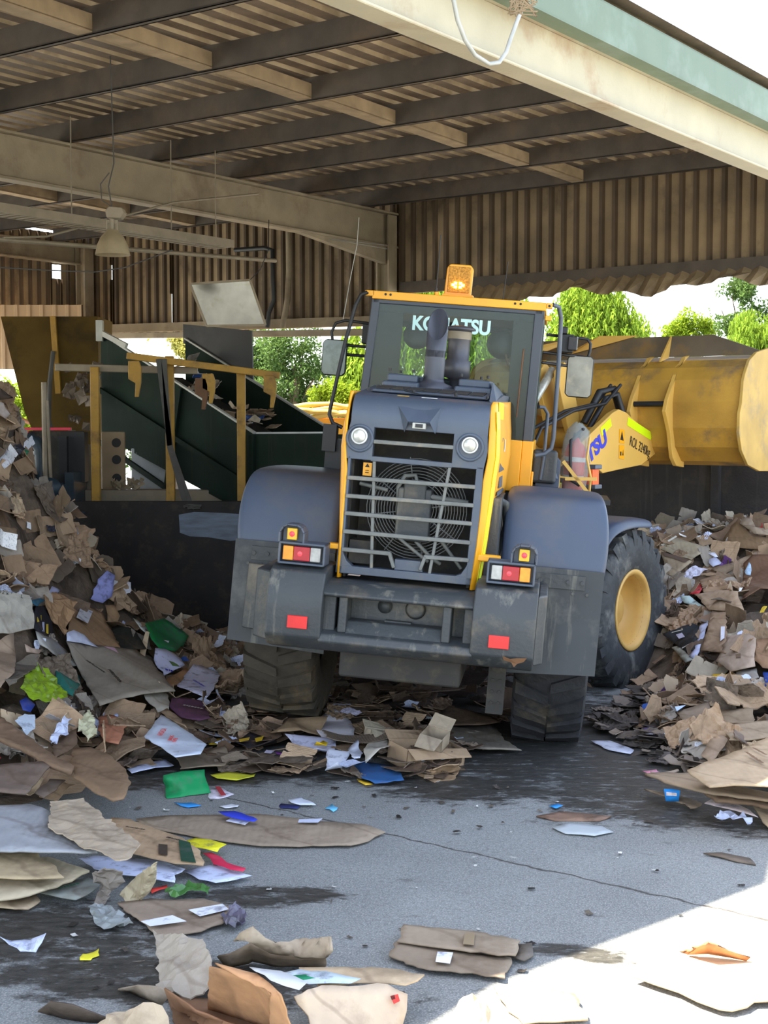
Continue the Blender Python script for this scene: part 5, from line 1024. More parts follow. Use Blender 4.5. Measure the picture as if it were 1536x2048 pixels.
willow('weeping willow between the left mirror and the cab', X(715, 30), 30, .62, Z(700, 30)+.1, .8, 14, 160)
D = 46; rb = lambda u, v, r_, D_=46: (X(u, D_)-0, 0, Z(v, D_), r_, r_, r_*.8)
def tr_at(name, label, group, u, D_, specs, *a, **k):
    x0 = X(u, D_); tree(name, label, group, x0, D_, [(X(uu, D_)-x0, rr*.2, Z(vv, D_), rr, rr, rr*.8) for uu, vv, rr in specs], *a, **k)
tr_at('broadleaf_tree', 'small round-crowned tree between the willow and the bucket', None, 1375, 44, [(1350, 655, .5), (1385, 640, .55), (1410, 660, .45), (1370, 680, .5), (1340, 680, .35), (1375, 700, .5)], 9000, .13, L_bush, 4.5, 21)
tr_at('broadleaf_tree', 'airy grey-green tree at the right edge above the bucket', None, 1500, 40, [(1460, 590, .5), (1500, 570, .65), (1545, 600, .75), (1440, 620, .35), (1500, 630, .65), (1560, 560, .7), (1480, 660, .5), (1450, 650, .4)], 12000, .13, L_dark, 4.8, 22)
tr_at('leafy_shrub', 'bright green leafy bush at the right edge over the bucket', None, 1510, 33, [(1480, 690, .45), (1520, 660, .55), (1560, 680, .6), (1450, 715, .3), (1530, 720, .5), (1500, 650, .5), (1490, 720, .5)], 12000, .16, L_willow, 3.2, 23, droop=1, asp=.25)
tr_at('broadleaf_tree', 'tall mixed green tree behind the conveyor, nearest the mirror', None, 590, 42, [(560, 690, .8), (610, 680, .75), (640, 740, .6), (590, 760, .9), (540, 760, .8), (620, 800, .7), (560, 820, .8)], 15000, .13, L_dark, 4.2, 24)
tr_at('broadleaf_tree', 'grey-green tree in the middle of the gap behind the conveyor', None, 500, 44, [(500, 680, .7), (470, 700, .6), (520, 730, .8), (470, 770, .8), (510, 800, .8)], 13000, .13, L_dark, 4.2, 25)
tr_at('broadleaf_tree', 'yellowing tree behind the conveyor, left end of the gap', None, 420, 38, [(420, 680, .6), (440, 700, .6), (400, 690, .55), (430, 740, .65), (380, 700, .6), (460, 790, .6), (350, 690, .5), (330, 680, .5)], 12000, .12, L_yel, 4.0, 26)
tr_at('leafy_shrub', 'bright lime-green bush above the orange skip', None, 660, 29, [(640, 790, .28), (665, 780, .3), (690, 790, .3), (720, 790, .35), (750, 790, .4), (655, 810, .35)], 5200, .10, L_bush, 2.6, 27)
tr_at('leafy_shrub', 'green hedge bush seen through the gap left of the hopper', None, 20, 28, [(0, 800, .45), (40, 790, .35), (20, 840, .5), (60, 850, .35), (-30, 850, .5), (30, 880, .4), (0, 775, .3)], 6000, .11, L_bush, 2.6, 28)
# distant hedge line closing the horizon
for i in range(16):
    x = -34+i*4.6; y = 62+3*math.sin(i*1.9); hh = 5.0+.8*math.sin(i*2.7)
    if i in (13, 14, 15): hh = 4.2
    tree('hedgerow_tree', 'distant grey-green tree in the line along the horizon', 'trees along the horizon', x, y, [(-1.2, 0, hh*.45, 2.0, 1, hh*.5), (1.2, 0, hh*.4, 2.0, 1, hh*.45), (0, 0, hh*.6, 1.6, 1, hh*.4)], 1500, .42, L_dark, hh*.5, 40+i)
# ================================================================== CARDBOARD AND PAPER
def newell(P):
    n = Vector()
    for i in range(len(P)):
        a, b = P[i], P[(i+1) % len(P)]; n += Vector(((a.y-b.y)*(a.z+b.z), (a.z-b.z)*(a.x+b.x), (a.x-b.x)*(a.y+b.y)))
    n.normalize(); return n if n.z > 0 or (abs(n.z) < .05 and n.y < 0) else -n
def sheetmesh(name, P, crumple=.01, edge=.12, jag=.006, seed=0, freq=3.0, sharp=False, bend=0.0):
    """polygon P (3-D) -> finely split sheet with uneven surface and torn rim"""
    bm = bmesh.new(); vs = [bm.verts.new(p) for p in P]; bm.faces.new(vs); bmesh.ops.triangulate(bm, faces=bm.faces[:])
    for _ in range(5):
        long_ = [e for e in bm.edges if e.calc_length() > edge]
        if not long_: break
        bmesh.ops.subdivide_edges(bm, edges=long_, cuts=1); bmesh.ops.triangulate(bm, faces=[f for f in bm.faces if len(f.verts) > 3])
    bmesh.ops.beautify_fill(bm, faces=bm.faces[:], edges=bm.edges[:])
    n = newell(P); c = sum(P, Vector())/len(P); L_ = max((p-c).length for p in P); ax = (P[1]-P[0]).normalized() if len(P) > 1 else Vector((1, 0, 0))
    for v in bm.verts:
        q = v.co*freq+Vector((seed*7.3, seed*3.1, seed*1.7))
        h = mnoise.noise(q)
        if sharp: h = (.5-abs(h))*1.4+.5*mnoise.noise(q*2.3)
        t = (v.co-c).dot(ax)/L_
        d = n*(h*crumple+bend*t*t)
        if any(e.is_boundary for e in v.link_edges): d += Vector((mnoise.noise(q*7), mnoise.noise(q*7+Vector((9, 9, 9))), 0))*jag*2
        v.co += d
    me = bpy.data.meshes.new(name); bm.to_mesh(me); bm.free(); return me, n, c
READ = ('ANSADA', 'BAKING', 'PAPER', '12 x 1.25 L')
def printline(s_, size, m_, par, M):
    if s_ in READ: return text('printed_text', s_, size, m_, par, M, ext=.0005)
    mm = MB(); r_ = random.Random(len(s_)); x = -.3*size*len(s_)     # print too blurred to read: short strokes
    while x < .3*size*len(s_):
        w_ = size*r_.uniform(.15, .5); mm.box(x, x+w_, -size*r_.uniform(.2, .35), size*r_.uniform(.15, .35), 0, .0006); x += w_+size*.14
    return mm.build('printed_text', m_, par, mat_local=M)
HANDS = []
CI = [0]
KM = {'card': None}
def card(label, px, col, kind='card', lift=.06, z=None, crumple=None, name=None, cat=None, thick=None, lifts=None, stickers=(), texts=(), group=None, edge=.10, freq=3.0, sharp=False, bend=0.0, pts=None, D=None, jag=.010, excl=True, mt=None):
    CI[0] += 1
    if pts is None:
        if z is not None: pts = [onz(u, v, z) for u, v in px]
        elif D is not None: pts = [at(u, v, (D if not isinstance(D, (list, tuple)) else D[i])) for i, (u, v) in enumerate(px)]
        else: pts = [hit(u, v, lift) for u, v in px]
    if lifts: pts = [p+Vector((0, 0, l)) for p, l in zip(pts, lifts)]
    cr = crumple if crumple is not None else {'card': .014, 'wet': .02, 'paper': .012, 'print': .012, 'plastic': .05}[kind]
    nm = name or {'card': 'cardboard_sheet', 'wet': 'cardboard_sheet', 'paper': 'paper_sheet', 'print': 'printed_paper', 'plastic': 'plastic_bag'}[kind]
    me, n, c = sheetmesh(nm, pts, cr, edge, jag, CI[0], freq, sharp, bend)
    base = Vector((c.x, c.y, min(p.z for p in pts)))
    for v in me.vertices: v.co -= base
    me.materials.append(mt or {'card': M_card, 'wet': M_cardwet, 'paper': M_paper, 'print': M_print, 'plastic': M_plastic}[kind])
    for p in me.polygons: p.use_smooth = not sharp
    o = bpy.data.objects.new(nm, me); COL.objects.link(o); o.location = base; o.color = lin(col)
    th = thick or {'card': .007, 'wet': .008, 'paper': .0015, 'print': .002, 'plastic': .002}[kind]
    s = o.modifiers.new('thick', 'SOLIDIFY'); s.thickness = th; s.offset = 0
    tag(o, label, cat or {'card': 'cardboard', 'wet': 'cardboard', 'paper': 'paper', 'print': 'paper', 'plastic': 'plastic bag'}[kind], group)
    if excl: HANDS.append([(p.x, p.y) for p in pts])
    def onpl(u, v, off): d = ray(u, v); t = (c-EYEV).dot(n)/d.dot(n); return EYEV+d*t+n*off
    flip = -1 if n.dot(EYEV-c) < 0 else 1; n = n*flip
    for sp, scol, sname in stickers:
        q = [onpl(u, v, cr*.6+th+.004)-base for u, v in sp]; mm = MB(); mm.prism(q, n*.0015); so = mm.build(sname, M_print if sname == 'label_sticker' else M_paper, o); so.color = lin(scol)
    for (s_, cu, cv_, du, dv, hp, m_) in texts:
        p0 = onpl(cu, cv_, cr*.6+th+.007); p1 = onpl(du, dv, cr*.6+th+.007); x = (p1-p0).normalized(); y = n.cross(x)
        printline(s_, hp/FPX*p0.y*1.35, m_, o, frame(p0-base, x, y))
    return o
BR1, BR2, BR3, TAN, GRY, KRA = (178, 148, 112), (160, 130, 98), (134, 106, 80), (202, 176, 138), (168, 158, 144), (190, 146, 96)
WH, BLW = (226, 230, 240), (206, 216, 244)
# ---- foreground, left
card('large pale grey flat board lying at the left edge', [(-60, 1612), (60, 1610), (100, 1622), (112, 1660), (192, 1706), (100, 1704), (-60, 1700)], (178, 182, 188), z=.22, crumple=.008, thick=.012)
card('creased tan flattened carton lying over the grey board', [(102, 1606), (165, 1603), (215, 1640), (245, 1662), (283, 1695), (262, 1716), (240, 1724), (180, 1700), (140, 1680), (96, 1656)], (188, 168, 140), z=.26, crumple=.022, freq=7, sharp=True, edge=.06)
card('flattened brown carton printed with a barcode and dark green band', [(222, 1637), (262, 1640), (300, 1655), (365, 1676), (400, 1704), (409, 1733), (350, 1727), (262, 1706), (230, 1680)], (192, 158, 116), z=.10, crumple=.006,
     stickers=[([(357, 1684), (380, 1690), (392, 1731), (362, 1727)], (40, 74, 58), 'green_band'), ([(317, 1693), (335, 1695), (335, 1716), (317, 1713)], (70, 60, 52), 'barcode')], texts=[('-------', 270, 1662, 300, 1667, 8, M_ink), ('-----', 345, 1683, 365, 1688, 8, M_ink)])
card('long flat brown cardboard strip lying alone on the concrete', [(270, 1637), (330, 1632), (420, 1630), (510, 1628), (620, 1640), (730, 1650), (768, 1665), (735, 1680), (700, 1691), (600, 1692), (520, 1692), (450, 1682), (300, 1656)], (166, 146, 122), z=.02, crumple=.012, edge=.14,
     stickers=[([(452, 1648), (472, 1636), (503, 1646), (490, 1656)], WH, 'label_sticker'), ([(598, 1645), (645, 1643), (636, 1651), (596, 1651)], (200, 208, 230), 'label_sticker')])
card('glossy royal blue scrap lying on the long cardboard strip', [(436, 1625), (470, 1623), (516, 1637), (508, 1642), (480, 1637), (450, 1633)], (50, 66, 190), kind='paper', z=.06)
card('tan box flap with two punched holes at the left edge', [(-60, 1705), (75, 1704), (82, 1718), (112, 1735), (126, 1757), (60, 1758), (-60, 1758)], (196, 172, 128), z=.15, crumple=.01)
card('wide tan board under the punched flap', [(-60, 1720), (100, 1716), (178, 1742), (130, 1768), (60, 1792), (-60, 1806)], (206, 188, 152), z=.09, crumple=.008, thick=.012)
card('thin crumpled tan flap lowest at the left edge', [(-60, 1790), (30, 1796), (70, 1786), (84, 1800), (60, 1816), (-60, 1815)], TAN, z=.03)
card('grey-backed card with green lettering, by the crumpled sack', [(78, 1786), (130, 1766), (178, 1755), (196, 1772), (190, 1784), (155, 1800), (120, 1795)], (150, 156, 148), z=.04, texts=[('------', 138, 1780, 160, 1775, 10, M_inkgrn)])
card('white and blue printed leaflets spread under the carton', [(155, 1716), (190, 1712), (250, 1714), (330, 1722), (372, 1736), (352, 1752), (350, 1766), (300, 1758), (240, 1750), (190, 1738)], BLW, kind='print', z=.05)
card('white printed sheet with torn ends beside the red card', [(368, 1740), (398, 1733), (440, 1722), (470, 1740), (500, 1752), (470, 1760), (432, 1767), (400, 1757)], BLW, kind='print', z=.03)
card('narrow crimson printed card edge on the concrete', [(405, 1708), (425, 1706), (455, 1724), (490, 1738), (486, 1744), (462, 1740), (430, 1728)], (206, 50, 84), kind='paper', z=.045)
card('bright yellow printed carton flap with frayed end', [(366, 1682), (392, 1676), (420, 1680), (449, 1690), (432, 1705), (412, 1700), (385, 1694)], (232, 226, 50), kind='print', z=.06)
card('torn red scrap peeping out by the crumpled sack', [(300, 1778), (335, 1768), (334, 1774), (305, 1786)], (220, 70, 60), kind='paper', z=.02)
card('crushed grey paper sack standing beside the leaflets', [(180, 1750), (212, 1740), (240, 1750), (243, 1770), (222, 1782), (208, 1812), (192, 1812), (196, 1776)], (150, 140, 128), kind='card', pts=[onz(u, v, h) for (u, v), h in zip([(180, 1750), (212, 1740), (240, 1750), (243, 1770), (222, 1782), (208, 1812), (192, 1812), (196, 1776)], [.14, .2, .16, .1, .06, .0, .02, .06])], crumple=.05, freq=11, sharp=True, edge=.035, name='paper_sack', cat='paper sack')
card('crumpled cream box end with green print and a raised point', [(240, 1790), (262, 1760), (285, 1742), (313, 1722), (308, 1745), (311, 1762), (300, 1780), (275, 1806), (252, 1806)], (190, 174, 136), pts=[onz(u, v, h) for (u, v), h in zip([(240, 1790), (262, 1760), (285, 1742), (313, 1722), (308, 1745), (311, 1762), (300, 1780), (275, 1806), (252, 1806)], [.05, .1, .16, .24, .14, .1, .06, .0, .0])], crumple=.04, freq=10, sharp=True, edge=.035, name='crumpled_box', cat='cardboard')
card('limp green leaves or film lying on the concrete', [(327, 1790), (350, 1774), (385, 1770), (420, 1780), (418, 1792), (385, 1790), (350, 1797)], (70, 120, 60), kind='plastic', z=.02, crumple=.04, edge=.04, freq=12, sharp=True, name='green_scrap', cat='scrap')
card('soiled brown sheet carrying two pale paper labels', [(230, 1806), (300, 1796), (360, 1794), (405, 1798), (470, 1822), (445, 1850), (400, 1862), (312, 1872), (280, 1845)], (158, 138, 116), z=.02, crumple=.02, edge=.08, stickers=[([(282, 1852), (345, 1840), (373, 1852), (300, 1862)], WH, 'label_sticker'), ([(377, 1829), (445, 1817), (458, 1828), (400, 1842)], WH, 'label_sticker')])
card('crumpled translucent grey film by the soiled sheet', [(178, 1815), (205, 1812), (240, 1826), (268, 1850), (235, 1862), (192, 1858)], (140, 146, 146), kind='plastic', z=.01, crumple=.035, freq=14, sharp=True, edge=.03)
card('crumpled dark purple and grey wrapper beyond the curled flap', [(445, 1840), (470, 1822), (488, 1828), (492, 1848), (470, 1862), (452, 1858)], (90, 86, 104), kind='plastic', z=.02, crumple=.07, freq=12, sharp=True, edge=.03)
card('curled pale printed paper at the lower left edge', [(0, 1873), (22, 1883), (60, 1880), (90, 1868), (84, 1886), (70, 1905), (38, 1902), (22, 1890)], BLW, kind='print', pts=[onz(u, v, h) for (u, v), h in zip([(0, 1873), (22, 1883), (60, 1880), (90, 1868), (84, 1886), (70, 1905), (38, 1902), (22, 1890)], [.04, .0, .02, .08, .05, .0, .0, .0])], crumple=.008, edge=.05)
card('small curled yellow scrap on the concrete', [(160, 1906), (186, 1902), (200, 1893), (196, 1910), (178, 1920), (162, 1918)], (230, 220, 60), kind='paper', z=.01, crumple=.02, edge=.04)
# ---- foreground, bottom centre heap
card('tall pale torn flap standing at the left of the burst box', [(316, 1872), (370, 1876), (410, 1884), (430, 1930), (420, 1975), (380, 1995), (324, 1990), (318, 1930)], (176, 164, 146), pts=[onz(u, v, h) for (u, v), h in zip([(316, 1872), (370, 1876), (410, 1884), (430, 1930), (420, 1975), (380, 1995), (324, 1990), (318, 1930)], [.04, .10, .14, .12, .08, .03, .0, .0])], crumple=.04, freq=7, sharp=True, edge=.05)
card('curled corrugated flap arched over the top of the burst box', [(465, 1880), (505, 1852), (545, 1884), (600, 1880), (662, 1875), (666, 1900), (650, 1916), (600, 1914), (540, 1905), (500, 1882)], (186, 166, 136), pts=[onz(u, v, h) for (u, v), h in zip([(465, 1880), (505, 1852), (545, 1884), (600, 1880), (662, 1875), (666, 1900), (650, 1916), (600, 1914), (540, 1905), (500, 1882)], [.16, .26, .18, .14, .2, .18, .12, .10, .12, .2])], crumple=.015, freq=9, edge=.05, thick=.014)
card('striped corrugated end under the arched flap', [(500, 1886), (545, 1908), (600, 1916), (655, 1912), (650, 1936), (560, 1932), (505, 1918), (455, 1930), (442, 1910)], (150, 130, 104), pts=[onz(u, v, h) for (u, v), h in zip([(500, 1886), (545, 1908), (600, 1916), (655, 1912), (650, 1936), (560, 1932), (505, 1918), (455, 1930), (442, 1910)], [.16, .1, .08, .1, .0, .0, .02, .02, .06])], crumple=.012, edge=.06, thick=.014)
card('long tan flap pointing right from the burst box', [(600, 1935), (690, 1934), (800, 1942), (852, 1951), (815, 1970), (740, 1966), (640, 1972)], TAN, z=.16, crumple=.008)
card('torn paper collage of green, blue and white on the burst box', [(560, 1950), (600, 1940), (650, 1950), (720, 1962), (700, 1970), (620, 1976), (575, 1962)], (190, 206, 216), kind='print', z=.19, crumple=.02)
card('deep green scrap on top of the burst box', [(580, 1950), (625, 1947), (640, 1955), (600, 1960)], (30, 130, 90), kind='paper', z=.205)
BX = empty('burst_cardboard_box', onz(480, 2040, 0), label='burst open brown cardboard box with bare tan interior at the bottom', cat='box')
def wallp(pts, name, colr, cr=.01, th=.008, **k):
    CI[0] += 1; me, n, c = sheetmesh(name, pts, cr, .07, .005, CI[0], **k); off = BX.location
    for v in me.vertices: v.co -= off
    me.materials.append(M_card)
    for p in me.polygons: p.use_smooth = True
    o = bpy.data.objects.new(name, me); COL.objects.link(o); o.parent = BX; o.color = lin(colr); s = o.modifiers.new('t', 'SOLIDIFY'); s.thickness = th; return o
wallp([onz(420, 1930, .30), onz(500, 1948, .30), onz(548, 1985, .30), onz(545, 2060, .02), onz(415, 2020, .02)], 'back_wall', (196, 138, 78))
wallp([onz(428, 1928, .31), onz(520, 1950, .31), onz(566, 1990, .31), onz(600, 2100, .03), onz(548, 2080, .02), onz(545, 1985, .3)], 'curved_side', (206, 146, 84), .02)
wallp([onz(330, 1975, .12), onz(400, 2020, .10), onz(470, 2050, .06), onz(560, 2090, .05), onz(500, 2140, .0), onz(345, 2020, .0)], 'front_wall', (150, 104, 64), .02)
wallp([onz(340, 1990, .02), onz(420, 2000, .02), onz(560, 2060, .02), onz(520, 2130, .02), onz(350, 2060, .02)], 'base', (120, 84, 54))
card('white sheet lining the top of the burst box', [(494, 1936), (560, 1945), (610, 1965), (600, 1980), (565, 1975), (530, 1955)], (196, 200, 204), kind='paper', z=.325)
card('rounded tan carton end with a small red and black mark', [(592, 1990), (640, 1972), (700, 1972), (770, 1968), (812, 1990), (816, 2020), (800, 2060), (760, 2110), (640, 2110), (612, 2030)], (206, 182, 152), pts=[onz(u, v, h) for (u, v), h in zip([(592, 1990), (640, 1972), (700, 1972), (770, 1968), (812, 1990), (816, 2020), (800, 2060), (760, 2110), (640, 2110), (612, 2030)], [.24, .22, .2, .17, .12, .08, .03, .0, .06, .16])], crumple=.02, edge=.07, stickers=[([(775, 1998), (790, 1994), (794, 2008), (782, 2014)], (196, 60, 50), 'red_mark'), ([(775, 1998), (783, 1996), (785, 2004), (778, 2006)], (40, 40, 40), 'black_mark')])
card('crumpled tan carton corner at the bottom edge', [(190, 2055), (235, 2030), (290, 2012), (325, 2010), (335, 2048), (350, 2110), (180, 2110)], (200, 178, 144), pts=[onz(u, v, h) for (u, v), h in zip([(190, 2055), (235, 2030), (290, 2012), (325, 2010), (335, 2048), (350, 2110), (180, 2110)], [.02, .08, .14, .15, .1, .02, .0])], crumple=.03, freq=8, sharp=True, edge=.05)
card('dark curled brown flap at the bottom left', [(78, 2018), (95, 2006), (140, 2012), (215, 2036), (200, 2046), (150, 2044), (110, 2030)], (96, 80, 64), kind='wet', pts=[onz(u, v, h) for (u, v), h in zip([(78, 2018), (95, 2006), (140, 2012), (215, 2036), (200, 2046), (150, 2044), (110, 2030)], [.02, .1, .09, .03, .0, .0, .0])], crumple=.02)
card('grey-tan torn flap left of the burst box', [(235, 1978), (270, 1972), (315, 1974), (345, 1985), (322, 2010), (290, 1996), (262, 1984)], (164, 148, 126), pts=[onz(u, v, h) for (u, v), h in zip([(235, 1978), (270, 1972), (315, 1974), (345, 1985), (322, 2010), (290, 1996), (262, 1984)], [.01, .08, .10, .08, .02, .0, .0])], crumple=.02)
# ---- foreground, right
card('upper half of the weathered folded board on the right', [(806, 1850), (880, 1858), (970, 1868), (1038, 1880), (1034, 1912), (960, 1906), (880, 1896), (797, 1884)], (160, 142, 118), z=.05, crumple=.012, edge=.06, stickers=[([(930, 1872), (950, 1874), (948, 1898), (926, 1896)], (140, 124, 100), 'tape')])
card('lower half of the weathered folded board with a white label', [(797, 1884), (880, 1896), (960, 1906), (1022, 1912), (1010, 1956), (940, 1946), (860, 1940), (774, 1908)], (150, 132, 110), z=.03, crumple=.014, edge=.06, stickers=[([(875, 1912), (906, 1914), (900, 1936), (871, 1932)], WH, 'label_sticker')])
card('grey pulp scrap at the right end of the weathered board', [(1038, 1890), (1060, 1888), (1066, 1912), (1050, 1922), (1030, 1916)], (110, 100, 88), kind='wet', z=.02)
card('large sunlit cardboard sheet at the right edge', [(1268, 1955), (1340, 1925), (1400, 1905), (1480, 1912), (1600, 1950), (1600, 2000), (1510, 2004), (1470, 2022), (1440, 2020), (1350, 1985)], (214, 178, 128), z=.03, crumple=.015, edge=.12)
card('curled orange-brown flap on the sunlit sheet', [(1358, 1902), (1385, 1896), (1412, 1882), (1430, 1890), (1420, 1898), (1462, 1905), (1500, 1916), (1495, 1922), (1420, 1906), (1375, 1908)], (196, 124, 62), pts=[onz(u, v, h) for (u, v), h in zip([(1358, 1902), (1385, 1896), (1412, 1882), (1430, 1890), (1420, 1898), (1462, 1905), (1500, 1916), (1495, 1922), (1420, 1906), (1375, 1908)], [.05, .07, .14, .12, .08, .07, .06, .04, .05, .04])], crumple=.005)
card('square sunlit scrap of cardboard near the shadow edge', [(985, 1974), (1040, 1970), (1150, 1990), (1180, 2040), (1110, 2042), (1044, 2040), (1020, 2018)], (206, 168, 118), z=.02, crumple=.02)
card('crumpled pale sack catching the sun at the bottom edge', [(920, 2010), (945, 1996), (968, 2000), (982, 2030), (976, 2110), (890, 2110), (900, 2040)], (206, 180, 140), pts=[onz(u, v, h) for (u, v), h in zip([(920, 2010), (945, 1996), (968, 2000), (982, 2030), (976, 2110), (890, 2110), (900, 2040)], [.08, .14, .12, .06, .0, .0, .04])], crumple=.04, freq=9, sharp=True, edge=.05)
# ---- scraps on open concrete
card('upright folded bright green card on the concrete', [(325, 1550), (368, 1542), (409, 1539), (418, 1588), (380, 1592), (335, 1598), (331, 1572)], (24, 142, 84), kind='paper', pts=[onz(u, v, h) for (u, v), h in zip([(325, 1550), (368, 1542), (409, 1539), (418, 1588), (380, 1592), (335, 1598), (331, 1572)], [.12, .13, .13, .0, .0, .0, .04])], crumple=.012, edge=.08, cat='card', name='green_card')
card('small white and dark red printed label near the green card', [(415, 1578), (445, 1576), (464, 1588), (455, 1594), (418, 1596)], (226, 220, 234), kind='print', z=.01, stickers=[([(430, 1577), (440, 1577), (452, 1594), (442, 1595)], (170, 60, 66), 'red_stripe')])
card('small bright blue scrap left of the green card front', [(346, 1605), (382, 1605), (406, 1611), (376, 1614), (362, 1612)], (60, 150, 226), kind='paper', z=.01)
card('small crumpled white scrap on the concrete below the red label', [(440, 1612), (462, 1608), (477, 1612), (474, 1616), (450, 1616)], WH, kind='paper', z=.01, crumple=.02, edge=.03)
card('white pointed scrap on open concrete left of centre', [(580, 1598), (600, 1593), (631, 1609), (600, 1610), (582, 1606)], (214, 222, 236), kind='paper', z=.02)
card('dark navy scrap beside the white pointed scrap', [(556, 1610), (565, 1605), (600, 1612), (596, 1617), (560, 1616)], (44, 50, 100), kind='paper', z=.01)
card('tiny sky blue scrap on open concrete', [(654, 1616), (662, 1606), (668, 1612), (676, 1614), (668, 1624), (660, 1618)], (110, 190, 232), kind='paper', z=.01)
card('flat brown scrap in the wet patch on the right', [(1072, 1632), (1120, 1622), (1180, 1628), (1226, 1634), (1200, 1640), (1110, 1640)], (140, 106, 82), kind='wet', z=.01)
card('flat pale grey scrap in the wet patch on the right', [(1103, 1655), (1140, 1645), (1205, 1652), (1228, 1664), (1190, 1672), (1130, 1668)], (176, 184, 188), kind='paper', z=.01, crumple=.006)
card('tiny bright blue scrap in the wet patch', [(1098, 1612), (1112, 1607), (1124, 1612), (1112, 1618)], (50, 140, 210), kind='paper', z=.01)
card('thin curled brown strip at the right edge of the wet concrete', [(1408, 1708), (1440, 1706), (1500, 1714), (1512, 1728), (1470, 1722)], (116, 100, 84), kind='wet', z=.01)
# ---- central strip before the loader
cen = [('large white card leaning against the strip below the left rear tyre', [(628, 1434), (668, 1430), (700, 1440), (708, 1456), (706, 1476), (676, 1474), (650, 1478), (632, 1462)], (222, 218, 226), 'paper', .13),
 ('curved brown strip below the left rear tyre', [(542, 1456), (580, 1452), (630, 1440), (655, 1452), (640, 1462), (600, 1466), (556, 1468)], (156, 128, 92), 'card', .14),
 ('white and lilac printed sheets fanned out in the strip', [(572, 1480), (600, 1468), (640, 1472), (672, 1482), (668, 1498), (630, 1504), (596, 1496)], (212, 214, 240), 'print', .11),
 ('bright yellow tag in the fanned white sheets', [(628, 1492), (646, 1482), (657, 1490), (652, 1498), (634, 1500)], (240, 200, 30), 'paper', .13),
 ('folded white leaflet with an orange picture', [(650, 1532), (655, 1508), (690, 1498), (714, 1492), (724, 1502), (718, 1522), (708, 1520), (700, 1508), (684, 1528), (676, 1536)], (224, 230, 248), 'print', .10),
 ('crumpled blue printed sheet at the front of the strip', [(709, 1530), (722, 1525), (770, 1527), (800, 1540), (808, 1560), (790, 1564), (750, 1566), (724, 1560)], (52, 96, 150), 'print', .03),
 ('small yellow scrap under the blue sheet', [(712, 1556), (730, 1558), (748, 1566), (730, 1570)], (230, 190, 60), 'paper', .02),
 ('lime yellow wet strip lying left in the strip', [(422, 1550), (450, 1545), (514, 1546), (508, 1556), (470, 1560), (432, 1556)], (206, 206, 60), 'paper', .02),
 ('purple scrap in the strip', [(548, 1504), (560, 1502), (584, 1508), (582, 1513), (552, 1512)], (150, 70, 180), 'paper', .06),
 ('black and yellow printed panel in the strip', [(470, 1478), (500, 1474), (552, 1478), (548, 1490), (500, 1492), (472, 1490)], (46, 44, 50), 'card', .09),
 ('long flat grey-brown board left of the right rear tyre', [(856, 1452), (900, 1446), (985, 1448), (1002, 1472), (1040, 1500), (960, 1502), (890, 1486)], (148, 138, 122), 'card', .04),
 ('dark brown beam-like roll of board under the loader', [(868, 1432), (900, 1422), (980, 1424), (1000, 1440), (960, 1448), (880, 1444)], (112, 88, 66), 'wet', .10),
 ('brown board with a notch lying left of the strip', [(352, 1506), (400, 1503), (450, 1500), (466, 1512), (452, 1530), (400, 1536), (362, 1534)], (150, 132, 108), 'card', .07),
 ('crumpled white papers at the foot of the left heap', [(255, 1538), (290, 1528), (330, 1522), (350, 1530), (300, 1540), (262, 1546)], BLW, 'print', .03),
 ('square box side with folded rim in the strip', [(727, 1500), (745, 1478), (776, 1478), (779, 1500), (758, 1514), (730, 1520)], (216, 208, 192), 'card', .12)]
for lb, px, cl, kd, lf in cen:
    st = ()
    if 'black and yellow' in lb: st = [([(478, 1484), (500, 1480), (498, 1485), (480, 1489)], (214, 180, 40), 'yellow_print'), ([(510, 1482), (528, 1477), (524, 1486), (512, 1489)], (214, 180, 40), 'yellow_print')]
    card(lb, px, cl, kind=kd, z=lf, stickers=st, lifts=[random.Random(i*3+len(lb)).uniform(-.3, .5)*lf for i in range(len(px))], edge=.08)
card('thin yellow and black printed strip beside the white box lid', [(414, 1478), (440, 1476), (466, 1480), (462, 1488), (420, 1488)], (196, 170, 50), kind='print', z=.05)
# ---- left heap
def hc(label, px, col, kind='card', lift=.10, **k): return card(label, px, col, kind=kind, lift=lift, **k)
hc('white baking paper box lid with red lettering', [(323, 1430), (368, 1458), (412, 1489), (401, 1507), (352, 1514), (320, 1494), (288, 1475), (304, 1450)], (214, 226, 246), 'paper', .16, crumple=.004, name='box_lid', cat='box lid', thick=.006, texts=[('ANSADA', 324, 1468, 338, 1450, 12, M_inkred), ('BAKING', 342, 1480, 350, 1466, 9, M_inkred), ('PAPER', 350, 1484, 357, 1471, 9, M_inkred)])
hc('large flattened grey-brown carton sliding down the left heap', [(133, 1280), (200, 1292), (272, 1299), (300, 1320), (350, 1382), (280, 1388), (248, 1396), (200, 1411), (160, 1346)], (166, 156, 140), lift=.20, crumple=.012, edge=.12, thick=.010, stickers=[([(206, 1297), (228, 1300), (238, 1314), (216, 1312)], (220, 180, 200), 'pink_sticker')], texts=[('--------', 228, 1356, 246, 1376, 10, M_ink), ('------------', 190, 1338, 215, 1355, 7, M_ink)])
hc('crumpled brown carton with a white barcode label', [(146, 1200), (175, 1212), (204, 1229), (225, 1262), (241, 1299), (197, 1297), (160, 1275), (135, 1262)], (176, 138, 94), lift=.16, crumple=.03, edge=.08, stickers=[([(158, 1218), (182, 1228), (172, 1252), (149, 1240)], WH, 'label_sticker')])
hc('crumpled kraft paper bag beside the labelled carton', [(84, 1193), (110, 1188), (146, 1211), (138, 1245), (128, 1273), (112, 1256), (92, 1226)], (182, 140, 92), lift=.18, crumple=.05, freq=6, sharp=True, edge=.06)
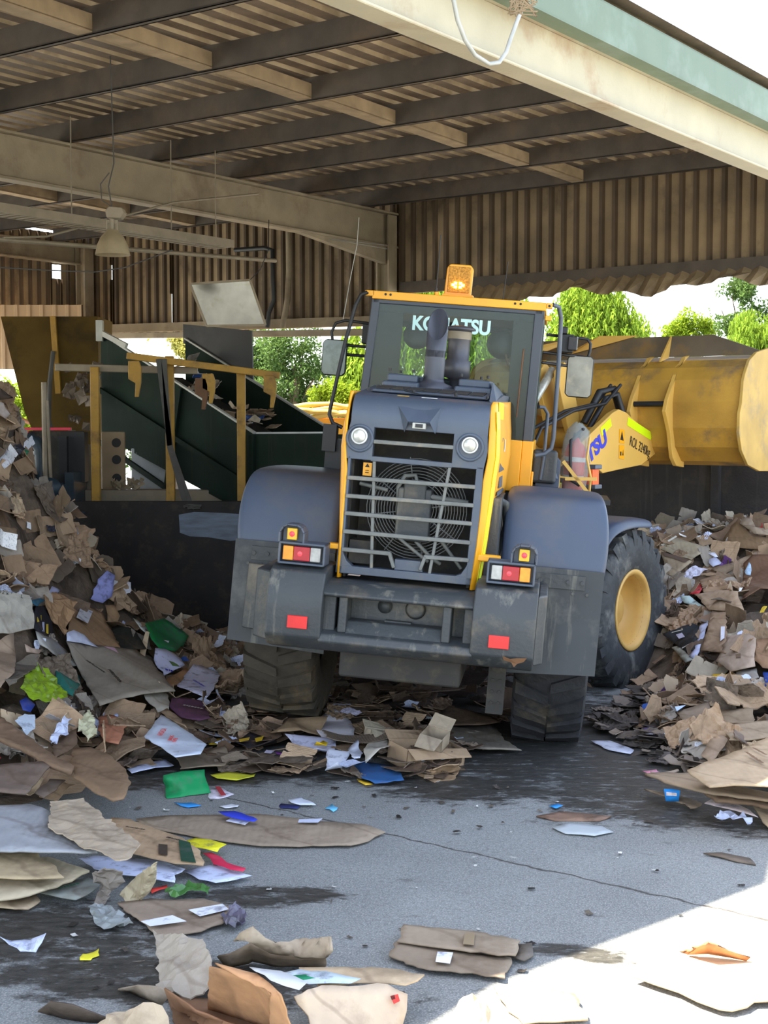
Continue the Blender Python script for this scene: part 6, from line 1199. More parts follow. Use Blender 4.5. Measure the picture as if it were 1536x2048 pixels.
hc('large crumpled grey printed sack at the left edge', [(-50, 1184), (0, 1184), (58, 1193), (66, 1228), (66, 1258), (20, 1268), (-50, 1270)], (172, 168, 156), lift=.22, crumple=.04, freq=5, sharp=True, edge=.07, name='paper_sack', cat='paper sack', texts=[('12 x 1.25 L', 20, 1192, 42, 1197, 8, M_ink)])
hc('black box with yellow shapes beside the grey sack', [(69, 1215), (84, 1212), (102, 1229), (108, 1277), (88, 1272), (66, 1257)], (44, 44, 52), lift=.16, name='printed_box', cat='box', stickers=[([(70, 1236), (78, 1232), (78, 1244), (70, 1246)], (226, 200, 60), 'yellow_print'), ([(88, 1250), (92, 1250), (92, 1270), (88, 1268)], (226, 200, 60), 'yellow_print'), ([(80, 1246), (84, 1246), (84, 1266), (80, 1264)], (190, 196, 226), 'white_print')])
hc('white sheet tucked under the brown carton', [(133, 1266), (146, 1260), (168, 1270), (197, 1296), (160, 1286), (133, 1282)], (206, 214, 240), 'paper', .24)
hc('glossy green printed sheet at the top of the left heap', [(290, 1264), (330, 1261), (379, 1276), (366, 1290), (350, 1303), (320, 1296), (304, 1284)], (20, 120, 62), 'print', .16, lifts=[.08, .12, .02, 0, 0, 0, .03], stickers=[([(326, 1282), (336, 1284), (334, 1290), (325, 1288)], WH, 'white_print')])
hc('white and green product box panel under the green sheet', [(310, 1297), (332, 1299), (352, 1306), (370, 1330), (352, 1338), (330, 1350), (306, 1320)], (204, 208, 238), 'print', .15, stickers=[([(335, 1322), (352, 1328), (358, 1336), (344, 1334)], (90, 120, 70), 'green_print')], texts=[('--', 336, 1343, 348, 1347, 9, M_blue)])
hc('white printed box panel with upside-down lettering', [(388, 1325), (414, 1336), (441, 1349), (430, 1372), (416, 1395), (384, 1384), (354, 1372), (372, 1352)], (214, 216, 242), 'print', .15, crumple=.005, thick=.005, texts=[('--------', 398, 1370, 378, 1358, 8, M_blue)])
hc('brown inner face beside the white printed panel', [(332, 1360), (372, 1336), (386, 1346), (360, 1368), (340, 1372)], (182, 134, 82), lift=.14)
hc('deep purple carton panel in the left heap', [(345, 1398), (372, 1396), (405, 1402), (420, 1436), (398, 1440), (361, 1434), (338, 1412)], (104, 60, 92), lift=.14, texts=[('------', 386, 1419, 396, 1421, 9, M_paleedge)])
hc('orange-brown printed carton in the left heap', [(198, 1432), (222, 1428), (250, 1440), (253, 1450), (238, 1488), (212, 1484), (196, 1462)], (198, 120, 76), lift=.15, texts=[('-----', 206, 1458, 213, 1464, 7, M_ink)])
hc('lime green plastic bag crumpled in the left heap', [(47, 1340), (68, 1334), (90, 1346), (112, 1372), (132, 1398), (98, 1410), (66, 1400), (44, 1374)], (140, 176, 40), 'plastic', .18, freq=8, sharp=True, edge=.05)
hc('teal tissue box poking out of the left heap', [(112, 1342), (134, 1334), (160, 1352), (158, 1374), (146, 1392), (118, 1378)], (20, 120, 108), lift=.13, name='tissue_box', cat='box', crumple=.006)
hc('large barrel-shaped brown carton at the foot of the left heap', [(146, 1492), (180, 1494), (226, 1514), (250, 1540), (259, 1566), (250, 1592), (226, 1598), (190, 1584), (150, 1556), (144, 1520)], (152, 120, 86), lift=.22, crumple=.012, bend=-.05, thick=.012)
hc('wide dark brown panel at the lower left edge', [(-50, 1534), (0, 1532), (60, 1526), (108, 1523), (76, 1560), (51, 1588), (-50, 1580)], (132, 112, 98), lift=.24, crumple=.005, thick=.012)
hc('second dark flap behind the wide brown panel', [(70, 1588), (100, 1560), (128, 1562), (112, 1580), (88, 1596)], (128, 110, 96), lift=.14)
hc('long edge-on brown carton board running down from the left edge', [(-50, 1410), (0, 1437), (60, 1478), (110, 1520), (148, 1538), (140, 1548), (100, 1535), (50, 1502), (-50, 1455)], (142, 112, 84), lift=.24, crumple=.015, thick=.03)
hc('bowed tan carton side at the left edge of the heap', [(-50, 1290), (0, 1278), (26, 1262), (34, 1310), (26, 1345), (0, 1372), (-50, 1390)], (170, 146, 122), lift=.26, bend=-.06)
hc('dark folded newspaper bundle in the left heap', [(12, 1362), (30, 1330), (60, 1308), (80, 1312), (74, 1336), (40, 1360), (18, 1374)], (120, 112, 100), lift=.24, crumple=.03, sharp=True, edge=.05)
hc('small pinkish folded flap in the left heap', [(50, 1288), (62, 1296), (84, 1300), (76, 1308), (54, 1304)], (196, 170, 152), lift=.24)
hc('crumpled white tissue on the left heap', [(98, 1478), (118, 1450), (140, 1420), (143, 1436), (134, 1452), (136, 1476), (118, 1478), (104, 1492)], BLW, 'paper', .20, crumple=.05, freq=10, sharp=True, edge=.04)
hc('square brown panel with paper stuck to it in the left heap', [(104, 1484), (128, 1470), (152, 1458), (154, 1490), (130, 1506), (108, 1516)], (134, 108, 84), lift=.16)
hc('pale blue crushed paper at the left edge', [(28, 1444), (50, 1430), (68, 1432), (68, 1462), (52, 1474)], (190, 204, 222), 'print', .17, crumple=.03, sharp=True, edge=.05)
hc('small navy blue box flap in the left heap', [(38, 1402), (54, 1393), (70, 1408), (62, 1424), (46, 1420)], (36, 56, 130), 'paper', .2)
hc('crumpled cream paper wad in the left heap', [(160, 1440), (176, 1430), (190, 1452), (194, 1480), (174, 1486), (156, 1462)], (206, 204, 170), 'paper', .16, crumple=.06, freq=10, sharp=True, edge=.04)
hc('round pale crumpled sheet below the big carton', [(290, 1372), (312, 1366), (336, 1392), (338, 1418), (316, 1424), (300, 1408), (288, 1390)], (188, 180, 164), lift=.14, crumple=.02)
hc('brown corner flap behind the baking paper lid', [(322, 1424), (336, 1418), (360, 1436), (372, 1456), (346, 1442)], (182, 152, 118), lift=.16)
hc('black produce carton panel near the top of the left heap', [(218, 1262), (240, 1248), (262, 1252), (284, 1280), (292, 1298), (262, 1298), (240, 1298)], (56, 58, 52), lift=.15)
hc('blue and white drink wrapper standing on the left heap', [(180, 1198), (196, 1176), (214, 1166), (229, 1172), (224, 1198), (206, 1206)], (150, 156, 214), 'print', .14, lifts=[.0, .08, .12, .1, .02, 0])
hc('square brown flap behind the drink wrapper', [(212, 1210), (230, 1210), (240, 1232), (232, 1248), (214, 1244)], (178, 140, 94), lift=.15)
hc('rainbow edged white card sloping down the heap', [(266, 1236), (276, 1242), (304, 1262), (296, 1268), (282, 1258)], (214, 222, 216), 'print', .14)
hc('blue and white wrapper behind the kraft bag', [(94, 1188), (106, 1172), (122, 1180), (112, 1188), (100, 1192)], (196, 200, 236), 'print', .16)
hc('teal card edge beside the grey sack', [(62, 1200), (80, 1196), (90, 1200), (74, 1212)], (30, 100, 128), 'paper', .18)
hc('grey film sheet draped left of the big carton', [(72, 1262), (110, 1280), (134, 1300), (156, 1330), (146, 1332), (104, 1308), (78, 1290)], (150, 150, 148), 'plastic', .22, crumple=.02)
# objects stacked high at the left edge
def carton(name, label, px, D, col, cat='box', stickers=(), texts=(), depth=.3):
    P_ = [at(u, v, D) for u, v in px]; c = sum(P_, Vector())/len(P_); m = MB(); m.prism(P_, (0, depth, .02)); zb = min(p.z for p in P_); base = Vector((c.x, c.y, zb)); m.v = [v-base for v in m.v]
    o = m.build(name, M_card, bevel=.008, seg=2); o.location = base; o.color = lin(col); tag(o, label, cat)
    for sp, sc_, nm in stickers:
        q = [at(u, v, D-.004)-base for u, v in sp]; mm = MB(); mm.prism(q, (0, .002, 0)); s_ = mm.build(nm, M_paper, o); s_.color = lin(sc_)
    for (s__, cu, cv_, du, dv, hp, m_) in texts:
        p0 = at(cu, cv_, D-.008); p1 = at(du, dv, D-.008); x = (p1-p0).normalized(); printline(s__, hp/FPX*D*1.35, m_, o, frame(p0-base, x, Vector((0, -1, 0)).cross(x)))
    return o
carton('printed_carton', 'grey-brown printed carton standing upright high on the left heap', [(-40, 984), (60, 987), (74, 1000), (72, 1050), (66, 1094), (-40, 1090)], 13.2, (176, 166, 146), stickers=[([(-40, 985), (32, 987), (32, 1054), (-40, 1050)], (176, 164, 104), 'yellow_panel'), ([(32, 990), (50, 991), (50, 1004), (32, 1003)], (60, 54, 48), 'dark_mark'), ([(35, 1018), (43, 1018), (43, 1042), (35, 1042)], (90, 84, 76), 'barcode')], texts=[('--------', 49, 1030, 49, 1016, 6, M_ink), ('-------', 22, 1030, 22, 1016, 6, M_inkred)], depth=.25)
carton('brown_carton', 'tan carton corner beneath the upright printed carton', [(-40, 1130), (18, 1120), (36, 1118), (28, 1168), (-40, 1180)], 12.7, (186, 146, 100), depth=.25)
for lb, px, D_, cl, kd in [('dark curved carton edge at the left edge, topmost', [(-40, 770), (0, 776), (14, 790), (26, 796), (0, 800), (-40, 798)], 12.6, (70, 60, 56), 'card'), ('pale torn strip hanging below the topmost carton edge', [(-10, 800), (6, 806), (20, 828), (10, 838), (-10, 820)], 12.5, (170, 160, 156), 'card'),
    ('crumpled white and tan paper at the left edge above the printed carton', [(-30, 900), (6, 918), (20, 935), (22, 968), (14, 985), (-30, 984)], 12.9, (196, 180, 160), 'card'), ('blue-white paper scrap at the left edge', [(-30, 1040), (4, 1050), (8, 1064), (-30, 1066)], 12.6, BLW, 'paper'),
    ('round grey card at the left edge below the printed carton', [(-30, 1062), (10, 1060), (26, 1072), (22, 1092), (0, 1100), (-30, 1100)], 12.5, (160, 150, 140), 'card'), ('brown jug-shaped carton flap at the left edge', [(-30, 1096), (14, 1100), (30, 1116), (16, 1130), (-30, 1134)], 12.4, (150, 128, 104), 'card'),
    ('narrow white and pink paper strip leaning off the left heap', [(6, 1098), (14, 1104), (36, 1140), (60, 1176), (52, 1178), (28, 1150), (18, 1130)], 12.6, (226, 220, 236), 'paper'), ('black folded flap on the printed carton', [(4, 1040), (30, 1044), (38, 1070), (36, 1082), (26, 1064), (12, 1054)], 12.9, (52, 48, 46), 'card')]:
    card(lb, px, cl, kind=kd, D=D_, crumple=.02, edge=.07)
# ---- right heap
hc('pale flattened carton leaning at the top left of the right heap', [(1309, 1079), (1333, 1069), (1375, 1083), (1412, 1096), (1400, 1108), (1384, 1120), (1350, 1110), (1321, 1098)], (186, 172, 142), lift=.12, edge=.10, stickers=[([(1322, 1092), (1352, 1074), (1355, 1076), (1326, 1094)], (226, 226, 216), 'tape')])
hc('lower fold of the pale carton behind the front tyre', [(1322, 1102), (1350, 1112), (1383, 1122), (1368, 1138), (1345, 1152), (1331, 1146)], (182, 162, 132), lift=.12, stickers=[([(1326, 1106), (1350, 1112), (1380, 1122), (1370, 1127), (1346, 1118), (1330, 1114)], (104, 88, 76), 'tape')])
hc('brown open carton at the top right of the right heap', [(1447, 1078), (1462, 1066), (1477, 1059), (1500, 1072), (1536, 1082), (1580, 1090), (1580, 1100), (1500, 1098), (1459, 1094)], (142, 112, 74), lift=.10, lifts=[0, .08, .12, .03, .03, .03, 0, 0, 0])
hc('pale flap behind the open carton at the top right', [(1480, 1058), (1486, 1053), (1504, 1054), (1512, 1066), (1580, 1074), (1580, 1080), (1510, 1074)], (176, 156, 130), lift=.14, lifts=[.06, .1, .1, .06, .06, .03, .03])
hc('large dark brown carton side at the right edge', [(1488, 1127), (1507, 1111), (1580, 1108), (1580, 1180), (1520, 1178), (1487, 1200), (1486, 1160)], (124, 88, 60), lift=.18)
hc('tan sloping sheet right of the white tissues', [(1420, 1140), (1470, 1124), (1510, 1104), (1520, 1108), (1488, 1132), (1450, 1148)], (172, 148, 118), lift=.12)
hc('tan square sheet above the folded carton', [(1398, 1160), (1437, 1149), (1465, 1180), (1440, 1182), (1408, 1184)], (182, 148, 110), lift=.14)
hc('big folded tan carton in the middle of the right heap', [(1389, 1188), (1430, 1184), (1473, 1182), (1482, 1205), (1492, 1229), (1470, 1226), (1449, 1221), (1417, 1219)], (184, 154, 120), lift=.16, crumple=.025)
hc('upright brown carton with a white strip of tape', [(1422, 1223), (1438, 1226), (1453, 1224), (1453, 1265), (1451, 1306), (1426, 1304), (1401, 1301), (1414, 1262)], (158, 128, 96), lift=.20, stickers=[([(1443, 1257), (1451, 1257), (1450, 1280), (1442, 1286)], (222, 224, 236), 'tape')])
hc('large pale brown carton with a small hand mark, right heap', [(1453, 1272), (1480, 1268), (1499, 1269), (1514, 1277), (1510, 1306), (1507, 1332), (1484, 1338), (1461, 1342), (1432, 1322), (1446, 1296)], (180, 156, 134), lift=.18, crumple=.014, stickers=[([(1474, 1312), (1484, 1310), (1484, 1318), (1475, 1319)], (120, 100, 84), 'mark')])
hc('orange-brown carton side at the right edge', [(1512, 1278), (1536, 1276), (1580, 1276), (1580, 1342), (1524, 1336), (1508, 1320)], (156, 118, 82), lift=.17)
hc('glossy black printed sheet beside the front tyre', [(1324, 1268), (1352, 1258), (1383, 1247), (1397, 1252), (1392, 1276), (1386, 1300), (1372, 1304), (1348, 1286)], (54, 58, 62), lift=.15, crumple=.008, stickers=[([(1354, 1272), (1366, 1268), (1372, 1276), (1360, 1280)], (200, 200, 226), 'label_sticker'), ([(1345, 1267), (1368, 1261), (1368, 1262.5), (1345, 1268.5)], (200, 204, 200), 'white_line'), ([(1366, 1298), (1388, 1286), (1388, 1288), (1366, 1300)], (200, 204, 200), 'white_line')])
hc('blue-white folded edge beside the black sheet', [(1402, 1248), (1416, 1242), (1413, 1264), (1396, 1302), (1389, 1317), (1376, 1310), (1388, 1296)], (200, 208, 240), 'paper', .17)
hc('grey strip below the black sheet', [(1344, 1296), (1360, 1292), (1374, 1308), (1388, 1318), (1372, 1325)], (172, 176, 164), lift=.14)
hc('bright yellow curved flap low in the right heap', [(1420, 1358), (1426, 1350), (1450, 1349), (1472, 1346), (1470, 1358), (1456, 1362), (1430, 1360)], (236, 190, 20), 'paper', .13)
hc('deep blue card at the right edge', [(1526, 1342), (1580, 1342), (1580, 1376), (1532, 1372)], (30, 66, 150), 'paper', .13)
hc('grey carton flap right of the yellow one', [(1473, 1337), (1500, 1340), (1514, 1338), (1518, 1356), (1490, 1360), (1471, 1358)], (166, 160, 150), lift=.12)
hc('small red plastic tray in the right heap', [(1386, 1176), (1400, 1166), (1404, 1178), (1398, 1188), (1380, 1188)], (200, 36, 44), 'paper', .12)
hc('pale green-white sheaf of papers in the right heap', [(1360, 1192), (1378, 1192), (1396, 1204), (1406, 1212), (1388, 1212), (1368, 1206)], (206, 232, 230), 'print', .12)
hc('white and red crumpled tissues in the upper right heap', [(1358, 1152), (1378, 1142), (1390, 1132), (1404, 1138), (1416, 1142), (1398, 1152), (1380, 1162)], (214, 214, 234), 'print', .12, crumple=.05, freq=12, sharp=True, edge=.05)
hc('small white torn paper near the top of the right heap', [(1416, 1118), (1432, 1112), (1444, 1126), (1424, 1132)], (204, 210, 236), 'paper', .12, crumple=.02)
hc('curled white strip near the top of the right heap', [(1414, 1104), (1428, 1104), (1436, 1114), (1430, 1114), (1420, 1108)], (222, 226, 240), 'paper', .12)
hc('blue-white wrapper standing by the dark brown carton', [(1489, 1150), (1497, 1125), (1503, 1130), (1502, 1152)], (180, 206, 230), 'print', .2)
hc('square brown panel low in the right heap', [(1353, 1427), (1384, 1415), (1415, 1405), (1424, 1422), (1433, 1440), (1408, 1450), (1380, 1460), (1366, 1444)], (150, 130, 108), lift=.12, crumple=.006, stickers=[([(1350, 1417), (1372, 1414), (1354, 1426)], (190, 210, 240), 'label_sticker')])
hc('long thin white strip low in the right heap', [(1285, 1468), (1330, 1465), (1397, 1461), (1442, 1443), (1446, 1447), (1398, 1466), (1350, 1470)], (206, 212, 236), 'paper', .05)
hc('flattened tan carton low in the right heap', [(1428, 1418), (1460, 1418), (1505, 1415), (1508, 1436), (1508, 1446), (1476, 1446), (1443, 1445), (1440, 1430)], (160, 138, 108), lift=.14)
hc('tan flap with upright fold low in the right heap', [(1400, 1506), (1416, 1486), (1433, 1468), (1458, 1480), (1440, 1502), (1420, 1524)], (162, 136, 108), lift=.13, crumple=.02)
hc('wide tan carton above the nearest carton', [(1447, 1452), (1490, 1446), (1580, 1436), (1580, 1466), (1500, 1480), (1462, 1482)], (168, 146, 116), lift=.16)
hc('purple torn strip low in the right heap', [(1285, 1458), (1300, 1455), (1318, 1466), (1290, 1466)], (104, 86, 130), 'paper', .05)
card('nearest large brown carton with printed lettering at the right edge', [(1373, 1540), (1410, 1526), (1457, 1509), (1500, 1492), (1536, 1477), (1620, 1440), (1620, 1570), (1536, 1571), (1470, 1570), (1417, 1574), (1394, 1556)], (192, 164, 126), z=.30, crumple=.014, edge=.12, thick=.012, texts=[('-------------', 1508, 1523, 1530, 1538, 9, M_rust), ('---------', 1518, 1510, 1540, 1522, 8, M_rust)])
card('thin layered board under the nearest carton', [(1290, 1549), (1330, 1545), (1380, 1549), (1460, 1570), (1620, 1600), (1620, 1612), (1500, 1596), (1410, 1584), (1330, 1566)], (160, 136, 106), z=.16, thick=.015)
card('folded board under the layered one at the right edge', [(1400, 1580), (1480, 1590), (1620, 1610), (1620, 1640), (1500, 1606), (1430, 1600)], (136, 108, 80), z=.11, thick=.02)
card('flat brown strip poking out left under the right heap', [(1288, 1579), (1330, 1588), (1370, 1598), (1408, 1608), (1392, 1616), (1383, 1617), (1340, 1600)], (150, 128, 102), z=.03)
card('bright blue printed packet on the brown strip', [(1329, 1579), (1345, 1578), (1358, 1582), (1360, 1603), (1332, 1602)], (40, 140, 220), kind='paper', pts=[onz(u, v, h) for u, v, h in [(1329, 1579, .12), (1345, 1578, .12), (1358, 1582, .12), (1360, 1603, .04), (1332, 1602, .04)]], name='blue_packet', cat='packet', stickers=[([(1333, 1582), (1354, 1584), (1354, 1590), (1333, 1589)], (220, 210, 210), 'label_sticker')])
card('white card with red rim at the lower right', [(1410, 1607), (1425, 1598), (1460, 1606), (1500, 1622), (1514, 1636), (1470, 1624), (1430, 1614)], (206, 190, 186), kind='print', z=.06)
card('crumpled white tissue at the foot of the right heap', [(1427, 1644), (1447, 1628), (1470, 1632), (1505, 1642), (1503, 1648), (1470, 1646), (1450, 1642)], (206, 216, 244), kind='paper', z=.03, crumple=.05, freq=14, sharp=True, edge=.04)
card('tan carton corner at the lower right edge', [(1505, 1610), (1620, 1606), (1620, 1665), (1536, 1655), (1520, 1632)], (184, 160, 124), z=.06, thick=.012)
card('pinkish wrapper under the front layers of the right heap', [(1288, 1542), (1310, 1537), (1322, 1546), (1300, 1550)], (220, 150, 170), kind='print', z=.03)
card('trodden white paper by the right rear tyre', [(1182, 1482), (1220, 1482), (1246, 1492), (1270, 1500), (1262, 1508), (1220, 1500)], (188, 192, 208), kind='print', z=.015)
# boxes in the central strip
def openbox(name, label, cx, cy, z0, sx, sy, sz, rz, tilt, col, sticker=None):
    o = empty(name, (cx, cy, z0), label=label, cat='box'); o.rotation_euler = (tilt[0], tilt[1], rz); t = .006
    for nm, b_ in (('base', (-sx, sx, -sy, sy, 0, t)), ('side', (-sx, sx, -sy, -sy+t, 0, sz)), ('side', (-sx, sx, sy-t, sy, 0, sz)), ('side', (-sx, -sx+t, -sy, sy, 0, sz)), ('side', (sx-t, sx, -sy, sy, 0, sz))):
        m = MB(); m.box(*b_); w_ = m.build(nm, M_card, o); w_.color = lin(col)
    for s in (-1, 1):
        m = MB(); m.prism([(-sx, s*sy, sz), (sx, s*sy, sz), (sx*.9, s*(sy+.12), sz+.03*s), (-sx*.95, s*(sy+.10), sz+.05*s)], (0, 0, .005)); w_ = m.build('flap', M_card, o); w_.color = lin(col)
    if sticker:
        m = MB(); m.box(-sx*.5, sx*.3, -sy-.003, -sy, sz*.2, sz*.7); w_ = m.build('label_sticker', M_print, o); w_.color = lin(WH)
    return o
p = onz(850, 1530, .0); openbox('open_carton', 'crushed open tan carton at the right end of the central strip', p.x, p.y, .0, .24, .14, .15, .5, (.05, .1), (184, 152, 114), 1)
p = onz(868, 1508, .10); openbox('small_carton', 'small grey-tan carton with printed label sitting on the crushed carton', p.x, p.y, .165, .085, .075, .10, -.4, (.25, .2), (178, 160, 134), 1)
p = onz(756, 1500, .0); openbox('small_carton', 'small cream carton left of the crushed carton', p.x, p.y, .03, .10, .08, .12, .3, (-.1, .2), (206, 190, 160))
card('crumpled kraft bag at the front corner of the central strip', [(832, 1548), (870, 1540), (905, 1528), (920, 1530), (918, 1546), (908, 1560), (870, 1566), (848, 1556)], (182, 148, 106), pts=[onz(u, v, h) for u, v, h in [(832, 1548, .02), (870, 1540, .08), (905, 1528, .12), (920, 1530, .1), (918, 1546, .02), (908, 1560, .0), (870, 1566, .0), (848, 1556, .0)]], crumple=.04, freq=9, sharp=True, edge=.04, name='kraft_bag', cat='paper bag')
# ---- loose pieces: prototypes copied many times
def proto(name, P2, crumple, thick, m, seed, fold=None, bend=0, sharp=False, edge=.16, freq=3):
    me, n, c = sheetmesh(name, [Vector((x, y, 0)) for x, y in P2], crumple, edge, .02, seed, freq, sharp, bend)
    if fold:
        for v in me.vertices:
            d = v.co.x-fold[0]
            if d > 0: v.co.x = fold[0]+d*math.cos(fold[1]); v.co.z += d*math.sin(fold[1])
    me.materials.append(m)
    for p_ in me.polygons: p_.use_smooth = False
    o = bpy.data.objects.new(name, me); s = o.modifiers.new('t', 'SOLIDIFY'); s.thickness = thick; s.offset = 0; return o
rect = [(-.5, -.35), (0, -.36), (.5, -.33), (.48, .35), (0, .33), (-.5, .36)]
slot = [(-.5, -.4), (-.18, -.4), (-.16, -.2), (-.13, -.4), (.2, -.38), (.22, -.2), (.25, -.4), (.5, -.38), (.5, .4), (.22, .38), (.2, .2), (.17, .4), (-.2, .4), (-.5, .36)]
torn = [(-.5, -.2), (-.3, -.4), (.05, -.3), (.4, -.42), (.5, .0), (.3, .25), (.1, .2), (-.1, .42), (-.35, .3), (-.42, .05)]
trap = [(-.45, -.3), (.4, -.36), (.52, .1), (.1, .4), (-.4, .25)]
strip = [(-.6, -.1), (0, -.14), (.6, -.08), (.58, .1), (0, .08), (-.6, .12)]
def protos(m, th, paper=False):
    k_ = 1.6 if paper else 1
    return [proto('x', rect, .03*k_, th, m, 1), proto('x', rect, .03*k_, th, m, 2, fold=(.1, 1.0)), proto('x', rect, .02*k_, th, m, 3, bend=.25), proto('x', slot, .03*k_, th, m, 4), proto('x', slot, .03*k_, th, m, 5, fold=(-.1, .8)),
            proto('x', torn, .07*k_, th, m, 6, sharp=True, edge=.1, freq=5), proto('x', torn, .04*k_, th, m, 7, fold=(0, 1.3)), proto('x', trap, .04*k_, th, m, 8, bend=-.2), proto('x', trap, .03*k_, th, m, 9, fold=(.15, 2.0)), proto('x', strip, .03*k_, th, m, 10, bend=.15), proto('x', torn, .16, th, m, 11, sharp=True, edge=.08, freq=6), proto('x', rect, .12, th, m, 12, sharp=True, edge=.09, freq=5, fold=(.2, .9))]
PC_ = protos(M_card, .022); PW_ = protos(M_cardwet, .022); PP_ = protos(M_print, .006, True); PP2 = protos(M_paper, .006, True); PL_ = protos(M_plastic, .006, True)
def inpoly(x, y, poly):
    c_ = False; j = len(poly)-1
    for i in range(len(poly)):
        xi, yi = poly[i]; xj, yj = poly[j]
        if (yi > y) != (yj > y) and x < (xj-xi)*(y-yi)/(yj-yi)+xi: c_ = not c_
        j = i
    return c_
RN = random.Random(77)
def blocked(x, y): return any(inpoly(x, y, h) for h in HANDS)
WHEELS = [(1.26, 10.87, .5), (-.76, 11.12, .5), (2.2, 13.0, .46)]
def scatter(n, region, plist, name, label, cat, group, cols, smin, smax, tilt, zr, hmin=.03, avoid=True):
    done = tries = 0
    while done < n and tries < n*60:
        tries += 1; x, y = region(RN)
        if abs(x/y) > .33: continue
        h = HH(x, y)
        if h < hmin or Vector((x, y, 0)).dot(E1) > 16.0: continue
        if avoid and blocked(x, y): continue
        s = RN.uniform(smin, smax)
        if any((x-a)**2+(y-b_)**2 < (r_+s*.25)**2 for a, b_, r_ in WHEELS): continue
        if s > .3 and Vector((x, y, 0)).dot(E1) > 15.9: continue
        if x < 0 and y > 15.2-s*.4: continue
        src = RN.choice(plist); o = src.copy(); o.name = name; COL.objects.link(o)
        e = .12; nrm = Vector((-(HH(x+e, y)-HH(x-e, y))/(2*e), -(HH(x, y+e)-HH(x, y-e))/(2*e), 1)).normalized()
        nrm = (nrm+Vector((RN.gauss(0, tilt), RN.gauss(0, tilt)-tilt*.35, 0))).normalized()
        q = nrm.to_track_quat('Z', 'Y').to_matrix() @ Matrix.Rotation(RN.random()*6.283, 3, 'Z')
        z = h+RN.uniform(*zr)+s*.10*tilt*2
        o.matrix_basis = Matrix.Translation((x, y, z)) @ q.to_4x4() @ Matrix.Diagonal((s, s*RN.uniform(.6, 1.1), s, 1))
        c_ = RN.choice(cols); f = RN.uniform(.86, 1.12); o.color = lin([min(255, c*f) for c in c_]); o['label'] = label; o['category'] = cat; o['group'] = group; done += 1
Lr = lambda r: (r.uniform(-4.4, -.85), r.uniform(8.7, 14.7)); Rr_ = lambda r: (r.uniform(1.5, 5.0), r.uniform(8.5, 16.5))
browns = [BR1, BR2, (170, 138, 102)]; dark = [BR3, (116, 92, 70), (98, 80, 64), (126, 110, 92)]; pale = [TAN, GRY, (196, 180, 152), (184, 172, 156)]
for nm, reg, w_ in (('left', Lr, 1.0), ('right', Rr_, 1.0)):
    scatter(int(260*w_), reg, PW_, 'cardboard_scrap', 'grimy dark brown scrap of cardboard trodden into the %s heap' % nm, 'cardboard', 'grimy cardboard scraps in the %s heap' % nm, dark, .16, .42, .25, (-.02, .05))
    scatter(int(300*w_), reg, PC_, 'cardboard_scrap', 'torn mid-brown piece of cardboard lying loose in the %s heap' % nm, 'cardboard', 'loose brown cardboard in the %s heap' % nm, browns, .16, .52, .32, (.0, .08))
    scatter(int(120*w_), reg, PC_, 'cardboard_scrap', 'pale tan or greyish piece of cardboard in the %s heap' % nm, 'cardboard', 'pale cardboard in the %s heap' % nm, pale, .15, .42, .32, (.02, .09))
    scatter(int(85*w_), reg, PP_+PP2, 'paper_scrap', 'white or bluish-white scrap of paper in the %s heap' % nm, 'paper', 'white paper scraps in the %s heap' % nm, [WH, BLW, (196, 204, 226)], .07, .22, .4, (.05, .11))
    scatter(int(34*w_), reg, PP2+PL_, 'coloured_scrap', 'small brightly coloured scrap of packaging in the %s heap' % nm, 'packaging', 'coloured packaging scraps in the %s heap' % nm, [(190, 44, 48), (40, 84, 160), (30, 120, 84), (220, 190, 60), (96, 60, 120), (44, 46, 60)], .07, .2, .4, (.05, .11))
WHEELS[-1] = (2.08, 13.15, .36); HANDS_ = HANDS[:]; HANDS.clear()
scatter(70, lambda r: (r.uniform(2.2, 3.0), r.uniform(11.2, 13.4)), PC_+PW_, 'cardboard_scrap', 'torn mid-brown piece of cardboard lying loose in the right heap', 'cardboard', 'loose brown cardboard in the right heap', browns+dark, .12, .28, .25, (-.03, .02), .01)
HANDS.extend(HANDS_)
# low trodden band in front of and beneath the loader (flat on the floor)
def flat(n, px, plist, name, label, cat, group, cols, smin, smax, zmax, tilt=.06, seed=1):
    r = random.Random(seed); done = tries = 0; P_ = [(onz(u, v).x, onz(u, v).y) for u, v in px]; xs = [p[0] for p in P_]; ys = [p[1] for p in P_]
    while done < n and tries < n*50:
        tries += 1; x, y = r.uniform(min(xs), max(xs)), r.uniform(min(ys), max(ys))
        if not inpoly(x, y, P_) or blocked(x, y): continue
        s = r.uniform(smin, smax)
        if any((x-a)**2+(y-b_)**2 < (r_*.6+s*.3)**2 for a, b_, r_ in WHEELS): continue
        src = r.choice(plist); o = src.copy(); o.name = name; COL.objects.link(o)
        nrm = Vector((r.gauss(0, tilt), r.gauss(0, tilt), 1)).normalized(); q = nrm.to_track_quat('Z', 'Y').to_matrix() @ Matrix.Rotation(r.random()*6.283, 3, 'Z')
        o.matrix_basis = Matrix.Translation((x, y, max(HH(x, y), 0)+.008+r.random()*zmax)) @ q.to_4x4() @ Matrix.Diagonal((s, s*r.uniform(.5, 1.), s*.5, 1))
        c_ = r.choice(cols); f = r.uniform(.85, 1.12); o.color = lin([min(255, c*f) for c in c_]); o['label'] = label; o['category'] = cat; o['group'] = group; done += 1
band = [(250, 1520), (430, 1440), (520, 1425), (700, 1415), (880, 1430), (940, 1500), (935, 1550), (850, 1565), (700, 1560), (560, 1555), (380, 1545), (270, 1560)]
flat(110, band, PC_, 'cardboard_scrap', 'flattened brown cardboard piece in the strip before the loader', 'cardboard', 'cardboard in the central strip', browns+dark, .16, .5, .07, .12, 2)
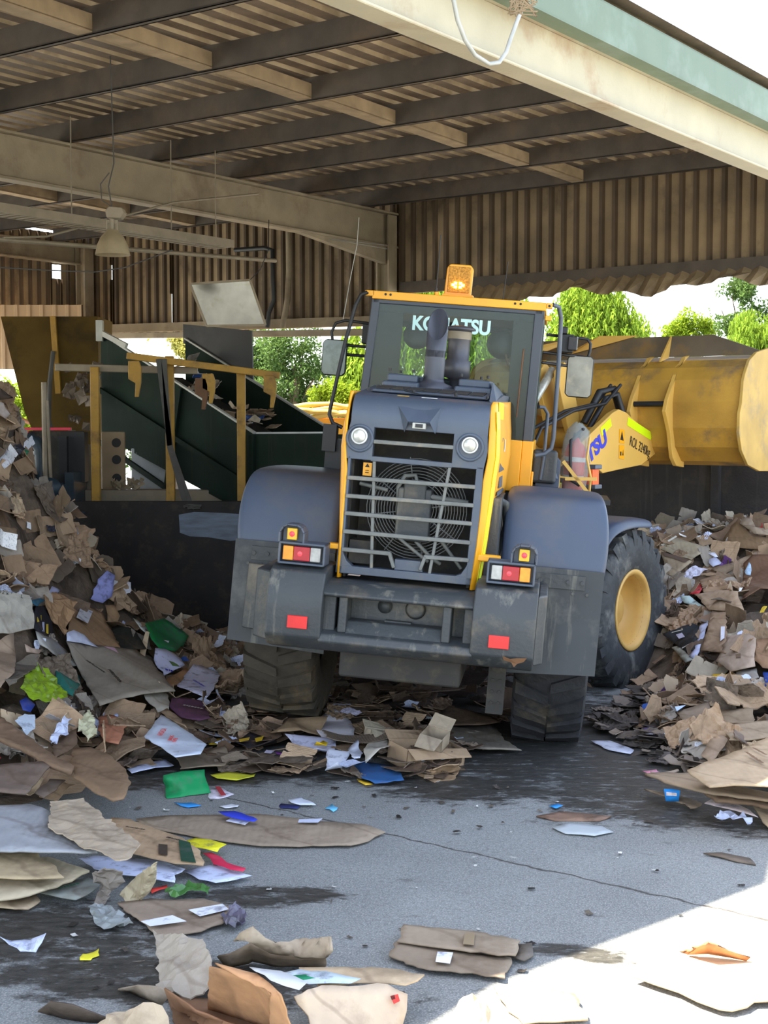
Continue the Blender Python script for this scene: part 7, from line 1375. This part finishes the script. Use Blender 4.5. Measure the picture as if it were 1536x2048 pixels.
flat(60, band, PW_, 'cardboard_scrap', 'grimy flattened cardboard in the strip before the loader', 'cardboard', 'grimy cardboard in the central strip', dark, .16, .45, .05, .12, 3)
flat(34, band, PP_+PP2, 'paper_scrap', 'white paper scrap in the strip before the loader', 'paper', 'white paper in the central strip', [WH, BLW, (200, 196, 220)], .08, .24, .08, .15, 4)
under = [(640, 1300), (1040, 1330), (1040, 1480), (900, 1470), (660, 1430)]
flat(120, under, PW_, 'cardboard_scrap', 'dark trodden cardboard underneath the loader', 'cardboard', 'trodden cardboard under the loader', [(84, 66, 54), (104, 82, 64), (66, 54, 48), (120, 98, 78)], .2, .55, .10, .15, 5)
heel = [(1180, 1440), (1320, 1380), (1420, 1420), (1440, 1500), (1400, 1560), (1330, 1560), (1230, 1500)]
flat(130, heel, PW_, 'cardboard_scrap', 'grey-brown trodden scrap at the left foot of the right heap', 'cardboard', 'trodden scraps at the foot of the right heap', [(120, 106, 94), (96, 88, 84), (140, 124, 108), (84, 76, 70)], .10, .36, .06, .15, 6)
openg = [(0, 1640), (500, 1570), (1000, 1540), (1300, 1600), (1500, 1700), (1500, 1780), (900, 2040), (100, 2040), (0, 1900)]
flat(60, openg, PW_, 'floor_crumb', 'tiny dark crumb of board on the open concrete', 'scrap', 'dark crumbs on the concrete', [(60, 54, 48), (90, 80, 70), (120, 108, 92)], .02, .07, .0, .03, 7)
flat(26, openg, PP2, 'floor_crumb', 'tiny pale crumb of paper on the open concrete', 'scrap', 'pale crumbs on the concrete', [(190, 190, 184), (206, 206, 200)], .015, .05, .0, .03, 8)
# packaging riding on the conveyor belt
rn = random.Random(31)
for k_ in range(46):
    t = rn.uniform(.1, 2.2); w_ = rn.uniform(.2, 1.25); p = cv(t, w_, 2.05+SL*t*.98+rn.uniform(0, .12)); s = rn.uniform(.14, .36)
    big = k_ % 6 == 0; src = rn.choice(PP2 if big else PC_); o = src.copy(); o.name = 'paper_scrap' if big else 'cardboard_scrap'; COL.objects.link(o)
    o.matrix_basis = Matrix.Translation(p) @ Matrix.Rotation(rn.random()*6.28, 4, 'Z') @ Matrix.Rotation(rn.uniform(-.7, .9), 4, 'X') @ Matrix.Diagonal((s, s*.8, s, 1))
    o.color = lin((WH if k_ % 12 == 0 else (60, 90, 150)) if big else rn.choice(browns+pale)); o['label'] = ('white or blue sheet riding up the green conveyor' if big else 'piece of cardboard riding up the green conveyor'); o['category'] = 'paper' if big else 'cardboard'; o['group'] = 'paper on the conveyor' if big else 'cardboard on the conveyor'
# fallen leaves and litter on the beam behind the barrier
m = MB(); rn = random.Random(12)
for q in range(40):
    x = rn.uniform(-3.2, -2.8); z = 1.69+rn.random()*.10; s = rn.uniform(.02, .05); a = rn.random()*6
    m.prism([(x+s*math.cos(a+i*2.1), 16.2+rn.uniform(-.05, .05), z+s*math.sin(a+i*2.1)) for i in range(3)], (0, .01, .01))
o = wb(m, 'dry_leaves', M_cardwet, 'dry leaves and twigs gathered on the beam behind the barrier', 'leaves'); o['kind'] = 'stuff'; o.color = lin((170, 150, 116))

# ---- of the loose cardboard, the pieces that show largest stay objects; the rest is one mass
allc = [o for o in COL.objects if o.name.split('.')[0] == 'cardboard_scrap']
def shown(o): s = o.matrix_basis.to_scale(); return -(s.x*s.y)/(o.matrix_basis.translation.y**2)
allc.sort(key=shown); rest = allc[290:]
V, Fc, Tn = [], [], []
for o in rest:
    k_ = len(V); M = o.matrix_basis
    V += [tuple(M @ v.co) for v in o.data.vertices]; Fc += [tuple(i+k_ for i in p_.vertices) for p_ in o.data.polygons]; Tn += [tuple(o.color)]*len(o.data.polygons)
    bpy.data.objects.remove(o)
me = bpy.data.meshes.new('cardboard_litter'); me.from_pydata(V, [], Fc); me.materials.append(M_cardmix)
at_ = me.color_attributes.new('tint', 'FLOAT_COLOR', 'CORNER'); li = 0; buf = []
for p_, c_ in zip(me.polygons, Tn): buf += list(c_)*p_.loop_total
at_.data.foreach_set('color', buf); me.update()
o = bpy.data.objects.new('cardboard_litter', me); COL.objects.link(o); s = o.modifiers.new('t', 'SOLIDIFY'); s.thickness = .006
tag(o, 'mass of smaller brown cardboard pieces filling both heaps and the trodden strip', 'cardboard litter', kind='stuff')
